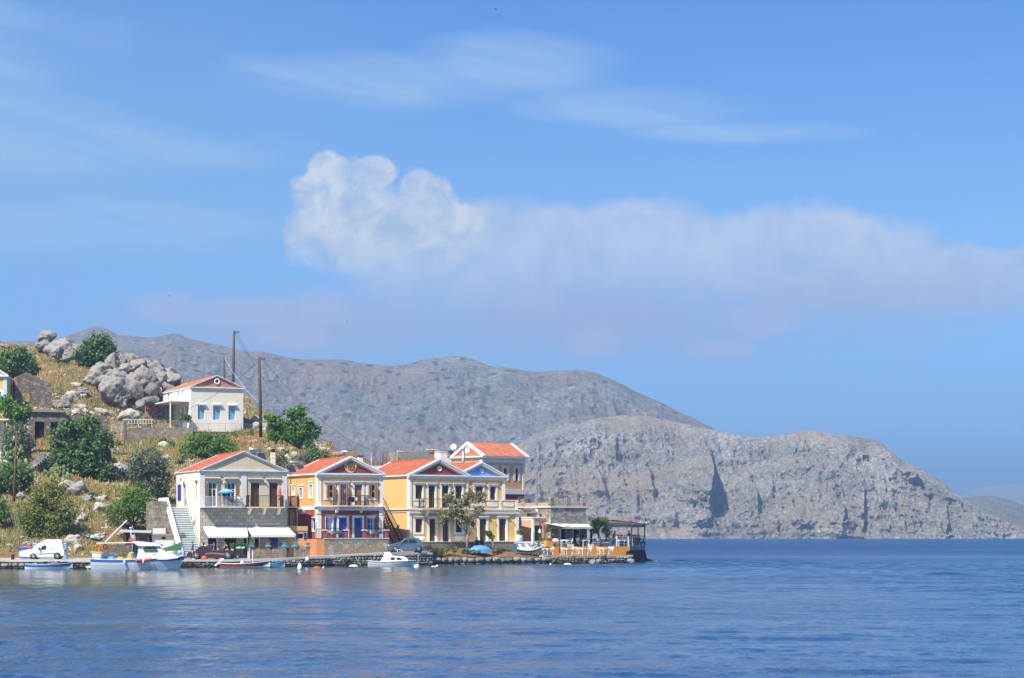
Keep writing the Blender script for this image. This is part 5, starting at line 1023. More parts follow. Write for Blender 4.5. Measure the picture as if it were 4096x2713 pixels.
mb = MB(); mb.box(0, UE, 0, 5, -3, z1_-1.2); mb.box(0, UE-.7, 2, 5, z1_-1.2, z2_-.15); mb.build('wall', ww, h.e); mb = MB(); mb.box(-.2, UE+.05, -.2, 5.1, z2_-.15, z2_); mb.build('roof_slab', offwhite, h.e)
mb = MB(); mb.box(UE-.4, UE, 0, .35, z1_-1.2, z1_); mb.build('pillar', white, h.e); mb = MB(); mb.box(UE-.12, UE-.04, .1, .18, z1_, z2_-.15); mb.build('post', steel, h.e); railing(h.e, [(0, .1, z1_-1.2), (UE-.42, .1, z1_-1.2)], 1.0, steel, .3)
# ---------------- shed by the quay, lattice wall, netting
h = SH = House(Z5(450, 0)[0], Z5(0, 1330)[1], 213, 8, 'quayside_shed', 'whitewashed shed with flat roof and a corrugated lean-to behind the fishing boat', 'shed'); um = h.fu(Z5(812, 0)[0]); ur = h.fu(Z5(1175, 0)[0]); zt = h.f(Z5(812, 1052))[1]
r = h.rect('f', Z5, 932, 1090, 980, 1120); opening(h, 'f', 0, r, 'dark'); wall(h, 'f', 0, um, ur, -1, zt-.15, warmwhite); shell(h, um, ur, 0, 3.5, -1, zt-.15, warmwhite, 'f'); mb = MB(); mb.box(um-.1, ur+.35, -.3, 3.6, zt-.148, zt); mb.build('roof_slab', block, h.e)
r = h.rect('f', Z5, 818, 982, 980, 1045, .6); mb = MB(); mb.box(r[0], r[1], .6, 2.2, zt+.003, r[3]); mb.build('roof_box', warmwhite, h.e)
ul = h.fu(Z5(400, 0)[0]); zc = h.f(Z5(600, 1030))[1]; mb = MB(); mb.hexa([(ul, -.6, zc-.02), (um-.11, -.6, zc-.12), (um-.11, 3, zc+.1), (ul, 3, zc+.2)], [(ul, -.6, zc+.03), (um-.11, -.6, zc-.07), (um-.11, 3, zc+.15), (ul, 3, zc+.25)]); mb.build('lean_to_roof', mat('corrugated_sheet', (.42, .43, .42), .6, .25, 2, dirt=.5), h.e)
mb = MB(); mb.box(0, um-.11, 2.8, 3, -1, zc); mb.box(0, .15, 0, 2.8, -1, zc-.03); mb.build('lean_to_wall', darkst, h.e); mb = MB(); [mb.box(u, u+.07, -.4, -.33, -.5, zc-.1) for u in (.2, um*.5, um-.4)]; mb.build('post', rustiron, h.e)
mb = MB(); [mb.box(.4, um-.3, 1.0, 1.04, .25*k, .25*k+.12) for k in range(1, 9)]; mb.build('slatted_screen', block, h.e)
wallthing('boundary_wall', 'low dark brick wall with gaps behind the fishing boat stern', Z5(225, 1195), Z5(560, 1190), 210, 211, 1.8, darkst, .25)
e_, L_, d_ = wallthing('stone_wall', 'low rough stone wall around the trees behind the white van', (-200, 2165), (85, 2168), 213, 213.5, 2.5, darkst, .6)
# ================================================================ ROCKS, TREES, PLANTS
import bmesh
_ico = {}
def ico(n):
    if n not in _ico:
        b = bmesh.new(); bmesh.ops.create_icosphere(b, subdivisions=n, radius=1); b.verts.ensure_lookup_table()
        _ico[n] = (np.array([v.co[:] for v in b.verts]), np.array([[v.index for v in f.verts] for f in b.faces])); b.free()
    return _ico[n]
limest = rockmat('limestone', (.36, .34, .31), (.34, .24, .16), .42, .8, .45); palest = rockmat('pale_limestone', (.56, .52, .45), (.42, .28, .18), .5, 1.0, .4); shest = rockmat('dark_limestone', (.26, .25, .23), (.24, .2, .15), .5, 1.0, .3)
def rock(c, size, m, label=None, group=None, sub=4, seed=0, name='boulder', planes=26, rough=.15, rz=0):
    rg = np.random.default_rng(seed+11); D, Fc = ico(sub); N_ = rg.normal(size=(planes, 3)); N_ /= np.linalg.norm(N_, axis=1)[:, None]; H_ = rg.uniform(.62, 1.0, planes)
    dn = D @ N_.T; r = np.min(np.where(dn > .15, H_/np.maximum(dn, .15), 9), axis=1); r = np.minimum(r, 1.12)
    P = D*r[:, None]; k = 2.2; x, y, z = (P[:, 0]*k+seed*3.1), (P[:, 1]*k+seed), P[:, 2]*k
    f = fbm(x+z*.7, y+z*.9, 5, .6); g = fbm(x*1.7-z*1.6, y*.9+z*.3+x*1.2, 5, .6, True); c_ = np.floor(fbm(x*1.1+9, z*1.3+y, 3, .5)*5)/5
    P = P*(1+rough*1.5*f+rough*1.5*np.minimum(g, .2)+rough*1.4*c_)[:, None]*np.array(size)/2*1.16
    a = math.cos(rz), math.sin(rz); P = np.stack([P[:, 0]*a[0]-P[:, 1]*a[1], P[:, 0]*a[1]+P[:, 1]*a[0], P[:, 2]], 1)
    o = npmesh(name, P, Fc, None, [m], False); o.location = c; return tag(o, label, 'boulder' if name == 'boulder' else 'rock', group)
def rk(Z, x, y, w_, h_, Y=None, m=limest, label=None, group=None, sub=3, seed=None, dp=.8):
    s = {id(Z1): 2.851, id(Z2): 3.137, id(Z3): 3.92, id(Z4): 2.851, id(Z5): 3.136, id(Z6): 3.016, id(Z8): 3.016, id(ZR): 3.947}[id(Z)]
    px, py = Z(x, y); Y = Y or surfY(px, py+h_/s*.35); S = Y/F/s
    return rock(W(px, py, Y+w_*S*.2), (w_*S, (w_*dp)*S, h_*S), m, label, group, sub, seed if seed is not None else int(x*7+y*13) % 997)
G1 = 'limestone boulders piled in the big outcrop'; L1_ = 'grey limestone boulder piled in the big outcrop left of the upper white house'
big = {(1310, 930): 'largest fluted limestone block at the foot of the big outcrop', (1280, 560): 'pointed upright boulder on the left crest of the big outcrop', (1500, 560): 'broad boulder forming the right top of the outcrop seen from the dark bush'}
for (x, y, w_, h_, Y) in ((1500, 560, 200, 190, 299), (1390, 560, 110, 160, 298), (1280, 565, 165, 190, 296), (1150, 670, 330, 210, 294), (1440, 640, 150, 130, 295), (1330, 740, 260, 190, 292), (1080, 760, 230, 170, 291), (1220, 790, 200, 160, 290), (1520, 830, 190, 300, 289), (1310, 935, 400, 330, 286)):
    rk(Z1, x, y, w_, h_, Y, limest, big.get((x, y), L1_), None if (x, y) in big else G1, 5 if w_ > 300 else 4)
b2 = {(380, 670): 'big rounded boulder in the middle of the outcrop above a dark cleft', (750, 690): 'rightmost craggy boulder of the outcrop beside the white house roof'}
for (x, y, w_, h_, Y) in ((240, 440, 230, 170, 300), (440, 500, 150, 140, 300), (600, 512, 100, 70, 303), (560, 600, 280, 220, 298), (730, 600, 160, 150, 299), (750, 700, 250, 190, 296), (600, 700, 190, 200, 294), (690, 790, 200, 130, 294), (180, 570, 170, 150, 297), (300, 520, 220, 180, 297), (380, 670, 340, 300, 292), (270, 790, 180, 260, 288), (160, 690, 170, 130, 292), (450, 850, 300, 260, 292), (450, 950, 180, 120, 286), (545, 940, 90, 90, 287)):
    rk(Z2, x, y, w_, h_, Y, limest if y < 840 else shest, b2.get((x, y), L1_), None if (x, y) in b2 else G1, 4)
rk(Z2, 230, 1130, 300, 190, 281, palest, 'pale broad boulder just left of the stone outhouse', None, 4); rk(Z2, 350, 1020, 130, 150, 284, limest, 'grey boulder leaning against the stone outhouse', None, 4)
for (x, y, w_, h_, Y, lb) in ((525, 285, 195, 120, 322, 'rounded boulder perched on the very top of the skyline rocks'), (490, 385, 210, 110, 320, 'low wide slab under the perched skyline boulder'), (730, 420, 340, 270, 316, 'biggest rock of the skyline outcrop next to the dark bush'), (640, 460, 150, 140, 312, 'lower left knob of the skyline outcrop'), (870, 430, 110, 190, 314, 'rock shoulder touching the dark skyline bush'), (760, 505, 120, 110, 311, 'lowest block of the skyline outcrop above the orange scree')):
    rk(Z1, x, y, w_, h_, Y, limest, lb, None, 4)
sing = [(Z1, 45, 390, 110, 60, 'small grey rock on the skyline at the left edge'), (Z1, 855, 830, 130, 70, 'pale rock in the grass above the grey hillside rocks'), (Z1, 935, 880, 120, 60, 'upper of two stacked grey rocks on the grassy slope'), (Z1, 935, 915, 140, 70, 'lower of two stacked grey rocks on the grassy slope'), (Z1, 760, 1000, 160, 160, 'tilted pointed rock behind the storehouse roof'), (Z1, 690, 1050, 200, 110, 'flat slab rock between the ruin and the pointed rock'), (Z1, 870, 1135, 110, 80, 'pale rock at the top left of the field wall'), (Z1, 975, 1135, 90, 60, 'small white rock above the field wall'), (Z1, 1135, 1135, 190, 80, 'wide white rock above the right end of the field wall'),
        (Z4, 470, 335, 170, 150, 'bright white rock left of the prickly pear'), (Z4, 760, 560, 190, 140, 'left half of the pale rock below the big dark tree'), (Z4, 900, 600, 260, 190, 'right half of the furrowed grey rock below the big dark tree'), (Z4, 1000, 700, 130, 100, 'pinkish rock under the furrowed grey rock'), (Z4, 1150, 810, 210, 150, 'large white rock left of the round green tree'), (Z4, 1190, 690, 110, 50, 'thin pale rock above the large white rock'), (Z4, 940, 925, 120, 120, 'pale angular rock in the dry grass right of the yellowish tree'), (Z4, 860, 985, 110, 70, 'small white rock touching the yellowish tree'),
        (Z4, 840, 1170, 190, 140, 'pale rock behind the rear of the white van'), (Z4, 885, 1265, 130, 100, 'grey rock at the road edge behind the white van'), (Z4, 235, 680, 130, 100, 'grey rock right of the rusty pole'), (Z4, 265, 1000, 90, 60, 'small pale rock at the foot of the bare sapling'), (Z4, 1130, 1130, 120, 90, 'round pale rock above the dinghy on the slope'), (Z5, 450, 260, 230, 160, 'shaded slab rock between the big dark tree and the olive'), (Z5, 985, 900, 140, 170, 'pale rock at the foot of the staircase wall'), (Z5, 390, 930, 90, 70, 'small rock left of the round green tree trunk'),
        (Z3, 320, 215, 70, 80, 'grey rock at the right wall of the upper white house'), (Z3, 490, 310, 150, 110, 'pale rock left of the tall utility pole'), (Z3, 600, 260, 110, 100, 'skyline rock right of the tall utility pole'), (Z3, 610, 430, 160, 140, 'grey rock at the end of the upper terrace wall'), (Z3, 900, 795, 190, 110, 'flat pale rock above the grey chimney'), (Z3, 985, 930, 120, 170, 'tall pale rock behind the thin antenna pole'), (Z3, 1105, 875, 130, 120, 'pale rock under the fig tree'), (Z3, 1270, 930, 270, 170, 'largest pale rock under the fig tree'), (Z3, 1770, 860, 150, 90, 'grey rock on the slope right of the dark bush')]
for (Z, x, y, w_, h_, lb) in sing: rk(Z, x, y, w_, h_, None, palest if 'pale' in lb or 'white' in lb else limest, lb, None, 4)
rg_ = random.Random(3)
for k in range(70):      # smaller rocks in the grass
    px, py = rg_.uniform(-20, 1300), 0; top = np.interp(px, [0, 450, 720, 1000, 1300], [1420, 1560, 1740, 1700, 1800]); py = rg_.uniform(top, min(top+480, 2150) if px < 700 else 1860)
    s_ = rg_.uniform(12, 44); Y = surfY(px, py); rock(W(px, py, Y), (s_*Y/F*1.3, s_*Y/F, s_*Y/F*.8), rg_.choice((limest, palest, palest)), 'small grey rock lying in the dry hillside grass', 'small rocks in the hillside grass', 3, 100+k, 'rock')
for (x, y, w_, h_, lb) in ((1265, 1180, 110, 90, 'rounded boulder standing in the water under the cafe tables'), (1360, 1165, 95, 85, 'light round boulder leaning on the cafe wall'), (1870, 1165, 120, 80, 'boulder at the right foot of the cafe terrace wall'), (2195, 1158, 50, 30, 'small pale stone at the end of the point'), (2270, 1168, 75, 22, 'dark flat rock awash off the point'), (2140, 1150, 110, 45, 'dark rock shelf at the foot of the terrace end')):
    px, py = ZR(x, y); Y = 3.2*F/(ZR(0, y+h_/2)[1]-HOR); Y = min(max(Y, 224), 243); S = Y/F/3.947; rock(W(px, py, Y), (w_*S, w_*S*.8, h_*S), limest if 'dark' not in lb else shest, lb, None, 3, int(x))
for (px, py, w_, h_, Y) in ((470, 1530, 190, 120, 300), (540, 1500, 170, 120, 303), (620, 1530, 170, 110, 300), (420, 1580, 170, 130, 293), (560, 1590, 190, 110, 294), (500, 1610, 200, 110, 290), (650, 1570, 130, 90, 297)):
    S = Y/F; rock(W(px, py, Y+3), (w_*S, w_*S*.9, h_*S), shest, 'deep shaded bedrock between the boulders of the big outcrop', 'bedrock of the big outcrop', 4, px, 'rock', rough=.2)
# ---- leaves
def leafcloud(name, blobs, n, per, cr, size, m, parent=None, aspect=1.6, shell=.5, seed=0, drop=.0, up=.4):
    rg = np.random.default_rng(seed); C = np.array([b[0][:] for b in blobs], float); Rr = np.array([b[1] for b in blobs], float); vol = (Rr.prod(1))**.75
    bi = rg.choice(len(blobs), n, p=vol/vol.sum()); d = rg.normal(size=(n, 3)); d /= np.linalg.norm(d, axis=1)[:, None]; rad = shell+(1-shell)*rg.random(n)**.6
    cc = C[bi]+d*Rr[bi]*rad[:, None]; crn = cr*rg.uniform(.6, 1.3, n)
    L = n*per; ci = np.repeat(np.arange(n), per); e = rg.normal(size=(L, 3))*.55; P = cc[ci]+e*crn[ci][:, None]*np.array([1, 1, .75]); P[:, 2] -= drop*rg.random(L)
    nr = rg.normal(size=(L, 3))*.8+d[ci]*.6+np.array([0, 0, up]); nr /= np.linalg.norm(nr, axis=1)[:, None]
    t_ = np.cross(nr, rg.normal(size=(L, 3))); t_ /= np.linalg.norm(t_, axis=1)[:, None]; b_ = np.cross(nr, t_); s = size*rg.uniform(.6, 1.35, L)[:, None]
    V_ = np.stack([P+t_*s*aspect/2, P+b_*s/2, P-t_*s*aspect/2, P-b_*s/2], 1).reshape(-1, 3); Fc = np.arange(L*4).reshape(-1, 4)
    if parent is not None: V_ = V_-np.array(parent.location)
    return npmesh(name, V_, Fc, parent, [m])
bark = mat('bark', (.13, .10, .07), .95, .35, 6, bmp=.8); bark2 = mat('pale_bark', (.24, .20, .15), .95, .3, 6, bmp=.8)
lf_dark = leafmat('leaf_dark_green', (.045, .085, .024), (.11, .19, .05), (.19, .30, .085)); lf_ol = leafmat('leaf_olive_grey', (.065, .09, .05), (.13, .17, .095), (.23, .27, .16)); lf_gr = leafmat('leaf_mid_green', (.05, .11, .02), (.12, .235, .035), (.21, .35, .06))
lf_yel = leafmat('leaf_yellow_green', (.07, .11, .025), (.17, .22, .045), (.34, .30, .08)); lf_fig = leafmat('leaf_bright_green', (.03, .09, .01), (.08, .22, .015), (.17, .36, .03), .35); lf_dry = leafmat('leaf_dry_olive', (.10, .115, .04), (.22, .22, .085), (.40, .33, .13)); lf_tam = leafmat('tamarisk_green', (.05, .10, .02), (.10, .19, .04), (.18, .27, .07))
def tree(name, label, blobs, Y, base, m, dens=1.0, leaf=.2, trunk=.18, cat='tree', seed=0, per=26, cr=.55, bm_=None, aspect=1.6, depth=None, shell=.45, limbs=6, zbase=None, group=None, drop=0):
    bl = []; S = Y/F
    for (px, py, rx, ry) in blobs: bl.append((W(px, py, Y), (rx*S, (depth or (rx+ry)/2)*S, ry*S)))
    bx = X_(base[0], Y); zb = float(gz(bx, Y))-.15 if zbase is None else zbase
    if zbase is None and abs(zb-(CZ+(HOR-base[1])*Y/F)) > 3: zb = CZ+(HOR-base[1])*Y/F-.2
    e = empty(name, (bx, Y, zb), 0, label, cat, group); area = sum(b[1][0]*b[1][2]*3.14 for b in bl)
    n = max(12, int(area*dens*5.5)); leafcloud('crown', bl, n, per, cr, leaf, m, e, aspect, shell, seed, drop)
    rg = random.Random(seed); mb = MB(); c0 = Vector((0, 0, 0)); cen = sum((b[0] for b in bl), Vector())/len(bl)-Vector(e.location); f1 = c0.lerp(cen, .45)+Vector((rg.uniform(-.2, .2), 0, 0))
    mb.limb([c0, c0.lerp(f1, .5)+Vector((rg.uniform(-.12, .12), 0, 0)), f1], [trunk*1.25, trunk, trunk*.8], 8)
    for b in (bl*3)[:limbs]:
        t_ = b[0]-Vector(e.location)+Vector((rg.uniform(-.5, .5)*b[1][0], rg.uniform(-.5, .5)*b[1][1], rg.uniform(-.2, .5)*b[1][2])); q = f1.lerp(t_, .5)+Vector((rg.uniform(-.2, .2), rg.uniform(-.2, .2), .1))
        mb.limb([f1-Vector((0, 0, .1)), q, t_], [trunk*.6, trunk*.38, trunk*.12], 6)
    mb.build('trunk', bm_ or bark, e); return e
tree('evergreen_bush', 'dark evergreen bush behind the ruin gable at the left edge', [(70, 1450, 72, 55), (115, 1475, 40, 45), (35, 1480, 45, 45), (80, 1420, 40, 30)], 288, (75, 1520), lf_dark, 1.3, .24, .2, 'bush', 1)
tree('evergreen_bush', 'dark rounded bush on the skyline right of the top rocks', [(395, 1400, 70, 50), (430, 1420, 40, 38), (360, 1430, 40, 35), (400, 1365, 45, 28), (320, 1425, 22, 22)], 306, (395, 1460), lf_dark, 1.4, .24, .2, 'bush', 2)
tree('leafy_tree', 'light green leafy tree in front of the stone storehouse', [(60, 1645, 65, 38), (110, 1650, 30, 22), (25, 1620, 35, 35), (70, 1680, 50, 28)], 251, (65, 1760), lf_gr, 1.1, .22, .15, 'tree', 3)
tree('olive_tree', 'grey green olive tree below the light green tree at left', [(60, 1745, 52, 48), (100, 1770, 35, 45), (30, 1790, 35, 40)], 247, (70, 1820), lf_ol, 1.2, .17, .18, 'tree', 4)
tree('dark_tree', 'largest dark green tree halfway up the left slope', [(300, 1745, 85, 60), (385, 1780, 65, 70), (320, 1840, 105, 70), (415, 1880, 42, 85), (245, 1745, 42, 50), (345, 1700, 60, 28), (380, 1920, 60, 40), (250, 1830, 45, 60)], 243, (340, 1980), lf_dark, 1.5, .24, .35, 'tree', 5, limbs=9)
tree('olive_tree', 'silvery olive tree left of the beige house', [(592, 1850, 72, 55), (605, 1920, 75, 55), (555, 1890, 40, 60), (620, 1960, 55, 35), (650, 1880, 35, 45)], 238, (600, 2000), lf_ol, 1.5, .16, .25, 'tree', 6, per=30)
tree('round_tree', 'round bright green tree with visible trunk above the shed', [(545, 1985, 62, 40), (498, 2035, 58, 42), (600, 2045, 58, 48), (548, 2025, 80, 42), (635, 2075, 26, 30), (462, 2070, 24, 28)], 221, (524, 2130), lf_gr, 1.5, .15, .17, 'tree', 7, per=30)
tree('yellowish_tree', 'big yellowish green tree behind the white van', [(190, 1985, 70, 50), (150, 2055, 70, 62), (225, 2080, 70, 62), (110, 2095, 32, 45), (185, 2125, 80, 42), (272, 2050, 42, 45), (225, 1950, 32, 28)], 216, (190, 2190), lf_yel, 1.5, .16, .25, 'tree', 8, per=32, limbs=8)
tree('dark_tree', 'dark green tree under the prickly pear at the left edge', [(10, 1905, 60, 60), (95, 1900, 38, 50), (60, 1945, 60, 45), (-40, 1950, 60, 80)], 232, (40, 2000), lf_dark, 1.5, .2, .25, 'tree', 9)
tree('small_tree', 'small mid green tree touching the left edge above the stone wall', [(8, 2010, 26, 45), (-20, 2060, 45, 50), (20, 2050, 20, 30)], 219, (5, 2110), lf_gr, 1.4, .16, .15, 'tree', 10)
tree('garden_bush', 'wide dense green bush below the upper terrace wall', [(830, 1790, 78, 50), (760, 1800, 50, 42), (905, 1798, 45, 42), (800, 1760, 50, 30), (880, 1765, 40, 30)], 261, (830, 1855), lf_gr, 1.7, .17, .2, 'bush', 11)
fb3 = [(780, 370, 130, 110), (1030, 220, 85, 80), (1180, 190, 55, 65), (1200, 360, 180, 130), (1000, 470, 180, 130), (1370, 470, 160, 85), (1100, 600, 200, 100), (1350, 620, 90, 110), (770, 560, 80, 80), (700, 270, 70, 60)]
tree('fig_tree', 'bright green fig like tree on the slope above the orange house', [(Z3(x, y)[0], Z3(x, y)[1], a/3.92, b/3.92) for (x, y, a, b) in fb3], 262, (1226, 1822), lf_fig, 1.5, .26, .25, 'tree', 12, per=22, cr=.5, aspect=1.2, limbs=10, depth=30)
tree('dark_bush', 'low very dark bush at the right foot of the fig like tree', [(1278, 1822, 30, 25), (1300, 1835, 20, 18), (1250, 1815, 22, 25)], 259, (1275, 1850), lf_dark, 1.5, .16, .1, 'bush', 13)
tree('garden_bush', 'yellow green bush beside the tall beige chimney', [(1119, 1832, 24, 26), (1105, 1850, 20, 20), (1135, 1850, 16, 22)], 254, (1119, 1870), lf_yel, 1.5, .15, .1, 'bush', 14)
# young tree on the quay
def young():
    Y = 225.0; bx = X_(1868, Y); zb = 1.3; e = empty('young_tree', (bx, Y, zb), 0, 'sparse olive brown young tree in front of the yellow house', 'tree'); S = Y/F
    bb = [(880, 640, 65, 60), (880, 850, 110, 90), (1000, 750, 130, 110), (1120, 640, 90, 90), (1080, 870, 120, 70), (1240, 640, 85, 80), (1250, 800, 65, 65), (800, 940, 45, 32), (1170, 930, 60, 40), (1300, 600, 35, 35), (780, 820, 40, 30), (920, 580, 30, 25)]
    bl = [(W(*Z8(x, y), Y), (a/3.016*S, .9, b/3.016*S)) for (x, y, a, b) in bb]; leafcloud('crown', bl, 300, 10, .26, .13, lf_dry, e, 2.3, .25, 21, .1)
    mb = MB(); P = lambda x, y, d=0: W(*Z8(x, y), Y+d)-Vector(e.location)
    mb.limb([(0, 0, -.3), P(1115, 1150), P(1120, 1080)], [.17, .13, .12], 8)
    for pts in ([(1120, 1090), (1080, 1010), (1060, 900), (1010, 760), (990, 650)], [(1120, 1090), (1185, 1000), (1215, 900), (1240, 760), (1260, 640)], [(1080, 1010), (1040, 1000), (960, 880), (890, 830)], [(1110, 1040), (1110, 900), (1110, 760), (1120, 620)], [(1060, 900), (930, 780), (890, 660)], [(1185, 1000), (1190, 930), (1180, 860)], [(1240, 800), (1320, 740)]):
        mb.limb([P(x, y, .15*i*(-1)**len(pts)) for i, (x, y) in enumerate(pts)], [.10, .07, .05, .035, .02][:len(pts)], 6)
    mb.build('trunk', bark2, e)
young()
def clump(name, label, px, py, Y, w_, h_, n, m, cat='plant', blade=.03, seed=0, spread=.5, group=None, z=None):
    S = Y/F; bx = X_(px, Y); zb = z if z is not None else CZ+(HOR-py)*Y/F; rg = np.random.default_rng(seed); e = empty(name, (bx, Y, zb), 0, label, cat, group)
    o = (rg.random((n, 2))-.5)*np.array([w_*S*spread, w_*S*.5]); ln = h_*S*rg.uniform(.5, 1.05, n); a = rg.normal(size=(n, 2))*.32+o/(w_*S)*1.2
    P0 = np.stack([o[:, 0], o[:, 1], np.zeros(n)-.08], 1); T_ = P0+np.stack([a[:, 0]*ln, a[:, 1]*ln, ln], 1); sd_ = np.stack([np.full(n, blade), rg.normal(size=n)*blade*.5, np.zeros(n)], 1)
    V_ = np.stack([P0-sd_, P0+sd_, T_+sd_*.15, T_-sd_*.15], 1).reshape(-1, 3); npmesh('leaves', V_, np.arange(4*n).reshape(-1, 4), e, [m]); return e
lf_grass = leafmat('tall_grass', (.09, .11, .03), (.19, .19, .06), (.36, .30, .13), .2)
clump('grass_clump', 'tallest tuft of feathery grass right of the parked scooter', *Z8(745, 1330), 222.5, 75, 42, 900, lf_grass, seed=1, z=.95); clump('grass_clump', 'smaller dry grass tuft below the tall feathery grass', *Z8(700, 1340), 222.2, 40, 25, 300, lf_grass, seed=2, z=.9)
for i, (x, y, a, b, lb) in enumerate(((860, 1245, 50, 45, 'light green shrub between the tall grass and the dark shrub'), (965, 1255, 50, 40, 'dark reddish green shrub left of the young tree'), (1080, 1275, 45, 30, 'low green shrub at the foot of the young tree'), (1210, 1290, 70, 30, 'low dark green shrub in front of the blue tarpaulin'), (1430, 1280, 35, 25, 'small green shrub right of the blue tarpaulin'))):
    px, py = Z8(x, y); tree('quay_shrub', lb, [(px, py, a/3.016, b/3.016), (px+5, py+4, a/4, b/4.2)], 223.6, (px, py+10), lf_gr if i in (0, 2) else lf_dark if i in (1, 3) else lf_dry, 3.2, .09, .03, 'shrub', 30+i, 22, .16, limbs=3, zbase=1.1, depth=8)
def pruned():
    Y = 226; e = empty('palm_shrub', (X_(Z8(1432, 0)[0], Y), Y, 1.4), 0, 'leaning brown stump with a tuft of green leaves right of the blue tarpaulin', 'plant'); P = lambda x, y: W(*Z8(x, y), Y)-Vector(e.location)
    mb = MB(); mb.limb([(0, 0, -.2), P(1425, 1200), P(1405, 1120), P(1385, 1090)], [.14, .12, .10, .07], 8); mb.build('trunk', bark2, e); S = Y/F
    leafcloud('leaves', [(W(*Z8(1375, 1068), Y), (28/3*S, .25, 28/3*S)), (W(*Z8(1410, 1108), Y), (18/3*S, .2, 12/3*S))], 40, 14, .15, .13, lf_gr, e, 2.5, .2, 41)
pruned()
def prickly(label, pts, Y0, seed):
    rg = random.Random(seed); c = [W(x, y, Y) for (x, y, Y) in pts]; e = empty('prickly_pear', c[0], 0, label, 'cactus'); mb = MB()
    for p in c:
        for k in range(9):
            q = p+Vector((rg.uniform(-.6, .6), rg.uniform(-.4, .3), rg.uniform(-.4, .5)))-Vector(e.location); i0 = len(mb.v); a = rg.uniform(-.9, .9); b = rg.uniform(-.5, .5); M_ = Matrix.Rotation(a, 3, 'Z') @ Matrix.Rotation(b, 3, 'Y')
            s0 = rg.uniform(.16, .27); mb.ball((0, 0, 0), (s0*.75, .04, s0), 10, rg.choice((0, 0, 1)), 6); mb.v[i0:] = [tuple(M_ @ Vector(v)+q) for v in mb.v[i0:]]
    mb.build('pads', [mat('cactus_green', (.11, .19, .07), .7, .3, 3), mat('cactus_yellow_green', (.30, .34, .10), .7, .2, 3)], e)
prickly('prickly pear cactus between the white rock and the big dark tree', [(200+dx, 1900+dy, surfY(220, 1925)-1) for dx, dy in ((0, 0), (22, -12), (44, 4), (64, 18), (20, 18), (40, -25), (75, 0))], 0, 1)
prickly('tall prickly pear thicket by the stone steps at the left edge', [(x, y, 240) for (x, y) in ((10, 1810), (35, 1825), (25, 1860), (80, 1805), (85, 1840), (70, 1870), (95, 1885), (100, 1910), (5, 1850), (50, 1800), (85, 1865))], 0, 2)
rg_ = random.Random(12)
for k in range(30):       # little hillside shrubs
    px = rg_.uniform(0, 1330); top = float(np.interp(px, [0, 450, 720, 1000, 1300], [1400, 1600, 1745, 1690, 1800])); py = rg_.uniform(top+10, min(top+450, 2100) if px < 650 else 1870)
    if 450 < px < 980 and 1600 < py < 1730: continue
    Y = surfY(px, py); s_ = rg_.uniform(9, 20); tree('hillside_shrub', 'small olive green shrub in the dry hillside grass', [(px, py-s_*.4, s_, s_*.7)], Y, (px, py), rg_.choice((lf_ol, lf_dry, lf_yel, lf_gr)), 2.0, .16, .04, 'shrub', 60+k, 18, .3, limbs=2, group='small shrubs on the dry hillside')
# ---- grass and scree as stuff
def scatter(n, f):
    px = rng.uniform(-120, 1420, n); Y = rng.uniform(211, 330, n); x = (px-2048)/F*Y; z = gz(x, Y); lim = np.interp(px, HPX, [HC[p][-1][1] for p in HPX]); rb = np.interp(px, HPX, [roadback(p) for p in HPX])
    k = (Y < lim+2) & (Y > rb+1.2) & (f(x, Y) > 0); return x[k], Y[k], z[k], px[k]
x, y, z, px = scatter(150000, lambda x, y: fbm(x*.22+4, y*.22, 4)+.16+.25*rng.normal(size=len(x))); n = len(x)
# keep grass off the buildings' floors
a = rng.normal(size=(n, 2))*.10; hgt = rng.uniform(.18, .55, n)*(1+.5*fbm(x*.3, y*.3, 3)); sdv = np.stack([rng.uniform(.03, .07, n), rng.normal(size=n)*.03, np.zeros(n)], 1); P0 = np.stack([x, y, z-.03], 1); Tp = P0+np.stack([a[:, 0], a[:, 1], hgt], 1)
def grassmat():
    m, t, b = mk('dry_grass'); g = t.add('ShaderNodeNewGeometry'); o = g.outputs['Position']; f = t.m('ADD', t.m('MULTIPLY', g.outputs['Random Per Island'], .3), t.m('MULTIPLY', t.noise(o, .17, 5, .6), .85))
    cc = t.ramp(f, [(.40, (.10, .14, .04)), (.52, (.20, .21, .07)), (.62, (.36, .30, .12)), (.74, (.44, .29, .13)), (.88, (.48, .42, .25))]); t.l.new(cc, b.inputs['Base Color']); b.inputs['Roughness'].default_value = .9; b.inputs['Specular IOR Level'].default_value = .1; return m
o = npmesh('dry_grass', np.stack([P0-sdv, P0+sdv, Tp], 1).reshape(-1, 3), np.arange(3*n).reshape(-1, 3), None, [grassmat()]); tag(o, 'dry yellow grass and weeds covering the hillside', None, None, 'stuff')
x, y, z, px = scatter(15000, lambda x, y: fbm(x*.15+40, y*.15+9, 4)-.05+.15*rng.normal(size=len(x))); D, Fi = ico(1); n = len(x); s_ = rng.uniform(.06, .34, n)**1.3; V_ = D[None]*(1+.3*rng.normal(size=(n, len(D), 1)))*s_[:, None, None]*np.array([1.2, 1, .7])+np.stack([x, y, z], 1)[:, None]
o = npmesh('scree', V_.reshape(-1, 3), (Fi[None]+np.arange(n)[:, None, None]*len(D)).reshape(-1, 3), None, [palest]); tag(o, 'loose pale stones strewn over the hillside', None, None, 'stuff')
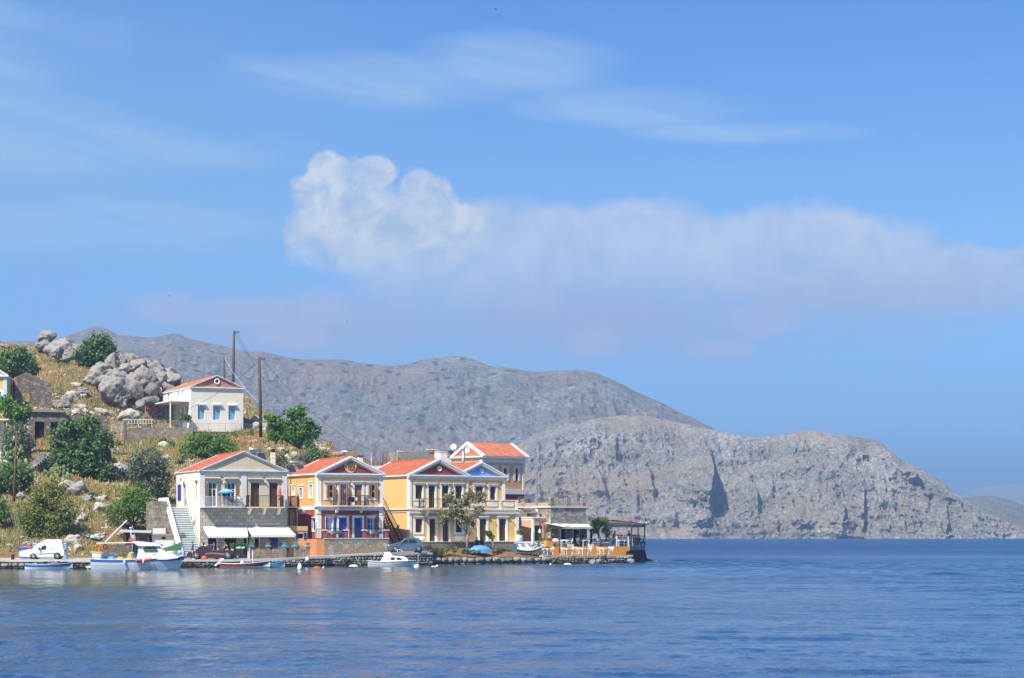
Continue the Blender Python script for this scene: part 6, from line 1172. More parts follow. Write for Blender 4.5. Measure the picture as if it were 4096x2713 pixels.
# ================================================================ THE CAFE ON THE POINT
RF = House(2205, 2222.2, 228.5, 37, 'cafe_terrace', 'orange walled cafe terrace on a dark battered stone base at the tip of the quay', 'terrace')
h = RF; VW = 2.3; zf = h.zl(ZR(0, 937)[1], h.fu(2300, VW), VW); uA = h.fu(ZR(610, 0)[0], VW); uE = h.fu(ZR(1843, 0)[0], VW)
orw = wallmat('bright_orange_wall', (.95, .40, .045), .5); mb = MB(); n = 24
mb.box(uA, uE, VW, VW+.35, -.3, zf-.02); mb.build('front_wall', orw, h.e)
ed = math.radians(28); ex, ey = math.cos(ed), math.sin(ed); EL = h.fu(ZR(2112, 0)[0], VW+2.4)-uE; EL = 4.6
tw_ = [(uE, VW), (uE+ex*EL, VW+ey*EL), (uE+ex*EL-2.2, VW+ey*EL+6), (uA-1.2, VW+9.5), (uA-1.2, VW+.36)]
mb = MB(); mb.hexa([(x, y, zf-.16) for x, y in tw_], [(x, y, zf) for x, y in tw_]); mb.build('floor', mat('cafe_floor', (.30, .26, .22), .9, .2, 1), h.e)
mb = MB(); P0, P1 = Vector((uE-.02, VW-.04, 0)), Vector((uE+ex*EL, VW+ey*EL, 0)); nn = Vector((ey, -ex, 0)); 
mb.hexa([P0+nn*.06+Vector((0, 0, zf-.42)), P1+nn*.06+Vector((0, 0, zf-.42)), P1-nn*.4+Vector((0, 0, zf-.42)), P0-nn*.4+Vector((0, 0, zf-.42))], [P0+nn*.06+Vector((0, 0, zf+.03)), P1+nn*.06+Vector((0, 0, zf+.03)), P1-nn*.4+Vector((0, 0, zf+.03)), P0-nn*.4+Vector((0, 0, zf+.03))]); mb.build('slab_edge', mat('slab_grey', (.24, .25, .26), .9, .2, 1), h.e)
bz = -h.zb-.4; mb = MB(); rr_ = random.Random(4); K = 9; L_ = 8
grid = [[None]*(L_+1) for _ in range(K+1)]
for i in range(K+1):
    for j in range(L_+1):
        z = bz+(zf-.42-bz)*j/L_; out = .75*(1-j/L_)**1.3; p = P0.lerp(P1, i/K); dx = (P1-P0).normalized()*(out*.5*(i/K)); q = p+nn*(out*.45-.02)+dx+Vector((rr_.uniform(-.05, .05), rr_.uniform(-.05, .05), z)); grid[i][j] = q
for i in range(K):
    for j in range(L_): mb.poly([grid[i][j], grid[i+1][j], grid[i+1][j+1], grid[i][j+1]])
bk_ = P1+Vector((-1.5, 7, 0)); mb.poly([grid[K][0], (bk_.x+.5, bk_.y, bz), (bk_.x, bk_.y, zf-.42), grid[K][L_]]); mb.poly([(uE-1.5, VW-.2, bz), grid[0][0], grid[0][L_], (uE-.3, VW+.01, zf-.42)])
mb.build('battered_base', stone('dark_sea_stone', (.075, .07, .06), 2.2, .07, (.03, .028, .022), .5, 1.4, 1.0), h.e)
mb = MB(); [mb.box(uA-1.6, uA-.003, VW-.2+.45*k, 3.9, -.3, .0+.3*(k+1)) for k in range(3)]; mb.build('steps', towst, h.e)
def lowwall(x0, x1, v, y0, m=None): a, b = h.fu(ZR(x0, 0)[0], v), h.fu(ZR(x1, 0)[0], v); z = h.zl(ZR(0, y0)[1], a, v); mb = MB(); mb.box(a, b, v, v+.25, zf+.003, z); o = mb.build('low_wall', m or towst, h.e); c_ = MB(); c_.box(a-.03, b+.03, v-.03, v+.28, z, z+.05); c_.build('capping', offwhite, o)
lowwall(435, 512, 2.75, 880); lowwall(612, 740, 2.75, 880); lowwall(775, 900, 2.75, 885); lowwall(1270, 1520, 2.85, 880, darkst)
for (x0, x1) in ((880, 962), (1203, 1282)): a, b = h.fu(ZR(x0, 0)[0], 2.5), h.fu(ZR(x1, 0)[0], 2.5); mb = MB(); mb.box(a, b, 2.4, 2.65, zf+.003, zf+.28); mb.build('light_box', offwhite, h.e)
wr = mat('white_railing_paint', (.78, .78, .76), .5, .06, 3); a, b = h.fu(ZR(1650, 0)[0], VW+.1), uE
railing(h.e, [(a, VW+.1, zf+.03), (b-.05, VW+.1, zf+.03)], 1.1, wr, 2.2, .03, horiz=3, post=.045); Pq = lambda t_: tuple(P0.lerp(P1, t_)-nn*.1+Vector((0, 0, zf+.03)))
railing(h.e, [Pq(.02), Pq(.5), Pq(.98)], 1.05, wr, 1.1, .02, horiz=3)
# ---- tower and annex
h = TW = House(ZR(603, 0)[0], 2187, RF.world(0, 0, 0).y+6.3, 37, 'stone_tower', 'square grey stone tower with pillared parapet above the cafe', 'tower'); UE = h.fu(ZR(1158, 0)[0]); VD = h.sv(ZR(60, 0)[0]); zt = h.f(ZR(603, 300))[1]; zc = h.f(ZR(603, 318))[1]; zl_ = h.f(ZR(603, 238))[1]; zp_ = h.f(ZR(603, 155))[1]
gn = mat('dark_green_shutter', (.01, .06, .03), .5, .15, 3)
for (b, st_) in (((760, 655, 835, 870), 'dark_door'), ((955, 668, 1045, 870), 'dark_door')):
    r = h.rect('f', ZR, *b); o = opening(h, 'f', 0, r, st_, trim=1, tw=.08); sidesh(h, 'f', 0, r[1]-.28, r[1]+.02, r[2], r[3], gn, o)
wall(h, 'f', 0, 0, UE, -.6, zc, towst, rec=.35); wall(h, 's', 0, 0, VD, -.6, zc, rub); shell(h, 0, UE, 0, VD, -.6, zc, towst, 'fs')
mb = MB(); mb.box(-.12, UE+.12, -.12, VD, zc, zt+.02); mb.build('cornice', warmwhite, h.e); mb = MB(); mb.box(0, UE, 0, .3, zt+.021, zl_); mb.box(0, .3, .3, VD, zt+.021, zl_); mb.box(UE-.3, UE, .3, VD, zt+.021, zl_); mb.box(.3, UE-.3, VD-.3, VD, zt+.021, zl_); mb.build('parapet', wallmat('buff_render', (.42, .34, .25)), h.e)
for (x0, x1) in ((603, 652), (856, 905), (1112, 1158)): a, b = h.fu(ZR(x0, 0)[0]), h.fu(ZR(x1, 0)[0]); mb = MB(); mb.box(a-.02, b+.02, -.03, .42, zt+.022, zp_); mb.build('parapet_pillar', rub, h.e)
for v in (2.2, 4.6): mb = MB(); mb.box(-.03, .4, v, v+.5, zt+.022, zp_-.1); mb.build('parapet_pillar', rub, h.e)
for u in (.5, UE*.5): mb = MB(); mb.box(u, u+.5, VD-.4, VD+.03, zt+.022, zp_-.12); mb.build('parapet_pillar', rub, h.e)
railing(h.e, [(.15, VD-.2, zl_), (.15, .5, zl_)], .65, steel, 2, .015, horiz=2); railing(h.e, [(.5, .15, zl_), (UE-.4, .15, zl_)], .62, steel, 2, .015, horiz=2)
a0, zd = h.sd(ZR(245, 360)); a1, _ = h.sd(ZR(460, 360)); mb = MB(); mb.limb([(-.5, a0, zd), (-.5, a1+.35, zd), (-.5, a1, zd-.12), (-.5, a1, zd-.5), (-.5, a1, zd-1.6)], [.19]*5, 12); mb.build('duct_pipe', chrome, h.e)
ua = RF.fu(ZR(320, 0)[0], 5.9); pw_ = RF.world(ua, 5.9, 0); h = AN = House(ZR(320, 0)[0], HOR+(CZ-RF.zb-zf)*F/pw_.y, pw_.y, 37, 'pink_annex', 'salmon pink flat roofed cafe kitchen with dark green shutters', 'building'); UE = h.fu(ZR(612, 0)[0]); VD = h.sv(ZR(85, 0)[0]); zt = h.f(ZR(320, 470))[1]
for b in ((345, 602, 470, 866), (505, 602, 600, 866)): r = h.rect('f', ZR, *b); opening(h, 'f', 0, r, 'door', leaf=gn, rec=.15)
sp = wallmat('salmon_pink', (.78, .38, .24), .2); wall(h, 'f', 0, 0, UE, -.3, zt-.1, sp); r = h.rect('s', ZR, 95, 660, 135, 760); opening(h, 's', 0, r, 'dark', trim=1, tw=.12); wall(h, 's', 0, 0, VD, -1, zt-.1, sp); shell(h, 0, UE, 0, VD, -1, zt-.1, sp, 'fs')
mb = MB(); mb.box(-.1, UE, -.12, VD, zt-.098, zt+.03); mb.box(-.04, .2, -.05, .2, -.3, zt-.1); mb.box(-.04, -.003, .3, VD, zt-.36, zt-.1); mb.build('trim_band', white, h.e)
# behind: small white cube building with railing right of the salmon house
h = WC = House(ZR(-40, 0)[0], 2120, 252, 37, 'white_block', 'small white rooftop block with an arched opening between the salmon house and the tower', 'building'); u0, u1 = h.fu(ZR(150, 0)[0]), h.fu(ZR(352, 0)[0]); zt = h.zl(ZR(0, 110)[1], u0, 0); r = h.rect('f', ZR, 185, 180, 290, 240); h.hole('f', 0, r); wall(h, 'f', 0, u0, u1, -3, zt, white, rec=.6); shell(h, u0, u1, 0, 3, -3, zt, white, 'f'); mb = MB(); mb.box(r[0], r[1], .6, .65, r[2], r[3]); mb.build('opening', black, h.e)
# ---- awnings of the cafe
def quadawn(pts, name, label, m, under=None, val=0, posts=(), th_=.04, bars=()):
    e = empty(name, RF.world(0, 0, 0), R(37), label, 'awning' if 'awning' in name else 'pergola'); Lp = []
    for (x, y, v) in pts: px, py = ZR(x, y); u = RF.fu(px, v); Lp.append(Vector((u, v, RF.zl(py, u, v))))
    a, b, c, d = Lp; mb = MB(); n = 8
    for i in range(n):
        for j in range(3):
            g = lambda s_, t_: (a.lerp(b, s_)).lerp(d.lerp(c, s_), t_)-Vector((0, 0, .07*math.sin(math.pi*s_*4)**2*math.sin(math.pi*t_)))
            A = [g(i/n, j/3), g((i+1)/n, j/3), g((i+1)/n, (j+1)/3), g(i/n, (j+1)/3)]; mb.hexa([p-Vector((0, 0, th_)) for p in A], A)
    mb.build('canvas', m, e)
    if val:
        vb = MB(); N = 14
        for k in range(N): p, q = d.lerp(c, k/N), d.lerp(c, (k+1)/N); o_ = Vector((0, -.03, 0)); vb.poly([p+o_, q+o_, q+o_-Vector((0, 0, val)), (p+q)/2+o_-Vector((0, 0, val+.07)), p+o_-Vector((0, 0, val))])
        vb.build('valance', m, e)
    for (x, y0, y1, v) in posts:
        px, p0 = ZR(x, y0); p1 = ZR(x, y1)[1]; u = RF.fu(px, v); mb = MB(); z0, z1 = RF.zl(p1, u, v), RF.zl(p0, u, v); mb.box(u-.05, u+.05, v-.05, v+.05, z0, z1); mb.build('post', dkst, e)
    fr = MB(); fr.beam(d, c, .06, .07); fr.beam(a, b, .06, .06); fr.beam(a, d, .05, .05); fr.beam(b, c, .05, .05)
    for (x0, y0, v0, x1, y1, v1) in bars: q0, q1 = ZR(x0, y0), ZR(x1, y1); ua_, ub_ = RF.fu(q0[0], v0), RF.fu(q1[0], v1); fr.beam((ua_, v0, RF.zl(q0[1], ua_, v0)), (ub_, v1, RF.zl(q1[1], ub_, v1)), .06, .06)
    fr.build('awning_frame', dkst, e); return e, Lp
dkst = mat('dark_blue_grey_steel', (.05, .07, .085), .5, .2, 4)
quadawn([(455, 556, 5.6), (1185, 566, 5.6), (1258, 628, 2.6), (800, 626, 2.6)], 'cafe_awning', 'white scalloped awning over the left cafe tables', canvas, val=.12, posts=((432, 556, 880, 4.6), (741, 640, 1040, 1.9), (1165, 640, 880, 4.2)), bars=((432, 646, 4.6, 741, 640, 1.9), (741, 640, 1.9, 905, 610, 3.2), (660, 516, 5.7, 1210, 516, 5.7)))
rust_c = mat('faded_red_canvas', (.50, .10, .04), .85, .12, 2); gc = mat('grey_canvas_underside', (.42, .44, .42), .9, .1, 2)
e_, Lp = quadawn([(1232, 505, 6.2), (2060, 556, 6.6), (2100, 584, 3.9), (1225, 497, 2.4)], 'cafe_pergola', 'big canvas covered pergola with faded red edge over the diners at the tip', canvas, posts=((1480, 560, 880, 6.0), (1878, 572, 930, 2.4), (1982, 580, 905, 3.2), (2088, 590, 920, 4.1)))
def Lq(x, y, v): px, py = ZR(x, y); u = RF.fu(px, v); return Vector((u, v, RF.zl(py, u, v)))
mb = MB(); mb.beam(Lq(1560, 520, 2.35), Lq(2112, 582, 4.0), .08, .16); mb.build('red_edging', rust_c, e_)
mb = MB(); A = [Lq(1430, 545, 2.6), Lq(1880, 566, 2.6), Lq(1880, 625, 3.6), Lq(1440, 628, 3.6)]; mb.hexa([p-Vector((0, 0, .03)) for p in A], A); A = [Lq(1885, 580, 3.0), Lq(2080, 590, 4.0), Lq(2075, 625, 5.0), Lq(1885, 626, 4.2)]; mb.hexa([p-Vector((0, 0, .03)) for p in A], A); mb.build('lower_canvas', gc, e_)
mb = MB(); mb.tube(Lq(2115, 925, 4.0), Lq(2112, 545, 4.0), .03, n=6); mb.build('white_pole', wr, e_)
# tamarisk
def tama():
    px, py = ZR(1390, 930); v = 2.9; u = RF.fu(px, v); b = RF.world(u, v, zf); Y = b.y; e = empty('tamarisk_tree', b, 0, 'feathery green tamarisk growing through the cafe terrace', 'tree'); S = Y/F/3.947; P = lambda x, y, d=0: W(*ZR(x, y), Y+d)-b
    mb = MB(); mb.limb([(0, 0, -.1), P(1380, 820), P(1350, 720), P(1365, 640), P(1345, 590)], [.17, .15, .14, .12, .09], 9); mb.limb([P(1360, 660), P(1440, 560), P(1470, 520)], [.08, .05, .02], 6); mb.limb([P(1365, 640), P(1290, 570)], [.08, .03], 6); mb.limb([P(1350, 720), P(1290, 680)], [.07, .03], 6); mb.build('trunk', bark, e)
    leafcloud('crown', [(W(*ZR(x, y), Y+d), (a*S, .55, b_*S)) for (x, y, a, b_, d) in ((1310, 560, 75, 75, 0), (1400, 540, 75, 60, 0), (1350, 510, 90, 35, .1), (1290, 680, 65, 40, .2), (1470, 500, 25, 45, 0), (1235, 480, 25, 28, 0), (1290, 610, 70, 45, 0), (1470, 670, 55, 60, .6))], 260, 20, .2, .055, lf_tam, e, 6, .1, 51, .1)
tama()
leaf2 = tree('cafe_shrub', 'loose leafy shrub behind the leaning waiter', [(ZR(1530, 680)[0], ZR(0, 680)[1], 14, 20), (ZR(1490, 720)[0], ZR(0, 730)[1], 12, 18)], RF.world(9, 8, 0).y, (ZR(1520, 0)[0], 2180), lf_tam, 3, .1, .04, 'shrub', 52, 20, .2, zbase=RF.zb+zf, depth=12)
tree('cafe_shrub', 'bushy green plant hanging under the left white awning', [(ZR(680, 0)[0], ZR(0, 690)[1], 20, 12), (ZR(650, 0)[0], ZR(0, 720)[1], 10, 8)], RF.world(3, 5.5, 0).y, (ZR(680, 0)[0], 2180), lf_yel, 3, .1, .03, 'plant', 53, 20, .2, zbase=RF.zb+zf, depth=12)
# ---- tables and chairs
wp = mat('white_furniture_paint', (.80, .79, .76), .5, .06, 4); cloth = mat('white_table_cloth', (.84, .83, .80), .85, .05, 3)
def table0(label):
    t = empty('cafe_table', (0, 0, 0), 0, label, 'table', 'white cloth covered cafe tables')
    mb = MB(); mb.box(-.42, .42, -.4, .4, .70, .73); c_ = mb.build('tabletop', wp, t)
    for (x, y) in ((-.37, -.35), (.37, -.35), (.37, .35), (-.37, .35)): q = MB(); q.box(x-.03, x+.03, y-.03, y+.03, 0, .70); q.build('leg', wp, t)
    mb = MB(); mb.box(-.45, .45, -.43, .43, .732, .75)
    for k, (x0, y0, x1, y1) in enumerate(((-.45, -.432, .45, -.432), (.452, -.43, .452, .43), (.45, .432, -.45, .432), (-.452, .43, -.452, -.43))):
        n = 6
        for i in range(n): f0, f1 = i/n, (i+1)/n; d0, d1 = .22-.16*math.sin(math.pi*f0), .22-.16*math.sin(math.pi*f1); a = Vector((x0, y0, 0)).lerp(Vector((x1, y1, 0)), f0); b = Vector((x0, y0, 0)).lerp(Vector((x1, y1, 0)), f1); z = Vector((0, 0, 1)); mb.poly([a+z*.745, b+z*.745, b+z*(.74-d1), a+z*(.74-d0)])
    mb.build('tablecloth', cloth, t); return t
def chair0(label):
    t = empty('folding_chair', (0, 0, 0), 0, label, 'chair', 'white folding cafe chairs')
    for y in (-.2, .2):
        q = MB(); q.beam((-.22, y, .86), (.2, y, 0), .035, .035); q.build('leg', wp, t); q = MB(); q.beam((.2, y*.9, .45), (-.2, y*.9, 0), .035, .035); q.build('leg', wp, t)
    q = MB(); [q.box(-.14+.075*k, -.14+.075*k+.06, -.2, .2, .44, .46) for k in range(5)]; q.build('seat', wp, t)
    q = MB(); [q.beam((-.22+.05*k, -.21, .84-.10*k), (-.22+.05*k, .21, .84-.10*k), .02, .07) for k in range(3)]; q.build('backrest', wp, t); return t
T0, C0 = table0(''), chair0(''); usedT, usedC = [], []
def place(o0, used, loc, rz, label):
    o = o0 if not used else copy_tree(o0); used.append(o); o.location = loc; o.rotation_euler = (0, 0, rz); o['label'] = label; return o
def rfp(x, v, z=None): u = RF.fu(ZR(x, 0)[0], v); return RF.world(u, v, zf if z is None else z)
for i, (x, lb) in enumerate(((562, 'leftmost of the four tables on the lower ledge'), (868, 'white table on the lower ledge just right of the awning post'), (1117, 'third table from the left on the lower ledge'), (1450, 'rightmost of the four tables on the lower ledge'))):
    place(T0, usedT, rfp(x, 1.15, .01), R(37), lb)
for (x, v, a, lb) in ((432, 1.3, 0, 'folding chair at the far left end of the lower ledge'), (472, .9, 0, 'second folding chair left of the leftmost ledge table'), (618, 1.25, 180, 'folding chair right of the leftmost ledge table'), (795, 1.1, 0, 'folding chair left of the second ledge table'), (938, 1.0, 180, 'folding chair right of the second ledge table'), (1030, 1.1, 0, 'folding chair left of the third ledge table'), (1215, 1.2, 180, 'folding chair right of the third ledge table'), (1365, 1.1, 0, 'folding chair left of the last ledge table'), (1512, .95, 180, 'folding chair right of the last ledge table'), (1560, 1.35, 180, 'folding chair at the right end of the lower ledge')):
    place(C0, usedC, rfp(x, v, .01), R(37+a), lb)
for (x, v, lb) in ((575, 4.0, 'upper table behind the left orange planter'), (770, 4.4, 'upper table under the left part of the awning'), (865, 3.4, 'upper table right of the dark awning post'), (1125, 3.3, 'upper table in front of the man in the white shirt'), (1400, 4.6, 'upper table behind the tamarisk trunk'), (1690, 3.0, 'upper table beside the leaning waiter'), (1770, 3.6, 'middle table of the crowded party'), (1850, 4.2, 'far right table of the crowded party')): place(T0, usedT, rfp(x, v), R(37), lb)
for (x, v, a, lb) in ((500, 4.0, 0, 'upper folding chair left of the planter table'), (640, 4.1, 180, 'upper folding chair right of the planter table'), (720, 3.5, 0, 'upper folding chair by the dark post'), (910, 3.0, 180, 'upper folding chair right of the post table'), (1190, 3.3, 180, 'upper folding chair right of the white shirted man'), (1320, 4.6, 0, 'upper folding chair left of the tamarisk table'), (1590, 3.1, 0, 'upper folding chair in front of the leaning waiter')): place(C0, usedC, rfp(x, v), R(37+a), lb)
# ---- closed parasol, planters, jars, lantern
def parasol_closed(loc, hgt, label, m, r=.16):
    e = empty('closed_parasol', loc, 0, label, 'parasol'); mb = MB(); mb.tube((0, 0, 0), (0, 0, hgt), .03, n=8); mb.build('pole', offwhite, e)
    mb = MB(); mb.lathe((0, 0, 0), [(.03, hgt), (r*.5, hgt-.08), (r, hgt-.5), (r*.9, hgt*.5), (r*1.15, hgt*.33), (.04, hgt*.33)], 9); mb.build('canvas', m, e)
pl = ZR(318, 1020); parasol_closed(RF.world(RF.fu(pl[0], .9), .9, 0), 2.85, 'tall closed off white parasol left of the cafe tables', mat('offwhite_canvas', (.70, .66, .55), .9, .1, 3), .17)
def pot(name, loc, r, hh, m, label, plant=lf_gr, pr=.3, cat='plant pot', prof=None, n=24):
    e = empty(name, loc, 0, label, cat); mb = MB(); mb.lathe((0, 0, 0), prof or [(r*.7, 0), (r, hh*.95), (r*1.1, hh*.95), (r*1.1, hh), (r*.9, hh), (r*.85, hh*.9)], 14); mb.build('pot', m, e)
    if plant: leafcloud('plant', [(Vector(loc)+Vector((0, 0, hh+pr*.6)), (pr, pr, pr*.8))], n, 12, pr*.35, max(.05, pr*.22), plant, e, 2.2, .1, int(loc[0]*10) % 99)
tur = mat('pale_turquoise_glaze', (.42, .66, .60), .3, .08, 2); urn = lambda r, H_: [(r*.45, 0), (r*.9, H_*.25), (r, H_*.55), (r*.85, H_*.85), (r*.5, H_), (r*.4, H_)]
p = ZR(118, 850); pot('ceramic_urn', H3b.world(H3b.fu(p[0], -1.0), -1.0, .035), .34, .75, tur, 'round pale turquoise urn with spiky plant at the right end of the platform', lf_yel, .38, 'urn', urn(.34, .75))
p = ZR(397, 920); pot('ceramic_urn', RF.world(RF.fu(p[0], 2.0), 2.0, .62), .26, .6, tur, 'smaller pale turquoise urn beside the cafe steps', lf_gr, .22, 'urn', urn(.26, .6)); pot('ceramic_urn', rfp(1480, 3.2), .26, .5, tur, 'pale turquoise urn behind the dark low wall', lf_gr, .22, 'urn', urn(.26, .5))
for (x, v, lb) in ((567, 2.6, 'orange wooden planter box in the gap of the low stone wall'), (465, 3.6, 'orange planter box behind the dark lantern post')):
    l_ = rfp(x, v); e = empty('planter_box', l_, R(37), lb, 'planter'); mb = MB(); mb.box(-.5, .5, -.2, .2, 0, .62); mb.build('box', orw, e); leafcloud('plant', [(Vector(l_)+Vector((0, 0, .75)), (.5, .2, .18))], 20, 12, .12, .07, lf_gr, e, 2, .1, 3)
e = empty('lantern', rfp(430, 4.5, RF.zl(ZR(0, 725)[1], RF.fu(ZR(430, 0)[0], 4.5), 4.5)), 0, 'white storm lantern hanging on the dark awning post', 'lantern'); mb = MB(); mb.lathe((0, -.12, 0), [(.08, 0), (.14, .08), (.13, .3), (.05, .42), (.03, .5)], 10); mb.build('lamp_glass', wp, e)
# ================================================================ PEOPLE
skin = mat('skin', (.42, .22, .14), .6, .08, 5); skin2 = mat('tanned_skin', (.24, .115, .07), .6, .08, 5); hair_d = mat('dark_hair', (.02, .014, .01), .7, .2, 8); hair_b = mat('blond_hair', (.45, .30, .10), .7, .2, 8); hair_g = mat('grey_hair', (.35, .33, .31), .7, .2, 8)
def skinned(name, chains, mats_, parent, sub=1):
    """one continuous skinned surface: chains of (point, radius) sharing named joints"""
    vs_, es, rs, idx, roots = [], [], [], {}, set()
    for ch in chains:
        prev = None
        for (key, p, r) in ch:
            if key is None or key not in idx:
                vs_.append(p); rs.append(r); i = len(vs_)-1
                if key is not None: idx[key] = i
                if prev is None: roots.add(i)
            else: i = idx[key]
            if prev is not None: es.append((prev, i))
            prev = i
    me = bpy.data.meshes.new(name); me.from_pydata([tuple(v) for v in vs_], es, []); [me.materials.append(m) for m in mats_]
    o = bpy.data.objects.new(name, me); col.objects.link(o); o.parent = parent; sm = o.modifiers.new('skin', 'SKIN'); sm.use_smooth_shade = True
    if not me.skin_vertices:
        bpy.context.view_layer.objects.active = o; bpy.ops.mesh.customdata_skin_add()
    for i, sv_ in enumerate(me.skin_vertices[0].data): sv_.radius = (rs[i], rs[i]) if not hasattr(rs[i], '__len__') else rs[i]; sv_.use_root = i in roots
    if sub: ss = o.modifiers.new('sub', 'SUBSURF'); ss.levels = sub; ss.render_levels = sub
    return o
V3 = lambda *a: Vector(a)
def person(loc, rz, label, pose='stand', shirt=None, pants=None, sk=skin, hair=hair_d, s=1.0, arms=None, longh=False, lean=0, sleeve=True, longpants=False, shoes=None, group=None, hat=None, cat='person'):
    """x = the person's left, y = forward; a standing figure 1.74 m tall"""
    e = empty('person', loc, rz, label, cat, group); e.scale = (s, s, s)
    sit = pose == 'sit'; hz = .50 if sit else .93; ly = lean; J = {}
    up = V3(0, math.sin(ly), math.cos(ly)); P = V3(0, 0, hz); ch_ = P+up*.40; nk = P+up*.54; hd = nk+up*.11+V3(0, .02, 0); ht = nk+up*.225+V3(0, .015, 0)
    sh = lambda k: P+up*.48+V3(.175*k, 0, 0); hp = lambda k: P+V3(.095*k, 0, -.05)
    if sit: kn = lambda k: V3(.13*k, .42, .47); an = lambda k: V3(.13*k, .40, .08)
    elif pose == 'stride': kn = lambda k: V3(.10*k, .10*k+.03, .49); an = lambda k: V3(.10*k, .16*k-.02, .08)
    else: kn = lambda k: V3(.105*k, .015, .49); an = lambda k: V3(.11*k, 0, .08)
    A = arms or {1: (V3(.24, .02, -.27), V3(.25, .12, -.50)), -1: (V3(-.24, .02, -.27), V3(-.25, .12, -.50))}
    if sit and not arms: A = {1: (V3(.22, .12, -.24), V3(.12, .36, -.20)), -1: (V3(-.22, .12, -.24), V3(-.12, .36, -.20))}
    sc_ = P+up*.48; chains = [[('p', P, (.135, .105)), ('w', P+up*.2, (.12, .09)), ('c', ch_, (.15, .105)), ('n', nk, .052), ('h0', hd, (.070, .078)), ('h1', hd+up*.07, (.078, .092)), ('h2', ht, (.045, .05))], [('h0', hd, .07), ('chin', hd+V3(0, .07, -.035), .03)], [('h1', hd, .07), ('nose', hd+V3(0, .115, .045), .012)]]
    hands = []
    for k in (1, -1):
        el, wr_ = sc_+A[k][0], sc_+A[k][1]; d = (wr_-el).normalized(); palm = wr_+d*.06
        chains.append([('c', ch_, 0), ('s%d' % k, sh(k), .062), ('e%d' % k, el, .042), ('wr%d' % k, wr_, .027), ('pa%d' % k, palm, (.036, .018))])
        sdv_ = d.cross(V3(0, 1, 0)); sdv_ = sdv_.normalized() if sdv_.length > .2 else V3(1, 0, 0); bend = V3(0, 0, -1) if abs(d.z) < .8 else V3(0, 1, 0)
        for q, ln in zip((-1.5, -.5, .5, 1.5), (.062, .075, .078, .07)):
            b0 = palm+sdv_*(.017*q); chains.append([(None, b0, .010), (None, b0+d*ln*.55, .0095), (None, b0+d*ln*.85+bend*.015, .0085)])
        b0 = wr_+d*.03+sdv_*.03; chains.append([(None, b0, .011), (None, b0+sdv_*.02+d*.03, .010), (None, b0+sdv_*.03+d*.055, .009)])
        toe = an(k)+V3(.01*k, .14, -.05); chains.append([('p', P, 0), ('hp%d' % k, hp(k), .095), ('k%d' % k, kn(k), .058), ('cf%d' % k, kn(k).lerp(an(k), .35), .056), ('a%d' % k, an(k), .036), ('t%d' % k, toe, (.04, .025))])
    skinned('body', chains, [sk], e)
    if shirt:
        c2 = [[('p', P+up*.02, (.155, .125)), ('w', P+up*.2, (.145, .115)), ('c', ch_, (.17, .125)), ('n', nk-up*.045, .075)]]
        if sleeve:
            for k in (1, -1): el = sc_+A[k][0]; c2.append([('c', ch_, 0), ('s%d' % k, sh(k), .078), ('e%d' % k, sh(k).lerp(el, .62), .062)])
        skinned('shirt', c2, [shirt], e)
    if pants:
        c3 = [[('p', P+up*.04, (.15, .12)), ('q', P-up*.02, (.15, .12))]]
        for k in (1, -1):
            ch3 = [('q', P, 0), ('hp%d' % k, hp(k), .115), ('k%d' % k, hp(k).lerp(kn(k), .75 if not longpants else 1), .08)]
            if longpants: ch3.append(('a%d' % k, kn(k).lerp(an(k), .85), .06))
            c3.append(ch3)
        skinned('trousers' if longpants else 'shorts', c3, [pants], e)
    hb = MB(); c = hd+up*.095; hb.ball(tuple(c+V3(0, -.018, .012)), (.096, .106, .10), 12, 0, 8)
    i0 = len(hb.v); hb.v = [(x, min(y, hd.y+.065 if z > c.z+.03 else hd.y+.01), max(z, c.z-.09-(.0 if y > hd.y-.02 else .03))) for x, y, z in hb.v]
    if longh: hb.ball(tuple(c+V3(0, -.07, -.14)), (.085, .055, .17), 10)
    hb.build('hair', hair, e)
    ey_ = MB(); [ey_.ball(tuple(hd+V3(.032*k, .088, .065)), .011, 6, 0, 4) for k in (1, -1)]; ey_.build('eyes', hair_d, e); er = MB(); [er.ball(tuple(hd+V3(.085*k, 0, .05)), (.012, .022, .032), 6, 0, 4) for k in (1, -1)]; er.build('ears', sk, e)
    if shoes:
        for k in (1, -1): t = an(k); f_ = MB(); f_.box(t.x-.045, t.x+.045, t.y-.07, t.y+.18, t.z-.08, t.z-.02); f_.build('shoe', shoes, e)
    return e
def cl(n, c): return mat('cloth_'+n, c, .9, .1, 5)
whitec = cl('white', (.78, .78, .78)); turq = cl('turquoise', (.04, .42, .62)); beigec = cl('beige', (.62, .55, .42)); pink_c = cl('pink', (.80, .08, .25)); royal = cl('royal_blue', (.02, .06, .45)); navy = cl('navy', (.015, .02, .05)); blackc = cl('black', (.012, .012, .014)); ltblue = cl('light_blue', (.38, .46, .58)); greyc = cl('grey', (.28, .29, .30)); redc = cl('red', (.6, .03, .03)); yelc = cl('yellow', (.55, .42, .05)); maroon = cl('maroon', (.14, .02, .025)); denim = cl('denim', (.06, .10, .20)); aqua = cl('aqua', (.08, .35, .6))
def onq(px, off): q, z = Q(px); Y = q+off; return Vector((X_(px, Y), Y, z+.03))
person(onq(770, 1.4), R(75), 'man in turquoise shirt and beige shorts standing on the quay behind the fishing boat bow', 'stride', turq, beigec, skin2, hair_g, 1.02, {1: (V3(.24, .02, -.27), V3(.14, .20, -.42)), -1: (V3(-.24, -.05, -.27), V3(-.22, .0, -.52))}, shoes=wp)
person(onq(815, 1.3), R(-20), 'woman in white top and pink shorts on the quay beside the dark red pickup', 'stand', whitec, pink_c, skin, hair_d, .93, {1: (V3(.22, -.06, -.26), V3(.20, .02, -.48)), -1: (V3(-.24, .12, .02), V3(-.12, .18, .18))}, longh=True)
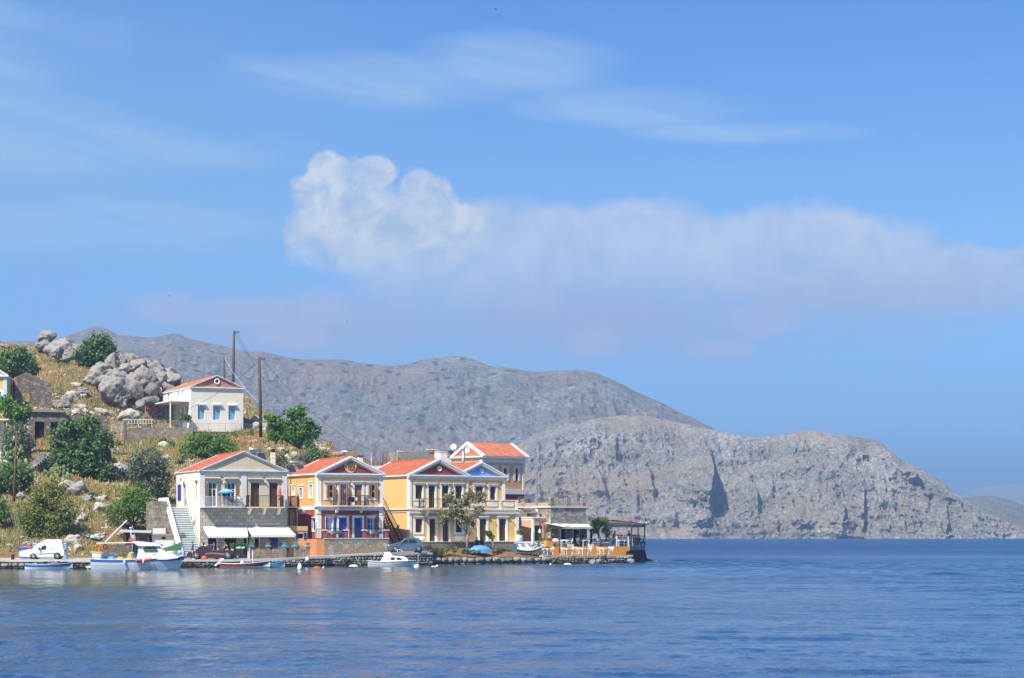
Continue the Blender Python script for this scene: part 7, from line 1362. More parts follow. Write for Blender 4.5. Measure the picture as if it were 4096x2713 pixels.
pb = onq(857, 3.6); person(pb+Vector((0, 0, .38)), R(95), 'person in royal blue shirt sitting in the pickup bed leaning on its cab', 'sit', royal, denim, skin, hair_d, .95, {1: (V3(.28, .24, .05), V3(.22, .50, .10)), -1: (V3(-.24, .04, -.27), V3(-.22, .15, -.5))}, longpants=True)
person(onq(912, 1.9), R(75), 'person in black vest and pale shorts bending over the parked motorcycle', 'stand', blackc, ltblue, skin, hair_d, 1.0, {1: (V3(.20, .22, -.20), V3(.12, .40, -.38)), -1: (V3(-.20, .22, -.22), V3(-.12, .38, -.42))}, longh=True, lean=.42, sleeve=False, shoes=wp)
# two men sitting on the platform with their backs to the sea
for (x, lb, hg) in ((1230, 'left of two men in dark blue seated with backs turned behind the blue tarpaulin', 1), (1288, 'right of two men in dark blue seated with backs turned behind the blue tarpaulin', 0)):
    px = Z8(x, 0)[0]; Y = 226.6; zh = CZ+(HOR-Z8(0, 1118)[1])*Y/F; person((X_(px, Y), Y, zh-1.27), 0, lb, 'sit', navy, navy, skin2, hair_d, 1.0, longpants=True)
# balcony of house 1
for (x, y, a, lb, sh, hr, lh) in ((590, 605, 70, 'dark haired woman in dark dress seated left of the balcony parasol pole', navy, hair_d, True), (652, 605, -70, 'person in striped grey top seated right of the balcony parasol pole', greyc, hair_d, False), (778, 645, 200, 'person in white shirt seated at the right end of the parasol balcony', whitec, hair_g, False)):
    u = H1.fu(Z6(x, 0)[0], -.55); person(H1.world(u, -.55, zst_h1 if 'zst_h1' in globals() else 0), R(22+a), lb, 'sit', sh, denim, skin, hr, .95, longh=lh)
# cafe people
person(rfp(1590, 3.0), R(-50), 'waiter in maroon shirt and blue jeans leaning over a cafe table', 'stand', maroon, denim, skin2, hair_d, 1.0, {1: (V3(.2, .24, -.18), V3(.14, .42, -.30)), -1: (V3(-.2, .24, -.18), V3(-.12, .42, -.3))}, lean=.35, longpants=True)
for (x, v, a, sh, hr, lb, pn) in ((1025, 3.1, -30, whitec, hair_g, 'heavy man in white shirt and bright blue shorts seated with his back to the sea', aqua), (885, 4.6, -160, greyc, hair_g, 'grey haired man in grey shirt facing the sea under the awning', denim), (1142, 4.2, 150, yelc, hair_b, 'blond woman in yellow top seated under the awning near the tamarisk', denim), (1245, 4.8, 120, blackc, hair_d, 'person in black standing in the shade left of the tamarisk', blackc),
                              (1683, 4.6, 170, yelc, hair_d, 'leftmost diner of the party in an olive yellow top', denim), (1713, 4.8, 190, navy, hair_d, 'diner in navy next to the olive yellow top', denim), (1668, 3.4, -60, redc, hair_d, 'diner in red beside the waiter', denim), (1730, 3.0, -20, blackc, hair_d, 'diner in black with back to the sea at the party table', denim), (1770, 4.8, 180, greyc, hair_g, 'grey haired diner in grey in the middle of the party', denim), (1805, 3.3, 0, whitec, hair_g, 'diner in white with back to the sea in the middle of the party', denim), (1843, 4.9, 170, navy, hair_d, 'tall diner in navy behind the white shirt', navy),
                              (1888, 3.8, 10, greyc, hair_d, 'diner in grey just right of the front pergola post', denim), (1915, 4.9, 180, blackc, hair_d, 'diner in black facing the sea behind the red dress', denim), (1940, 3.5, -10, redc, hair_d, 'woman in a bright red dress by the end railing', redc), (1972, 4.4, 180, whitec, hair_d, 'diner in white between the red dress and the last post', denim), (2000, 3.9, 40, blackc, hair_d, 'dark clad diner near the last pergola post', denim), (2083, 4.0, 60, greyc, hair_d, 'last diner at the very tip of the terrace', denim)):
    person(rfp(x, v), R(37+a-37), lb, 'stand' if 'standing' in lb or x == 1843 else 'sit', sh, pn, skin2 if x % 2 else skin, hr, .97, longh=x in (1142, 1940), longpants=pn in (denim, navy, blackc))
# ================================================================ VEHICLES
def paint(n, c, rough=.3, metal=.0): 
    m = mat('car_paint_'+n, c, rough, .06, 1.5, metal=metal, spec=.6); b = m.node_tree.nodes['Principled BSDF']; b.inputs['Coat Weight'].default_value = .5; b.inputs['Coat Roughness'].default_value = .1; return m
rubber = mat('tyre_rubber', (.018, .018, .018), .85, .2, 6); plast = mat('black_plastic', (.02, .02, .022), .6, .2, 5); redl = mat('red_lamp', (.45, .02, .02), .3, .1, 5); lampg = mat('lamp_glass', (.65, .68, .70), .15, .1, 5); rimm = mat('wheel_rim', (.50, .51, .52), .35, .12, 5, metal=.6)
class Px:        # pixel profile -> metres along a vehicle or boat
    def __init__(s, Z, Y, xc, yb): s.Z, s.Y, s.c, s.b = Z, Y, Z(xc, 0)[0], Z(0, yb)[1]
    def __call__(s, x, y): px, py = s.Z(x, y); return ((px-s.c)*s.Y/F, (s.b-py)*s.Y/F)
def extr(mb, poly, wf, m=0, n0=1):
    """side profile carried across the width; wf(z) gives the half width"""
    a = [(x, -wf(z), z) for x, z in poly]; b = [(x, wf(z), z) for x, z in poly]; mb.hexa(a, b, m); return mb
def car(name, label, cat, P, rz, loc, body, wid, belt, zroof, m, wheels, wr_, panes=(), lights=(), tails=(), strip=None, tuck=.82, extra=None, dark=()):
    e = empty(name, loc, rz, label, cat); wf = lambda z: wid*(1 if z < belt else 1-(1-tuck)*(z-belt)/(zroof-belt)); pb = [P(*p) for p in body]
    mb = MB(); extr(mb, pb, wf); o = mb.build('body', m, e); bv = o.modifiers.new('bevel', 'BEVEL'); bv.width = .045; bv.segments = 3; bv.limit_method = 'ANGLE'; bv.angle_limit = R(28)
    for poly in panes:
        q = [P(*p) for p in poly]; 
        for sgn in (-1, 1): g = MB(); g.poly([(x, sgn*(wf(z)+.012), z) for x, z in (q if sgn < 0 else q[::-1])]); g.build('window', glass, e)
    for (x, y, k) in lights: q = P(x, y); [MB().ball((q[0], sgn*wid*.78, q[1]), (.07, .14, .09), 10, 0, 6).build('headlight' if k == 'h' else 'tail_light', lampg if k == 'h' else redl, e) for sgn in (-1, 1)]
    for (x, y) in wheels:
        q = P(x, y)
        for sgn in (-1, 1):
            d = MB(); d.lathe((q[0], sgn*(wid+.004), q[1]), [(wr_*1.16, -.05*sgn), (wr_*1.16, 0), (.01, 0)], 20, 0, 'y'); d.build('wheel_arch', plast, e)
            w_ = MB(); w_.torus((q[0], sgn*(wid-.06), wr_), wr_*.80, wr_*.24, 'y', 24, 8); t = w_.build('wheel', rubber, e)
            r_ = MB(); r_.lathe((q[0], sgn*(wid-.02), wr_), [(wr_*.66, -.08*sgn), (wr_*.66, .03*sgn), (wr_*.55, .0), (wr_*.2, .04*sgn), (.01, .05*sgn)], 18, 0, 'y')
            for k in range(6): a = k*math.pi/3; r_.beam((q[0], sgn*(wid+.025), wr_), (q[0]+math.cos(a)*wr_*.6, sgn*(wid+.01), wr_+math.sin(a)*wr_*.6), .05, .03, up=(0, 1, 0))
            r_.build('rim', rimm, t)
    for (poly, mm, nm) in dark:
        q = [P(*p) for p in poly]
        for sgn in (-1, 1): g = MB(); g.poly([(x, sgn*(wf(z)+.010), z) for x, z in (q if sgn < 0 else q[::-1])]); g.build(nm, mm, e)
    if extra: extra(e, P, wf)
    return e
wpaint = paint('white', (.80, .80, .79))
P = Px(Z4, 203.2, 486, 1388)
def vanx(e, P, wf):
    g = MB(); a, b = P(428, 1216), P(385, 1272); g.poly([(b[0]-.02, -.62, b[1]+.02), (b[0]-.02, .62, b[1]+.02), (a[0]-.02, .55, a[1]+.01), (a[0]-.02, -.55, a[1]+.01)]); g.build('windscreen', glass, e)
    g = MB(); q = P(462, 1270); g.box(q[0]-.08, q[0]+.08, -wf(.9)-.2, -wf(.9)-.02, q[1]-.06, q[1]+.1); g.build('mirror', plast, e); g = MB(); q = P(237, 1345); g.box(q[0]-.05, q[0]+.1, -.7, .7, q[1]-.1, q[1]+.08); g.build('bumper', plast, e)
car('delivery_van', 'white high roofed delivery van parked on the quay at the left', 'van', P, R(5), (X_(Z4(486, 0)[0], 203.2), 203.2, .83), [(236, 1358), (232, 1325), (238, 1300), (300, 1283), (385, 1270), (430, 1216), (480, 1200), (500, 1180), (540, 1165), (690, 1163), (712, 1178), (726, 1250), (738, 1300), (738, 1345), (690, 1356), (640, 1362), (420, 1366)], .82, .80, 1.8, wpaint, ((395, 1360), (662, 1350)), .29,
    panes=([(470, 1276), (496, 1238), (536, 1230), (536, 1276)],), lights=((240, 1310, 'h'), (736, 1290, 't')), dark=(([(448, 1324), (640, 1318), (640, 1326), (448, 1334)], plast, 'side_strip'), ([(572, 1266), (582, 1208), (634, 1202), (634, 1262)], mat('panel_white', (.68, .70, .73), .4, .05, 2), 'side_panel'), ([(644, 1260), (644, 1200), (706, 1200), (722, 1256)], MC['panel_white'], 'side_panel')), extra=vanx)
P = Px(Z6, 208.6, 420, 1352); burgp = paint('burgundy', (.085, .006, .012))
def pickx(e, P, wf):
    g = MB(); a, b = P(300, 1198), P(250, 1258); g.poly([(b[0], -.66, b[1]+.03), (b[0], .66, b[1]+.03), (a[0], .58, a[1]+.02), (a[0], -.58, a[1]+.02)]); g.build('windscreen', glass, e)
    for (c, z0) in (((.55, .32, .03), 1282), ((.05, .20, .45), 1292)):
        g = MB(); n = 8
        for k in range(n): x0, x1 = 370+k*33, 370+(k+1)*33; f_ = lambda x: z0-6*math.sin((x-370)/270*5); A = [P(x0, f_(x0)+5), P(x1, f_(x1)+5), P(x1, f_(x1)-1), P(x0, f_(x0)-1)]; g.poly([(x, -wf(z)-.014-(.004 if z0 == 1292 else 0), z) for x, z in A])
        g.build('side_stripe', mat('stripe_%s' % ('gold' if z0 == 1282 else 'blue'), c, .4, .05, 2), e)
car('pickup_truck', 'dark burgundy pickup truck with wavy gold and blue side stripes', 'pickup', P, R(6), (X_(Z6(420, 0)[0], 208.6), 208.6, .78), [(150, 1330), (148, 1290), (165, 1268), (245, 1256), (300, 1197), (330, 1190), (425, 1190), (440, 1200), (446, 1246), (690, 1250), (695, 1300), (692, 1335), (560, 1342), (300, 1345)], .86, 1.0, 1.75, burgp, ((262, 1318), (640, 1318)), .36, panes=([(272, 1252), (312, 1206), (345, 1202), (345, 1252)], [(352, 1252), (352, 1202), (415, 1202), (425, 1250)]), lights=((155, 1285, 'h'), (692, 1280, 't')), extra=pickx, dark=(([(445, 1262), (690, 1260), (690, 1252), (445, 1252)], plast, 'bed_rail'),))
P = Px(Z8, 219.0, 356, 1292); silver = paint('silver_blue', (.15, .19, .24), .28, .55)
def hx(e, P, wf):
    g = MB(); a, b = P(345, 1132), P(285, 1178); g.poly([(b[0], -.62, b[1]+.02), (b[0], .62, b[1]+.02), (a[0], .54, a[1]+.02), (a[0], -.54, a[1]+.02)]); g.build('windscreen', glass, e)
    g = MB(); q = P(298, 1182); g.box(q[0]-.08, q[0]+.05, -wf(.9)-.18, -wf(.9)-.01, q[1]-.05, q[1]+.08); g.build('mirror', silver, e)
car('hatchback_car', 'silver blue small hatchback parked by the stone terrace wall', 'car', P, R(10), (X_(Z8(356, 0)[0], 219.0), 219.0, 1.36), [(146, 1270), (140, 1240), (146, 1215), (180, 1196), (285, 1176), (345, 1133), (395, 1119), (470, 1117), (512, 1124), (545, 1150), (566, 1180), (574, 1215), (572, 1262), (556, 1274), (300, 1280)], .82, .86, 1.5, silver, ((237, 1262), (518, 1258)), .31, panes=([(304, 1186), (348, 1147), (386, 1138), (386, 1184)], [(394, 1184), (394, 1138), (465, 1140), (494, 1160), (494, 1180)]), lights=((152, 1212, 'h'), (556, 1186, 't')), extra=hx)
def bike(name, label, cat, loc, rz, s, m, scoot=False, rimc=None):
    e = empty(name, loc, rz, label, cat); e.scale = (s, s, s)
    for x in (-.62, .62):
        w_ = MB(); w_.torus((x, 0, .29), .24, .055, 'y', 22, 7); t = w_.build('wheel', rubber, e); r_ = MB(); r_.torus((x, 0, .29), .19, .02, 'y', 18, 5); [r_.beam((x, 0, .29), (x+math.cos(a)*.19, 0, .29+math.sin(a)*.19), .03, .03) for a in (0, 1.26, 2.5, 3.77, 5)]; r_.build('rim', rimc or rimm, t)
    b = MB()
    if scoot: b.hexa([(-.75, -.14, .38), (-.1, -.16, .26), (.35, -.16, .24), (.5, -.1, .3), (-.1, -.14, .62), (-.75, -.1, .72)], [(-.75, .14, .38), (-.1, .16, .26), (.35, .16, .24), (.5, .1, .3), (-.1, .14, .62), (-.75, .1, .72)]); b.hexa([(.33, -.2, .26), (.43, -.16, .26), (.62, -.12, .9), (.54, -.14, .9)], [(.33, .2, .26), (.43, .16, .26), (.62, .12, .9), (.54, .14, .9)])
    else: b.hexa([(-.2, -.14, .28), (.25, -.14, .3), (.34, -.14, .62), (.2, -.15, .82), (-.2, -.13, .70), (-.7, -.09, .78)], [(-.2, .14, .28), (.25, .14, .3), (.34, .14, .62), (.2, .15, .82), (-.2, .13, .70), (-.7, .09, .78)])
    b.build('body', m, e); f_ = MB(); f_.beam((.62, -.09, .29), (.42, -.09, .9), .05, .05); f_.beam((.62, .09, .29), (.42, .09, .9), .05, .05); f_.build('fork', rimm, e)
    h_ = MB(); h_.tube((.38, -.33, 1.0), (.38, .33, 1.0), .022); h_.tube((.45, 0, .85), (.38, 0, 1.0), .03); h_.build('handlebar', plast, e); s_ = MB(); s_.box(-.68, .0, -.12, .12, .74, .82); s_.build('seat', rubber, e)
    l_ = MB(); l_.ball((.53, 0, .87), (.06, .09, .08), 10); l_.build('headlight', lampg, e); [MB().ball((.36, y, 1.15), (.02, .06, .04), 8).build('mirror', plast, e) for y in (-.28, .28)]
bike('motorcycle', 'dark motorcycle with yellow front rim in front of the burgundy pickup', 'motorcycle', onq(895, 1.6), R(178), 1.08, plast, False, mat('yellow_rim', (.45, .36, .10), .4, .1, 3)); bike('motorcycle', 'second dark motorcycle half hidden behind the bending person', 'motorcycle', onq(925, 2.7), R(170), 1.0, paint('navy', (.02, .03, .06)), False)
q_ = onq(Z8(606, 0)[0], 2.3); bike('scooter', 'black scooter parked behind the silver hatchback', 'scooter', (q_.x, q_.y, q_.z), R(150), .95, plast, True)
# ================================================================ BOATS
def hull(e, L, B, H, rise, mt, rake=.35, tr=.85, sr=.12, floor=.1, inner=True, n=18, double=False, rows=((-.25, .5), (.0, .80), (.42, .93), (.80, .985), (1.0, 1.0))):
    """rows: (height fraction, beam fraction); mt: materials per strake, then inner, then gunwale"""
    def st(t):
        full = (1-(max(0, (t-.45)/.55))**2.2); b = B/2*full*(tr+(1-tr)*min(1, t/.35)**.7) if not double else B/2*math.sin(math.pi*min(max(.03+t*.95, .02), .99))**.6
        sh = H+rise*max(0, t-.3)**2/.49+sr*(max(0, .3-t)/.3)**2; return max(b, .015), sh
    N_ = len(rows); mb = MB(); S = []
    for k in range(n+1):
        t = k/n; b, sh = st(t); ring = []
        for (zf_, bf) in rows:
            z = zf_*sh if zf_ > 0 else zf_*1.0; fl = bf if t < .5 else bf*(1-.55*(t-.5)/.5*(1-bf)*2) if bf < 1 else 1; x = L*t+rake*max(-.6, z/sh)*max(0, t-.6)/.4; ring.append((x, b*fl, z))
        S.append(ring)
    for k in range(n):
        for sgn in (-1, 1):
            for j in range(N_-1): A = [S[k][j], S[k+1][j], S[k+1][j+1], S[k][j+1]]; A = [(x, sgn*y, z) for x, y, z in A]; mb.poly(A if sgn > 0 else A[::-1], j, True)
    mb.poly([(x, -y, z) for x, y, z in S[0]][::-1]+[(x, y, z) for x, y, z in S[0]], min(2, N_-2))
    h_ = mb.build('hull', mt[:N_-1], e)
    g = MB(); ins = .07
    for k in range(n):
        for sgn in (-1, 1):
            (x0, y0, z0), (x1, y1, z1) = S[k][-1], S[k+1][-1]; i0, i1 = max(y0-ins, .0), max(y1-ins, .0); A = [(x0, sgn*(y0+.02), z0-.03), (x1, sgn*(y1+.02), z1-.03), (x1, sgn*i1, z1-.03), (x0, sgn*i0, z0-.03)]; g.hexa(A, [(x, y, z+.05) for x, y, z in A])
    g.build('gunwale', mt[-1], e)
    if inner:
        g = MB()
        for k in range(n):
            for sgn in (-1, 1):
                (x0, y0, z0), (x1, y1, z1) = S[k][-1], S[k+1][-1]; i0, i1 = max(y0-ins, 0), max(y1-ins, 0); g.poly([(x0, sgn*i0, z0), (x1, sgn*i1, z1), (x1, sgn*i1*.7, floor), (x0, sgn*i0*.7, floor)]); g.poly([(x0, 0, floor), (x1, 0, floor), (x1, sgn*i1*.7, floor), (x0, sgn*i0*.7, floor)])
        g.build('inside', mt[-2], e); i = 0
        for t in (.22, .5, .74): b, sh = st(t); w_ = MB(); w_.box(L*t-.12, L*t+.12, -b*.93, b*.93, sh*.72, sh*.72+.04); w_.build('bench', mt[-1], e)
    return S, st
bw = mat('boat_white', (.78, .78, .76), .35, .06, 1.5, spec=.5); bb = mat('boat_blue', (.03, .10, .42), .35, .1, 1.5, spec=.5); bl_ = mat('boat_light_blue', (.30, .50, .60), .5, .15, 1.5); bred = mat('boat_red', (.42, .03, .02), .35, .1, 1.5, spec=.5); bgrey = mat('boat_pale_grey', (.74, .77, .78), .4, .1, 1.2, spec=.5); bnavy = mat('boat_navy', (.02, .03, .10), .35, .1, 1.5, spec=.5); binn = mat('boat_inside', (.42, .44, .42), .7, .2, 2); antif = mat('antifouling', (.02, .06, .13), .6, .2, 2); marn = mat('boat_maroon', (.14, .015, .03), .35, .1, 1.5); orr = mat('orange_plastic', (.75, .10, .02), .45, .08, 3); redf = mat('red_fender', (.75, .04, .03), .4, .08, 3); ylw = mat('yellow_plastic', (.70, .42, .02), .5, .15, 3); bplas = mat('blue_plastic', (.02, .22, .60), .5, .12, 3); lbpl = mat('light_blue_plastic', (.10, .45, .72), .5, .12, 3)
# rowing boat
Y = 197.2; e = empty('rowing_boat', (X_(Z4(290, 0)[0], Y), Y, 0), R(3), 'small light blue rowing boat with blue stripe moored under the white van', 'boat'); hull(e, 4.0, 1.4, .42, .18, [antif, bgrey, bb, bl_, binn, bl_], .25, .6, .1, .1)
q = MB(); q.lathe((2.6, .2, .35), [(.3, 0), (.38, .12), (.3, .26), (.05, .3)], 10); q.build('net_pile', mat('red_brown_net', (.30, .10, .07), .9, .4, 8, bmp=.8), e)
# fishing boat
Y = 196.3; e = FB_ = empty('fishing_boat', (X_(Z5(60, 0)[0], Y), Y, 0), R(2), 'white fishing boat with blue stripe, wheelhouse and red ball fenders', 'boat'); S_, st_ = hull(e, 7.85, 2.5, .88, .32, [antif, bgrey, bgrey, bb, bw], .55, .92, .08, .3, inner=False, rows=((-.25, .45), (.0, .78), (.45, .92), (.70, .98), (1.0, 1.0)))
PB = Px(Z5, Y, 60, 1490); mb = MB(); n = 14
for k in range(n): (x0, y0, z0), (x1, y1, z1) = S_[k][-1], S_[k+1][-1]; mb.poly([(x0, -y0+.06, z0-.12), (x1, -y1+.06, z1-.12), (x1, y1-.06, z1-.12), (x0, y0-.06, z0-.12)])
mb.build('deck', bw, e)
mb = MB(); mb.box(PB(0, 0)[0], .1, -.9, .9, .16, .30); mb.box(PB(0, 0)[0], .05, -.05, .05, .0, .2); mb.build('swim_platform', bw, e)
cab = [PB(*p) for p in ((628, 1375), (655, 1215), (690, 1196), (885, 1200), (985, 1272), (1060, 1300), (1150, 1335), (1150, 1352), (1000, 1372))]; mb = MB(); extr(mb, cab, lambda z: .95 if z < 1.35 else .95-.25*(z-1.35)); o = mb.build('wheelhouse', bw, e); bv = o.modifiers.new('bevel', 'BEVEL'); bv.width = .06; bv.segments = 3; bv.limit_method = 'ANGLE'; bv.angle_limit = R(25)
roof = [PB(*p) for p in ((575, 1140), (620, 1138), (860, 1162), (930, 1186), (928, 1198), (650, 1198), (610, 1170))]; mb = MB(); extr(mb, roof, lambda z: 1.02); mb.build('wheelhouse_roof', bw, e)
for poly in ([(712, 1240), (722, 1215), (760, 1206), (850, 1208), (868, 1215), (902, 1262), (890, 1272), (735, 1272), (715, 1258)],):
    for sg in (-1, 1): g = MB(); g.poly([(PB(*p)[0], sg*(.96-.25*max(0, PB(*p)[1]-1.35)+.012), PB(*p)[1]) for p in (poly if sg < 0 else poly[::-1])]); g.build('window', mat('green_tinted_glass', (.05, .10, .06), .1, .2, 2), e)
a, b = PB(888, 1203), PB(980, 1270); g = MB(); g.poly([(b[0]+.03, -.78, b[1]), (b[0]+.03, .78, b[1]), (a[0]+.03, .68, a[1]), (a[0]+.03, -.68, a[1])]); g.build('windscreen', glass, e); g = MB(); A, B_ = PB(830, 1298), PB(870, 1304); g.box(A[0], B_[0], -.965, -.94, B_[1], A[1]); g.build('vent', glass, e)
g = MB(); (x0, z0), (x1, z1) = PB(130, 1165), PB(592, 1155); g.hexa([(x0, -1, z0-.02), (x1, -1, z1-.04), (x1, 1, z1-.04), (x0, 1, z0-.02)], [(x0, -1, z0+.06), (x1, -1, z1+.06), (x1, 1, z1+.06), (x0, 1, z0+.06)]); g.build('awning', canvas, e)
[MB().tube((x, y, .8), (x, y, z0), .022, n=6).build('awning_pole', steel, e) for x in (x0+.4, x1-.1) for y in (-.95, .95)]; g = MB(); A, B_ = PB(215, 1150), PB(495, 874); g.tube((A[0], 0, A[1]), (B_[0], 0, B_[1]), .05, n=8); g.build('boom', bw, e)
g = MB(); A = PB(155, 1210); g.torus((A[0], -1.05, A[1]), .20, .06, 'y', 18, 8); g.build('life_ring', orr, e); g = MB(); g.torus((A[0]+.35, .95, A[1]-.02), .20, .06, 'y', 18, 8); g.build('life_ring', orr, e)
g = MB(); A = PB(560, 1122); g.box(A[0]-.28, A[0]+.28, -.3, .3, A[1]-.08, A[1]+.1); g.build('life_raft', orr, e)
g = MB(); A = PB(862, 1160); g.tube((A[0], 0, A[1]-.05), (A[0], 0, A[1]+.08), .04); g.lathe((A[0], 0, A[1]+.05), [(.14, 0), (.16, .06), (.08, .14), (.01, .15)], 12); g.build('radar_dome', bw, e)
g = MB(); A, B_ = PB(540, 1130), PB(540, 975); g.tube((A[0], 0, A[1]), (B_[0], 0, B_[1]), .025, n=6); g.lathe((B_[0], 0, B_[1]), [(.14, 0), (.15, .05), (.03, .1)], 12); A, B_ = PB(600, 1120), PB(553, 940); g.tube((A[0], .2, A[1]), (B_[0], .2, B_[1]), .018, n=5); g.build('mast', bw, e)
g = MB(); P_ = PB(548, 1040); fx, fz = P_; hh, ww_ = .38, .28
for k in range(9):
    z1, z0 = fz-k*hh/9, fz-(k+1)*hh/9
    for j in range(4): f_ = lambda s_: fx+ww_*s_+.0; yy_ = lambda s_: -.03+.05*math.sin(6*s_); sag = lambda s_: -.35*s_*ww_*2; g.poly([(f_(j/4), yy_(j/4), z0+sag(j/4)), (f_((j+1)/4), yy_((j+1)/4), z0+sag((j+1)/4)), (f_((j+1)/4), yy_((j+1)/4), z1+sag((j+1)/4)), (f_(j/4), yy_(j/4), z1+sag(j/4))], k % 2)
g.build('flag', [mat('flag_blue', (.02, .12, .50), .9, .05, 4), mat('flag_white', (.78, .78, .78), .9, .05, 4)], e)
g = MB(); g.tube((fx, -.03, fz-.55), (fx, -.03, fz+.08), .012, n=5); g.build('flag_staff', bw, e)
for (x, y) in ((645, 1381), (688, 1375), (762, 1373), (806, 1367)): A = PB(x, y); g = MB(); g.ball((A[0], -1.36, A[1]), .16, 12, 0, 8); g.tube((A[0], -1.34, A[1]), (A[0], -1.2, A[1]+.25), .02, n=5); g.build('ball_fender', redf, e)
for (x, y) in ((490, 1392), (722, 1380)): A = PB(x, y); g = MB(); g.lathe((A[0], -1.34, A[1]-.2), [(.05, -.05), (.1, 0), (.1, .34), (.04, .4)], 10); g.build('fender', bw, e)
g = MB(); A = PB(532, 1320); g.hexa([(A[0]-.3, -.7, .75), (A[0]+.22, -.7, .75), (A[0]+.2, -.3, .75), (A[0]-.25, -.3, .75)], [(A[0]-.02, -.62, 1.5), (A[0]+.18, -.62, 1.55), (A[0]+.15, -.5, 1.5), (A[0]-.02, -.5, 1.5)]); g.build('yellow_oilskin', ylw, e)
g = MB(); A = PB(573, 1292); g.lathe((A[0], -.8, A[1]), [(.17, 0), (.18, .08), (.05, .1)], 14, 0, 'y'); g.build('net_hauler', lbpl, e); g = MB(); A = PB(425, 1358); g.ball((A[0], -.5, A[1]), (.35, .3, .16), 12); g.build('yellow_net', ylw, e); g = MB(); A = PB(220, 1340); g.lathe((A[0], -.3, .75), [(.25, 0), (.27, .2), (.25, .42), (.2, .44)], 12); g.build('barrel', bplas, e); g = MB(); g.box(A[0]+.35, A[0]+.75, -.2, .2, .75, 1.25); g.build('crate', lbpl, e)
g = MB(); A, B_ = PB(58, 1262), PB(190, 1340); g.hexa([(A[0]+.1, -.35, B_[1]), (B_[0]-.15, -.35, B_[1]), (B_[0]-.15, .35, B_[1]), (A[0]+.1, .35, B_[1])], [(A[0], -.45, A[1]-.05), (B_[0], -.45, A[1]-.22), (B_[0], .45, A[1]-.22), (A[0], .45, A[1]-.05)]); g.build('tender', bw, e); g = MB(); g.hexa([(A[0]-.02, -.47, A[1]-.09), (B_[0]+.02, -.47, A[1]-.26), (B_[0]+.02, .47, A[1]-.26), (A[0]-.02, .47, A[1]-.09)], [(A[0]-.02, -.47, A[1]), (B_[0]+.02, -.47, A[1]-.18), (B_[0]+.02, .47, A[1]-.18), (A[0]-.02, .47, A[1])]); g.build('tender_rim', ylw, e)
g = MB(); A = PB(1160, 1285); g.lathe((A[0], -.35, A[1]), [(.17, 0), (.18, .06), (.05, .08)], 14, 0, 'y'); g.build('anchor_winch', lbpl, e); railing(e, [(PB(1000, 0)[0], -.75, 1.15), (PB(1215, 0)[0], -.05, 1.28), (PB(1000, 0)[0], .75, 1.15)], .28, steel, .6, .012)
# motorboat
Y = 204.4; e = empty('motorboat', (X_(Z6(552, 0)[0], Y), Y, 0), R(3), 'white open motorboat with red stripe and a raised white outboard motor', 'boat'); hull(e, 4.2, 1.6, .40, .25, [antif, bgrey, bred, marn, bw, bw], .45, .9, .05, .12, rows=((-.2, .5), (.0, .80), (.30, .92), (.72, .985), (1.0, 1.0)))
PM = Px(Z6, Y, 552, 1475); g = MB(); A, B_, C_ = PM(575, 1385), PM(480, 1450), PM(600, 1400); g.beam((B_[0], 0, B_[1]), (A[0]-.1, 0, A[1]), .14, .16); g.ball((A[0]-.05, 0, A[1]+.02), (.26, .17, .16), 12); g.build('outboard_motor', bw, e); g = MB(); g.lathe((PM(810, 0)[0], 0, .3), [(.2, 0), (.22, .15), (.12, .35), (.02, .45)], 9); g.build('covered_seat', cl('lavender', (.5, .52, .66)), e); g = MB(); A = PM(935, 1275); g.tube((A[0], 0, .3), (A[0], 0, A[1]), .04); g.build('pole', bw, e)
Y = 206.0; e = empty('small_boat', (X_(Z6(960, 0)[0], Y), Y, 0), R(4), 'little blue wooden boat half hidden behind the red striped motorboat', 'boat'); hull(e, 2.7, 1.1, .34, .26, [antif, bl_, lbpl, lbpl, binn, lbpl], .15, .6, .1, .08); g = MB(); g.ball((PM(1148, 0)[0]-PM(960, 0)[0], -.62, .28), .15, 10); g.build('ball_fender', marn, e)
# cabin boat
Y = 212.6; e = empty('cabin_boat', (X_(Z8(-88, 0)[0], Y), Y, 0), R(4), 'small white cabin boat with navy line moored below the silver hatchback', 'boat'); S_, st_ = hull(e, 4.45, 1.7, .50, .12, [antif, bgrey, bw, bnavy, bw], .3, .9, .06, .2, inner=False, rows=((-.2, .5), (.0, .80), (.55, .94), (.80, .985), (1.0, 1.0)))
mb = MB()
for k in range(17): (x0, y0, z0), (x1, y1, z1) = S_[k][-1], S_[k+1][-1]; mb.poly([(x0, -y0+.05, z0-.02), (x1, -y1+.03, z1-.02), (x1, y1-.03, z1-.02), (x0, y0-.05, z0-.02)])
mb.build('deck', bw, e); PC = Px(Z8, Y, -88, 1460); cab = [PC(*p) for p in ((62, 1398), (100, 1345), (118, 1286), (180, 1284), (212, 1330), (340, 1338), (378, 1352), (405, 1385), (395, 1398))]; mb = MB(); extr(mb, cab, lambda z: .66-.15*max(0, z-.6)); o = mb.build('cabin', bw, e); bv = o.modifiers.new('bevel', 'BEVEL'); bv.width = .04; bv.segments = 2; bv.limit_method = 'ANGLE'; bv.angle_limit = R(25)
for poly in ([(188, 1380), (188, 1352), (196, 1348), (236, 1350), (236, 1382)], [(258, 1380), (258, 1354), (266, 1350), (305, 1352), (326, 1380)]):
    for sg in (-1, 1): g = MB(); g.poly([(PC(*p)[0], sg*(.66-.15*max(0, PC(*p)[1]-.6)+.012), PC(*p)[1]) for p in (poly if sg < 0 else poly[::-1])]); g.build('window', glass, e)
a, b = PC(184, 1288), PC(230, 1330); g = MB(); g.poly([(b[0]+.02, -.5, b[1]), (b[0]+.02, .5, b[1]), (a[0]+.02, .45, a[1]), (a[0]+.02, -.45, a[1])]); g.build('windscreen', glass, e)
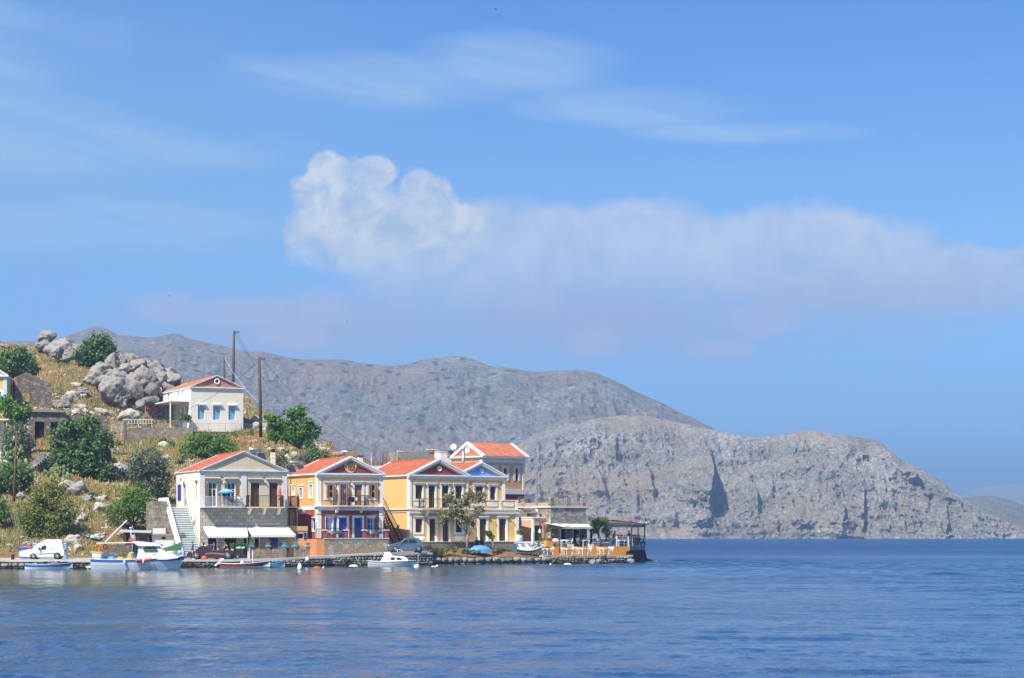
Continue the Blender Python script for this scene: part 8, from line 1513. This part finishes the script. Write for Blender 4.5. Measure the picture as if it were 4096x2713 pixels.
# beached rowing boat
p = ZR(165, 1050); Y = 228.2; e = empty('beached_boat', (X_(p[0], Y)+.1, Y+.3, CZ+(HOR-p[1])*Y/F+.12), R(-142), 'teal and white rowing boat pulled ashore and tilted left of the cafe steps', 'boat'); e.rotation_euler = (R(34), 0, R(24)); hull(e, 2.9, 1.5, .52, .22, [bw, bw, mat('boat_teal', (.03, .16, .25), .5, .15, 2), MC['boat_teal'], binn, bw], .3, .75, .06, .12); e.location = (X_(ZR(25, 0)[0], Y)+.05, Y-.1, 1.45)
# upturned boat under tarp
p = Z8(1270, 1275); Y = 225.2; e = empty('covered_boat', (X_(p[0], Y), Y, 1.25), R(6), 'upturned boat under a crumpled bright blue tarpaulin behind the quay shrubs', 'boat'); g = MB(); n = 16; gr = []
for i in range(n+1):
    t = i/n; L = 2.75*F/Y*0+ (Z8(1412, 0)[0]-Z8(1128, 0)[0])*Y/F; b = .62*math.sin(math.pi*min(max(t, .02), .98))**.45; hh = .78*math.sin(math.pi*min(max(.04+t*.92, 0), 1))**.55; ring = []
    for j in range(11): a = math.pi*j/10; ring.append((-L/2+L*t, -b*math.cos(a)+.03*mn.noise(Vector((t*7, j, 0))), hh*math.sin(a)**.7*(1+.13*mn.noise(Vector((t*6, j*.6, 3))))))
    gr.append(ring)
for i in range(n):
    for j in range(10): g.poly([gr[i][j], gr[i+1][j], gr[i+1][j+1], gr[i][j+1]], 0, False)
g.build('tarpaulin', mat('blue_tarpaulin', (.10, .28, .62), .5, .25, 5, bmp=.5), e)
Y = surfY(*Z4(1000, 1140)); e = empty('old_dinghy', W(*Z4(1010, 1145), Y)+Vector((0, 0, .1)), R(-10), 'faded pale green dinghy lying upside down on the dry slope', 'boat'); g = MB(); [g.hexa([(x0, -b0, 0), (x1, -b1, z1), (x1, b1, z1), (x0, b0, 0)], [(x0, -b0*.5, .3), (x1, -b1*.5, .3+z1), (x1, b1*.5, .3+z1), (x0, b0*.5, .3)]) for (x0, b0, x1, b1, z1) in ((-1.1, .25, -.4, .5, 0), (-.4, .5, .5, .5, -.0), (.5, .5, 1.2, .1, .0))]; g.build('hull', mat('faded_green_paint', (.36, .44, .36), .8, .2, 2), e); e.rotation_euler = (0, R(14), 0)
# ================================================================ QUAY THINGS
def buoy(px, py, r, m, label, shape='ball', Yoff=0, z=0):
    Y = 3.2*F/(py-HOR)+Yoff; e_ = MB(); l = (X_(px, Y), Y, z)
    if shape == 'ball': e_.ball((0, 0, r*.3), r, 12, 0, 8)
    elif shape == 'cone': e_.lathe((0, 0, -.1), [(r*.6, 0), (r, r), (r*.9, r*2), (r*.35, r*3), (r*.1, r*3.3)], 12)
    else: e_.ball((0, 0, .02), (r*1.8, r*.8, r*.6), 12, 0, 8)
    o = e_.build('mooring_buoy', m, None, label=label, cat='buoy'); o.location = l
for (Z, x, y, r, m, lb, sh) in ((Z7, 216, 1505, .22, bw, 'tall white pear shaped buoy left of the two tyres', 'cone'), (Z7, 433, 1480, .20, orr, 'flat orange buoy floating left of the left tyre', 'flat'), (Z7, 514, 1482, .10, bw, 'tiny white float between the orange buoy and the left tyre', 'ball'), (Z7, 892, 1462, .26, bw, 'long white float just right of the right tyre', 'flat'), (Z8, 503, 1482, .28, bgrey, 'large pale blue buoy at the bow of the cabin boat', 'ball'), (Z8, 478, 1455, .17, redf, 'red ball float between the cabin boat and the pale buoy', 'ball'), (Z8, 712, 1474, .15, bw, 'white float right of the stone quay corner', 'flat'), (Z8, 750, 1464, .12, bw, 'round white float by the big boulder wall', 'ball'), (ZR, 600, 1226, .13, bw, 'small white float left of the cafe wall boulders', 'ball'), (ZR, 870, 1220, .24, bw, 'larger tilted white float before the cafe wall', 'flat')): buoy(*Z(x, y), r, m, lb, sh)
def onwall(px, py, off=.35): q, z = Q(px); Y = q-off; return W(px, py, Y)
for (x, y, lb) in ((587, 1400, 'left of the two black tyres hanging on the quay wall'), (826, 1412, 'right of the two black tyres hanging on the quay wall')):
    c = onwall(*Z7(x, y)); g = MB(); g.torus((0, 0, 0), .22, .11, 'y', 26, 10); o = g.build('tyre_fender', rubber, None, label=lb, cat='tyre'); o.location = c; o.rotation_euler = (0, 0, R(20))
g = MB(); g.lathe((0, 0, 0), [(.05, .0), (.17, .12), (.19, .25), (.10, .42), (.04, .5)], 12); o = g.build('hanging_fender', bw, None, label='white pear fender hanging on the quay edge by the blue rail', cat='fender'); o.location = onwall(*Z7(310, 1405))
# blue hoop rail, mooring rings, bollard
def hoop(px0, px1, hgt, m, label, off=.5, r=.028, name='hoop_rail', cat='rail'):
    a, b = onq(px0, off), onq(px1, off); g = MB(); d = (b-a); k = .12; up = Vector((0, 0, hgt)); pts = [a, a+up*.88, a+d*.04+up, b-d*.04+up, b+up*.88, b]; g.path([p-a for p in pts], r, 8); o = g.build(name, m, None, label=label, cat=cat); o.location = a
hoop(ZA(92, 0)[0], ZA(655, 0)[0], 1.02, mat('blue_rail_paint', (.04, .20, .50), .4, .1, 3), 'long blue hoop rail at the quay edge by the stone garden wall'); hoop(ZA(745, 0)[0], ZA(835, 0)[0], .28, steel, 'low grey mooring hoop right of the long blue rail'); hoop(ZA(1320, 0)[0], ZA(1405, 0)[0], .30, MC['blue_rail_paint'], 'low blue mooring hoop above the left tyre'); hoop(Z7(835, 0)[0], Z7(885, 0)[0], .28, MC['blue_rail_paint'], 'low blue mooring hoop above the right tyre')
hoop(Z6(390, 0)[0], Z6(455, 0)[0], .22, rustiron, 'rusty mooring hoop left of the motorcycles'); hoop(Z6(960, 0)[0], Z6(1015, 0)[0], .22, rustiron, 'rusty mooring hoop behind the red striped motorboat'); hoop(Z8(270, 0)[0], Z8(325, 0)[0], .26, bgrey, 'pale mooring hoop in front of the hatchback')
g = MB(); g.lathe((0, 0, 0), [(.16, 0), (.15, .35), (.2, .42), (.2, .52), (.05, .55)], 12); o = g.build('bollard', rustiron, None, label='short rusty brown bollard at the quay edge left of the van', cat='bollard'); o.location = onq(Z4(145, 0)[0], .8)
g = MB(); g.ball((0, 0, .16), (.26, .22, .2), 12); g.lathe((0, 0, 0), [(.22, 0), (.27, .1), (.26, .2)], 12); o = g.build('clay_pot', mat('terracotta', (.42, .13, .06), .8, .15, 3), None, label='terracotta coloured basket at the feet of the woman in pink shorts', cat='basket'); o.location = onq(817, .7)
def cable(pts, label, r=.022, sag=.5, m=None, name='power_cable', cat='cable'):
    g = MB(); P_ = [Vector(p) for p in pts]; base = P_[0]; L = []
    for a, b in zip(P_[:-1], P_[1:]): L += [a.lerp(b, k/14)-Vector((0, 0, sag*4*(k/14)*(1-k/14)))-base for k in range(15)]
    g.limb([p for i, p in enumerate(L) if i == 0 or (p-L[i-1]).length > 1e-4], [r]*sum(1 for i, p in enumerate(L) if i == 0 or (p-L[i-1]).length > 1e-4), 5); o = g.build(name, m or iron, None, label=label, cat=cat); o.location = base
rope = mat('mooring_rope_fibre', (.38, .34, .26), .9, .2, 5); cable([onq(843, .2)-Vector((0, 0, .0)), W(*Z6(290, 1462), 204)], 'pale mooring rope slanting into the water left of the motorboat', .03, .15, rope, 'mooring_rope', 'rope'); cable([onq(Z7(900, 0)[0], .2), W(*Z7(985, 1450), 213.0)], 'thin rope dropping from the quay toward the cabin boat', .025, .1, rope, 'mooring_rope', 'rope'); cable([onq(Z8(520, 0)[0], .2), W(*Z8(520, 1425), 214.2)], 'rope hanging from the quay edge to the large pale buoy', .03, .02, rope, 'mooring_rope', 'rope'); cable([onwall(*ZR(700, 1095), .3), W(*ZR(640, 1180), 228.2)], 'rope hanging on the wall under the cafe tables', .025, .02, rope, 'mooring_rope', 'rope')
# bins
for (x0, x1, y0, m, lb) in ((230, 298, 1246, mat('bin_blue', (.03, .12, .45), .5, .1, 3), 'blue wheeled rubbish bin behind the nose of the white van'), (302, 370, 1244, redf, 'red lidded rubbish bin behind the van bonnet'), (380, 432, 1205, lbpl, 'light blue bin behind the windscreen of the van'), (728, 765, 1205, lbpl, 'blue drum behind the tail of the white van')):
    Y = 206.5; w_ = (x1-x0)/2.851*Y/F; a = X_(Z4((x0+x1)/2, 0)[0], Y); z1 = CZ+(HOR-Z4(0, y0)[1])*Y/F; e = empty('rubbish_bin', (a, Y, .85), 0, lb, 'bin'); hh = z1-.85; g = MB(); g.hexa([(-w_*.42, -.3, 0), (w_*.42, -.3, 0), (w_*.42, .3, 0), (-w_*.42, .3, 0)], [(-w_/2, -.36, hh-.12), (w_/2, -.36, hh-.12), (w_/2, .36, hh-.12), (-w_/2, .36, hh-.12)]); g.build('bin_body', MC['bin_blue'] if m is redf else m, e); g = MB(); g.hexa([(-w_/2-.02, -.4, hh-.118), (w_/2+.02, -.4, hh-.118), (w_/2+.02, .38, hh-.118), (-w_/2-.02, .38, hh-.118)], [(-w_*.4, -.3, hh), (w_*.4, -.3, hh), (w_*.4, .34, hh), (-w_*.4, .34, hh)]); g.build('lid', m, e)
# garden wall with turquoise shelves and pots in front of the beige house
GW = empty('garden_wall', H1.world(0, 0, 0), R(22), 'stone garden wall with turquoise topped pillars and a brown gate under the right awning', 'wall'); h = H1; vg = -3.9; gcol = stone('golden_rubble', (.36, .28, .18), 3.2, .06, (.26, .21, .14), .3, 1.1)
zt_ = h.zl(Z6(0, 1256)[1], h.fu(Z6(1000, 0)[0], vg), vg); turqp = mat('turquoise_shelf', (.12, .50, .62), .6, .1, 3)
for (x0, x1) in ((886, 1350), (1440, 1600)): a, b = h.fu(Z6(x0, 0)[0], vg), h.fu(Z6(x1, 0)[0], vg); mb = MB(); mb.box(a, b, vg, vg+.3, -.5, zt_); mb.build('wall', gcol, GW); railing(GW, [(a+.05, vg+.15, zt_), (b-.05, vg+.15, zt_)], .28, rustiron, .13)
a, b = h.fu(Z6(1352, 0)[0], vg), h.fu(Z6(1438, 0)[0], vg); railing(GW, [(a, vg+.1, -.1), (b, vg+.1, -.1)], .95, mat('brown_gate', (.12, .07, .045), .8, .2, 3), .09, .03, name='gate')
shelf = []
for x in (930, 1130, 1328, 1452, 1612):
    u = h.fu(Z6(x, 0)[0], vg); mb = MB(); zp_ = h.zl(Z6(0, 1228)[1], u, vg); mb.box(u-.14, u+.14, vg-.03, vg+.33, -.5, zp_); pp = mb.build('pillar', gcol, GW); mb = MB(); mb.lathe((u, vg+.15, zp_), [(.30, 0), (.33, .04), (.33, .09), (.28, .1)], 14); mb.build('turquoise_slab', turqp, pp); shelf.append((u, zp_+.1))
potb = mat('turquoise_pot', (.18, .50, .62), .5, .1, 3); tub = mat('cream_orange_tub', (.50, .34, .20), .7, .15, 3)
for (i, (u, z), m, pl_, lb) in ((0, shelf[0], tub, lf_yel, 'wide tub of yellow green plants on the leftmost turquoise slab'), (1, shelf[1], tub, lf_yel, 'orange banded pot on the second turquoise slab'), (2, shelf[2], potb, lf_gr, 'turquoise pot with leafy plant on the slab left of the brown gate'), (3, shelf[3], potb, None, 'plain round turquoise pot on the slab right of the brown gate'), (4, shelf[4], tub, None, 'half barrel on the rightmost turquoise slab')): pot('flower_pot', H1.world(u, vg+.15, z), .22 if i else .30, .30, m, lb, pl_, .2)
for (x, y, lb, m) in ((690, 1250, 'turquoise pot on the white post left of the green flower trough', potb), (888, 1240, 'turquoise pot beside the awning post', potb)): u = h.fu(Z6(x, 0)[0], vg); z = h.zl(Z6(0, y)[1], u, vg); g = MB(); pot('flower_pot', H1.world(u, vg, z-.02), .20, .30, m, lb, None); g = MB(); g.box(u-.12, u+.12, vg-.12, vg+.12, -.5, z-.02); g.build('post', warmwhite, GW)
u0, u1 = h.fu(Z6(735, 0)[0], vg), h.fu(Z6(835, 0)[0], vg); z = h.zl(Z6(0, 1250)[1], u0, vg); l_ = H1.world((u0+u1)/2, vg, z); e = empty('flower_trough', l_, R(22), 'pale trough full of bright green leaves on the black railing', 'planter'); g = MB(); g.box(-(u1-u0)/2, (u1-u0)/2, -.16, .16, 0, .2); g.build('trough', bgrey, e); leafcloud('plant', [(l_+Vector((0, 0, .33)), (.95, .2, .15))], 40, 14, .14, .09, lf_fig, e, 2.4, .1, 8)
e = empty('iron_fence', H1.world(0, 0, 0), R(22), 'black iron fence behind the motorcycles', 'fence'); railing(e, [(h.fu(Z6(705, 0)[0], vg), vg, -.05), (h.fu(Z6(868, 0)[0], vg), vg, -.05)], .85, iron, .13)
# green netting
p0, p1, p2 = Z5(940, 1270), Z5(1185, 1262), Z5(1170, 1155); Y = 209.5; e = empty('green_netting', W(p0[0], p0[1], Y), 0, 'sagging green shade netting left of the white staircase', 'netting'); b_ = Vector(e.location); g = MB(); n = 10
for i in range(n):
    t0, t1 = i/n, (i+1)/n; top = lambda t: W(p0[0]+(p2[0]-p0[0])*t, Z5(0, 1232)[1]+(p2[1]-Z5(0, 1232)[1])*t**1.3, Y)-b_; bot = lambda t: W(p0[0]+(p1[0]-p0[0])*t, p0[1]+(p1[1]-p0[1])*t, Y-.3)-b_; g.hexa([bot(t0), bot(t1), top(t1), top(t0)], [v+Vector((0, .03, 0)) for v in (bot(t0), bot(t1), top(t1), top(t0))])
g.build('net', mat('green_net', (.03, .10, .06), .9, .4, 8), e); g = MB(); [g.tube(W(x, 2215, Y)-b_, W(x, y, Y)-b_, .03, n=6) for (x, y) in ((p2[0]+3, p2[1]-3), (p0[0], Z5(0, 1230)[1]))]; g.build('post', rustiron, e)
# balcony things
u = H1.fu(Z6(618, 0)[0], -.7); zt_ = H1.zl(Z6(0, 527)[1], u, -.7); e = empty('parasol', H1.world(u, -.7, zst_h1), 0, 'open blue and white striped parasol on the left balcony of the beige house', 'parasol'); H_ = zt_-zst_h1; g = MB(); g.tube((0, 0, 0), (0, 0, H_), .025); g.build('pole', offwhite, e); g = MB(); rr = .82
for k in range(16):
    a0, a1 = 2*math.pi*k/16, 2*math.pi*(k+1)/16
    for j in range(6): r0, r1 = rr*j/6, rr*(j+1)/6; f_ = lambda r: H_-.36*(r/rr)**1.4; g.poly([(r0*math.cos(a0), r0*math.sin(a0), f_(r0)), (r1*math.cos(a0), r1*math.sin(a0), f_(r1)), (r1*math.cos(a1), r1*math.sin(a1), f_(r1)), (r0*math.cos(a1), r0*math.sin(a1), f_(r0))], (j+1) % 2)
    g.poly([(rr*math.cos(a0), rr*math.sin(a0), H_-.36), (rr*math.cos(a1), rr*math.sin(a1), H_-.36), (rr*math.cos(a1), rr*math.sin(a1), H_-.47), (rr*math.cos(a0), rr*math.sin(a0), H_-.47)], 0)
g.build('canvas', [mat('parasol_blue', (.04, .30, .68), .8, .06, 3), mat('parasol_pale_blue', (.35, .62, .80), .8, .06, 3)], e)
u = H1.fu(Z6(1266, 0)[0], -.6); e_ = H1.world(u, -.6, zst_h1); parasol_closed(e_, H1.zl(Z6(0, 505)[1], u, -.6)-zst_h1, 'closed bright orange parasol on the right balcony of the beige house', orr, .15)
e = empty('balcony_table', H1.world(H1.fu(Z6(690, 0)[0], -.55), -.55, zst_h1), R(22), 'small dark table under the striped balcony parasol', 'table'); g = MB(); g.lathe((0, 0, .7), [(.4, 0), (.42, .02), (.4, .04)], 16); g.build('tabletop', plast, e); [MB().beam((x*.28, y*.28, 0), (x*.1, y*.1, .7), .03, .03).build('leg', plast, e) for x in (-1, 1) for y in (-1, 1)]
# laundry and chair on house 2 balcony
zb2 = H2.f(Z7(455, 706))[1]+.06
for (x0, x1, y0, y1, m, lb, nm) in ((820, 850, 590, 705, navy, 'long dark trousers hanging over the orange house balcony', 'hanging_clothes'), (852, 902, 592, 650, blackc, 'dark towels hanging over the orange house balcony', 'hanging_clothes'), (908, 938, 596, 640, whitec, 'white cloth hanging over the orange house balcony', 'hanging_clothes')):
    v = -1.16; u0, u1 = H2.fu(Z7(x0, 0)[0], v), H2.fu(Z7(x1, 0)[0], v); z1, z0 = H2.zl(Z7(0, y0)[1], u0, v), H2.zl(Z7(0, y1)[1], u0, v); g = MB(); n = 6
    for i in range(n): a, b = u0+(u1-u0)*i/n, u0+(u1-u0)*(i+1)/n; f_ = lambda t: .03*math.sin(t*23); g.hexa([(a, v+f_(a), z0+.06*math.sin(a*9)), (b, v+f_(b), z0+.06*math.sin(b*9)), (b, v+.02+f_(b), z0+.06*math.sin(b*9)), (a, v+.02+f_(a), z0+.06*math.sin(a*9))], [(a, v-.02, z1), (b, v-.02, z1), (b, v+.02, z1), (a, v+.02, z1)])
    o = g.build(nm, m, None, label=lb, cat='laundry'); o.location = H2.world(0, 0, 0); o.rotation_euler = (0, 0, R(26))
brownch = mat('brown_chair_wood', (.18, .08, .04), .6, .2, 4); e = empty('balcony_chair', H2.world(H2.fu(Z7(985, 0)[0], -.6), -.6, zb2), R(-30), 'curved brown wooden chair on the orange house balcony', 'chair'); g = MB(); g.box(-.25, .25, -.25, .25, .4, .44); g.build('seat', brownch, e); g = MB(); g.limb([(-.22, -.25, .42), (-.3, -.25, .75), (-.22, -.25, 1.0), (.1, -.25, 1.05)], [.025]*4, 6); g.limb([(-.22, .25, .42), (-.3, .25, .75), (-.22, .25, 1.0), (.1, .25, 1.05)], [.025]*4, 6); [g.beam((-.29, -.25, .6+.12*k), (-.29, .25, .6+.12*k), .02, .04) for k in range(4)]; g.build('backrest', brownch, e); [MB().beam((x, y, 0), (x*.9, y, .4), .035, .035).build('leg', brownch, e) for x in (-.22, .22) for y in (-.22, .22)]
# ================================================================ POLES, CABLES, BIRDS
polew = mat('pole_wood', (.10, .065, .045), .9, .3, 3, bmp=.4)
def pole(p_top, p_bot, Y, r, label, cross=True, m=polew, name='utility_pole', zbelow=0):
    a, b = W(p_top[0], p_top[1], Y), W(p_bot[0], p_bot[1], Y)-Vector((0, 0, zbelow)); e = empty(name, b, 0, label, 'utility pole' if 'utility' in name else 'pole'); d = a-b; g = MB(); g.limb([(0, 0, 0), d*.5, d], [r*1.15, r, r*.8], 9); g.build('pole_shaft', m, e)
    if cross: g = MB(); g.beam(d+Vector((-.1, 0, -.3)), d+Vector((.7, 0, -.25)), .07, .07); [g.lathe(d+Vector((x, 0, -.22)), [(.05, 0), (.07, .08), (.03, .16)], 8) for x in (.15, .4, .65)]; g.build('insulator_bracket', plast, e)
    return a
A_ = pole(Z2(1526, 72), Z2(1506, 760), 297, .20, 'tallest wooden utility pole rising behind the white house gable', zbelow=3); B__ = pole(Z2(1399, 400), Z2(1408, 700), 301, .14, 'short wooden pole just left of the tallest pole behind the white house', False, zbelow=3)
C__ = pole(Z2(1842, 405), Z2(1862, 1410), 272, .20, 'tall wooden utility pole on the slope right of the white house'); D_ = pole(Z1(190, 1355), Z4(150, 930), 226, .13, 'rusty brown pole standing in the trees at the left edge', False, rustiron); E_ = pole(Z3(1593, 640), Z3(1600, 720), 284, .16, 'little pole stub with insulator on the ridge right of the fig like tree', True, zbelow=2.5)
F_ = pole(Z7(1113, 30), Z7(1117, 210), 262, .06, 'thin grey mast behind the orange house chimney', False, steel, 'mast_pole', 3)
G_ = pole(Z3(1876, 820), Z3(1878, 905), 258, .05, 'thin lamp pole behind the orange house roof ridge', False, steel, 'lamp_pole', 3); g = MB(); g.lathe((0, 0, 0), [(.5, 0), (.4, .12), (.05, .2)], 12); o = [x for x in bpy.data.objects if x.name.startswith('lamp_pole')][0]; l_ = g.build('lamp_shade', offwhite, o); l_.location = G_-Vector(o.location)
pole(Z3(1035, 725), Z3(1037, 945), 251, .05, 'thin bamboo like pole behind the left solar heater', False, mat('bamboo', (.40, .26, .12), .8, .2, 3), 'thin_pole', 1.5)
cable([A_+Vector((.2, 0, -.3)), C__+Vector((-.1, 0, -.4))], 'cable from the tallest pole down to the right pole', sag=1.0); cable([A_+Vector((.4, 0, -.3)), Z and W(1145, 1645, 270), E_], 'long cable from the tallest pole past the fig like tree', sag=.6)
cable([C__+Vector((0, 0, -.4)), W(*Z2(1000, 1030), 262), W(*Z2(0, 1368), 250), W(*Z1(500, 1436), 246)], 'cable crossing in front of the upper white house to the left', sag=.5); cable([C__+Vector((.3, 0, 0)), W(1481, 1800, 262)], 'long cable from the right pole toward the thin grey mast', sag=1.5); cable([E_, W(1443, 1830, 262), W(1600, 1854, 258)], 'cable along the roofs behind the orange house', sag=.4); cable([B__, W(*Z2(1640, 760), 288), W(*Z2(1900, 1010), 280)], 'thin white wire slanting down from the short pole', r=.015, sag=.3, m=offwhite)
def bird(mx, my, span, bank, head, label, Y=None):
    px, py = mx*1.7305, my*1.7305; Y = Y or 130; e = empty('swallow', W(px, py, Y), 0, label, 'bird'); e.rotation_euler = (R(bank*.6), R(bank), R(head)); s = span
    g = MB(); g.limb([(0, -.22*s, 0), (0, -.12*s, .01*s), (0, .02*s, .01*s), (0, .15*s, .015*s), (0, .21*s, .01*s), (0, .25*s, 0)], [.008*s, .03*s, .055*s, .045*s, .028*s, .006*s], 8)
    for k in (-1, 1):
        w_ = [(0, .10, .02), (.16, .14, .05), (.34, .06, .03), (.5, -.10, .0)]; tr_ = [(0, -.04, .02), (.15, 0, .045), (.3, -.03, .03), (.5, -.11, 0)]
        for i in range(3): A = [w_[i], w_[i+1], tr_[i+1], tr_[i]]; A = [(x*k*s, y*s, z*s) for x, y, z in A]; g.hexa(A, [(x, y, z+.008*s) for x, y, z in A])
        g.hexa([(0, -.17*s, 0), (k*.03*s, -.18*s, 0), (k*.09*s, -.36*s, 0), (k*.05*s, -.30*s, 0)], [(0, -.17*s, .006*s), (k*.03*s, -.18*s, .006*s), (k*.09*s, -.36*s, .006*s), (k*.05*s, -.30*s, .006*s)])
    g.build('body', mat('bird_dark', (.025, .022, .025), .8, .2, 8), e)
bird(1145, 22, .55, 35, -50, 'largest swallow near the top centre of the sky', 190); bird(1410, 24, .36, 60, 80, 'tiny swallow right of the largest one at the top', 420); bird(1691, 36, .36, 20, 10, 'tiny swallow near the top right of the sky', 420); bird(2125, 255, .40, 10, 90, 'lone tiny swallow in the blue at the far right', 420); bird(1879, 472, .40, 15, 85, 'tiny swallow over the top edge of the long cloud band', 420)
bird(1223, 640, .36, 80, 10, 'tiny swallow in the pale sky under the cloud band', 380); bird(801, 744, .44, 78, 5, 'swallow above the ridge left of centre', 300); bird(624, 770, .40, 50, 40, 'swallow just right above the tallest utility pole', 320); bird(391, 684, .42, 80, 8, 'swallow in front of the pinkish cloud at left', 300); bird(747, 526, .42, 40, 60, 'swallow in front of the big white cloud', 300)
# red TV antenna
p = ZT(1045, 215); e = empty('tv_antenna', W(p[0], p[1], 250.5), 0, 'faded red television antenna left of the big satellite dish', 'antenna'); g = MB(); g.tube((0, 0, -.6), (0, 0, .9), .02); g.build('mast', steel, e); g = MB(); [g.beam((x, 0, hh-.35), (x+.06*(-1)**i, .05, hh), .04, .04) for i, (x, hh) in enumerate(((-.35, .75), (-.05, .95), (.08, .9), (.25, .8)))]; g.beam((-.4, 0, .45), (.3, 0, .45), .025, .025); g.build('antenna_rods', mat('faded_red', (.55, .16, .12), .6, .1, 3), e)
# bougainvillea, pots and white bench on the upper terrace; stone steps; tile rubble
p = Z2(475, 1230); Y = 281; zb_ = float(CZ+(HOR-Z2(0, 1280)[1])*Y/F); pot('flower_pot', (X_(Z2(465, 0)[0], Y), Y, zb_), .28, .5, MC['terracotta'], 'terracotta pot at the corner of the stone outhouse', None)
lf_bou = leafmat('bougainvillea', (.25, .01, .04), (.45, .02, .07), (.55, .05, .12)); tree('bougainvillea', 'crimson bougainvillea climbing the stone outhouse corner', [(Z2(455, 1055)[0], Z2(0, 1055)[1], 6, 6), (Z2(488, 1090)[0], Z2(0, 1090)[1], 7, 6), (Z2(430, 1170)[0], Z2(0, 1170)[1], 6, 4), (Z2(468, 1135)[0], Z2(0, 1135)[1], 4, 4)], 281, (Z2(470, 0)[0], Z2(0, 1270)[1]), lf_bou, 5, .10, .03, 'plant', 71, 14, .2, limbs=4, zbase=zb_, depth=6)
for (x, y, m, lb, pr) in ((770, 1278, MC['terracotta'], 'terracotta pot under the canopy of the upper white house', None), (905, 1280, tur, 'tall pale pot with dark leafy shrub before the upper white house', lf_dark)):
    Y = 279.2; z = CZ+(HOR-Z2(0, y)[1])*Y/F; pot('flower_pot', (X_(Z2(x, 0)[0], Y), Y, z), .34, .72, m, lb, pr, .75, n=60)
e = empty('garden_bench', W(*Z2(320, 1282), 279), R(10), 'white slatted bench on the left part of the upper terrace', 'bench'); g = MB(); g.box(-1.9, 1.9, -.25, .25, .42, .47); g.build('seat', wp, e); g = MB(); [g.box(-1.9+.36*k, -1.9+.36*k+.05, .24, .28, .5, .95) for k in range(11)]; g.box(-1.9, 1.9, .23, .29, .95, 1.0); g.build('backrest', wp, e); [MB().box(x, x+.08, y, y+.08, 0, .42).build('leg', wp, e) for x in (-1.8, 0, 1.7) for y in (-.2, .16)]
e = empty('stone_steps', W(110, 1878, 241.5), R(-12), 'worn grey stone steps climbing past the prickly pear at left', 'steps'); g = MB(); [g.box(-.6+.06*k, .6+.06*k, .5*k, .5*k+.6, -.4, .24*k+.14) for k in range(9)]; g.build('steps', towst, e)
e = empty('tile_pile', W(*Z3(330, 700), surfY(*Z3(330, 700)))+Vector((0, 0, .05)), 0, 'heap of broken orange roof tiles in the grass by the tall pole', 'tile pile'); g = MB(); r0_ = random.Random(8)
for k in range(90): a = Vector((r0_.gauss(0, 1.3), r0_.gauss(0, .7), abs(r0_.gauss(.3, .35))+.02)); g.beam(a, a+Vector((r0_.uniform(-.3, .3), r0_.uniform(-.2, .2), r0_.uniform(-.08, .12))), .16, .03)
g.build('tiles', tile2, e)
# bare sapling near the rusty pole
e = empty('bare_sapling', (X_(Z4(205, 0)[0], 211), 211, 1.0), 0, 'leafless pale sapling between the stone wall and the yellowish tree', 'tree'); g = MB(); Pp = lambda x, y: W(*Z4(x, y), 211)-Vector(e.location); g.limb([Pp(210, 1345), Pp(218, 1210), Pp(195, 1100), Pp(180, 1000), Pp(165, 880)], [.09, .07, .055, .04, .02], 6); g.limb([Pp(218, 1210), Pp(235, 1080), Pp(190, 940), Pp(185, 800)], [.06, .045, .03, .02], 6); g.limb([Pp(195, 1100), Pp(140, 930), Pp(110, 820)], [.04, .03, .015], 5); g.build('trunk', bark2, e)
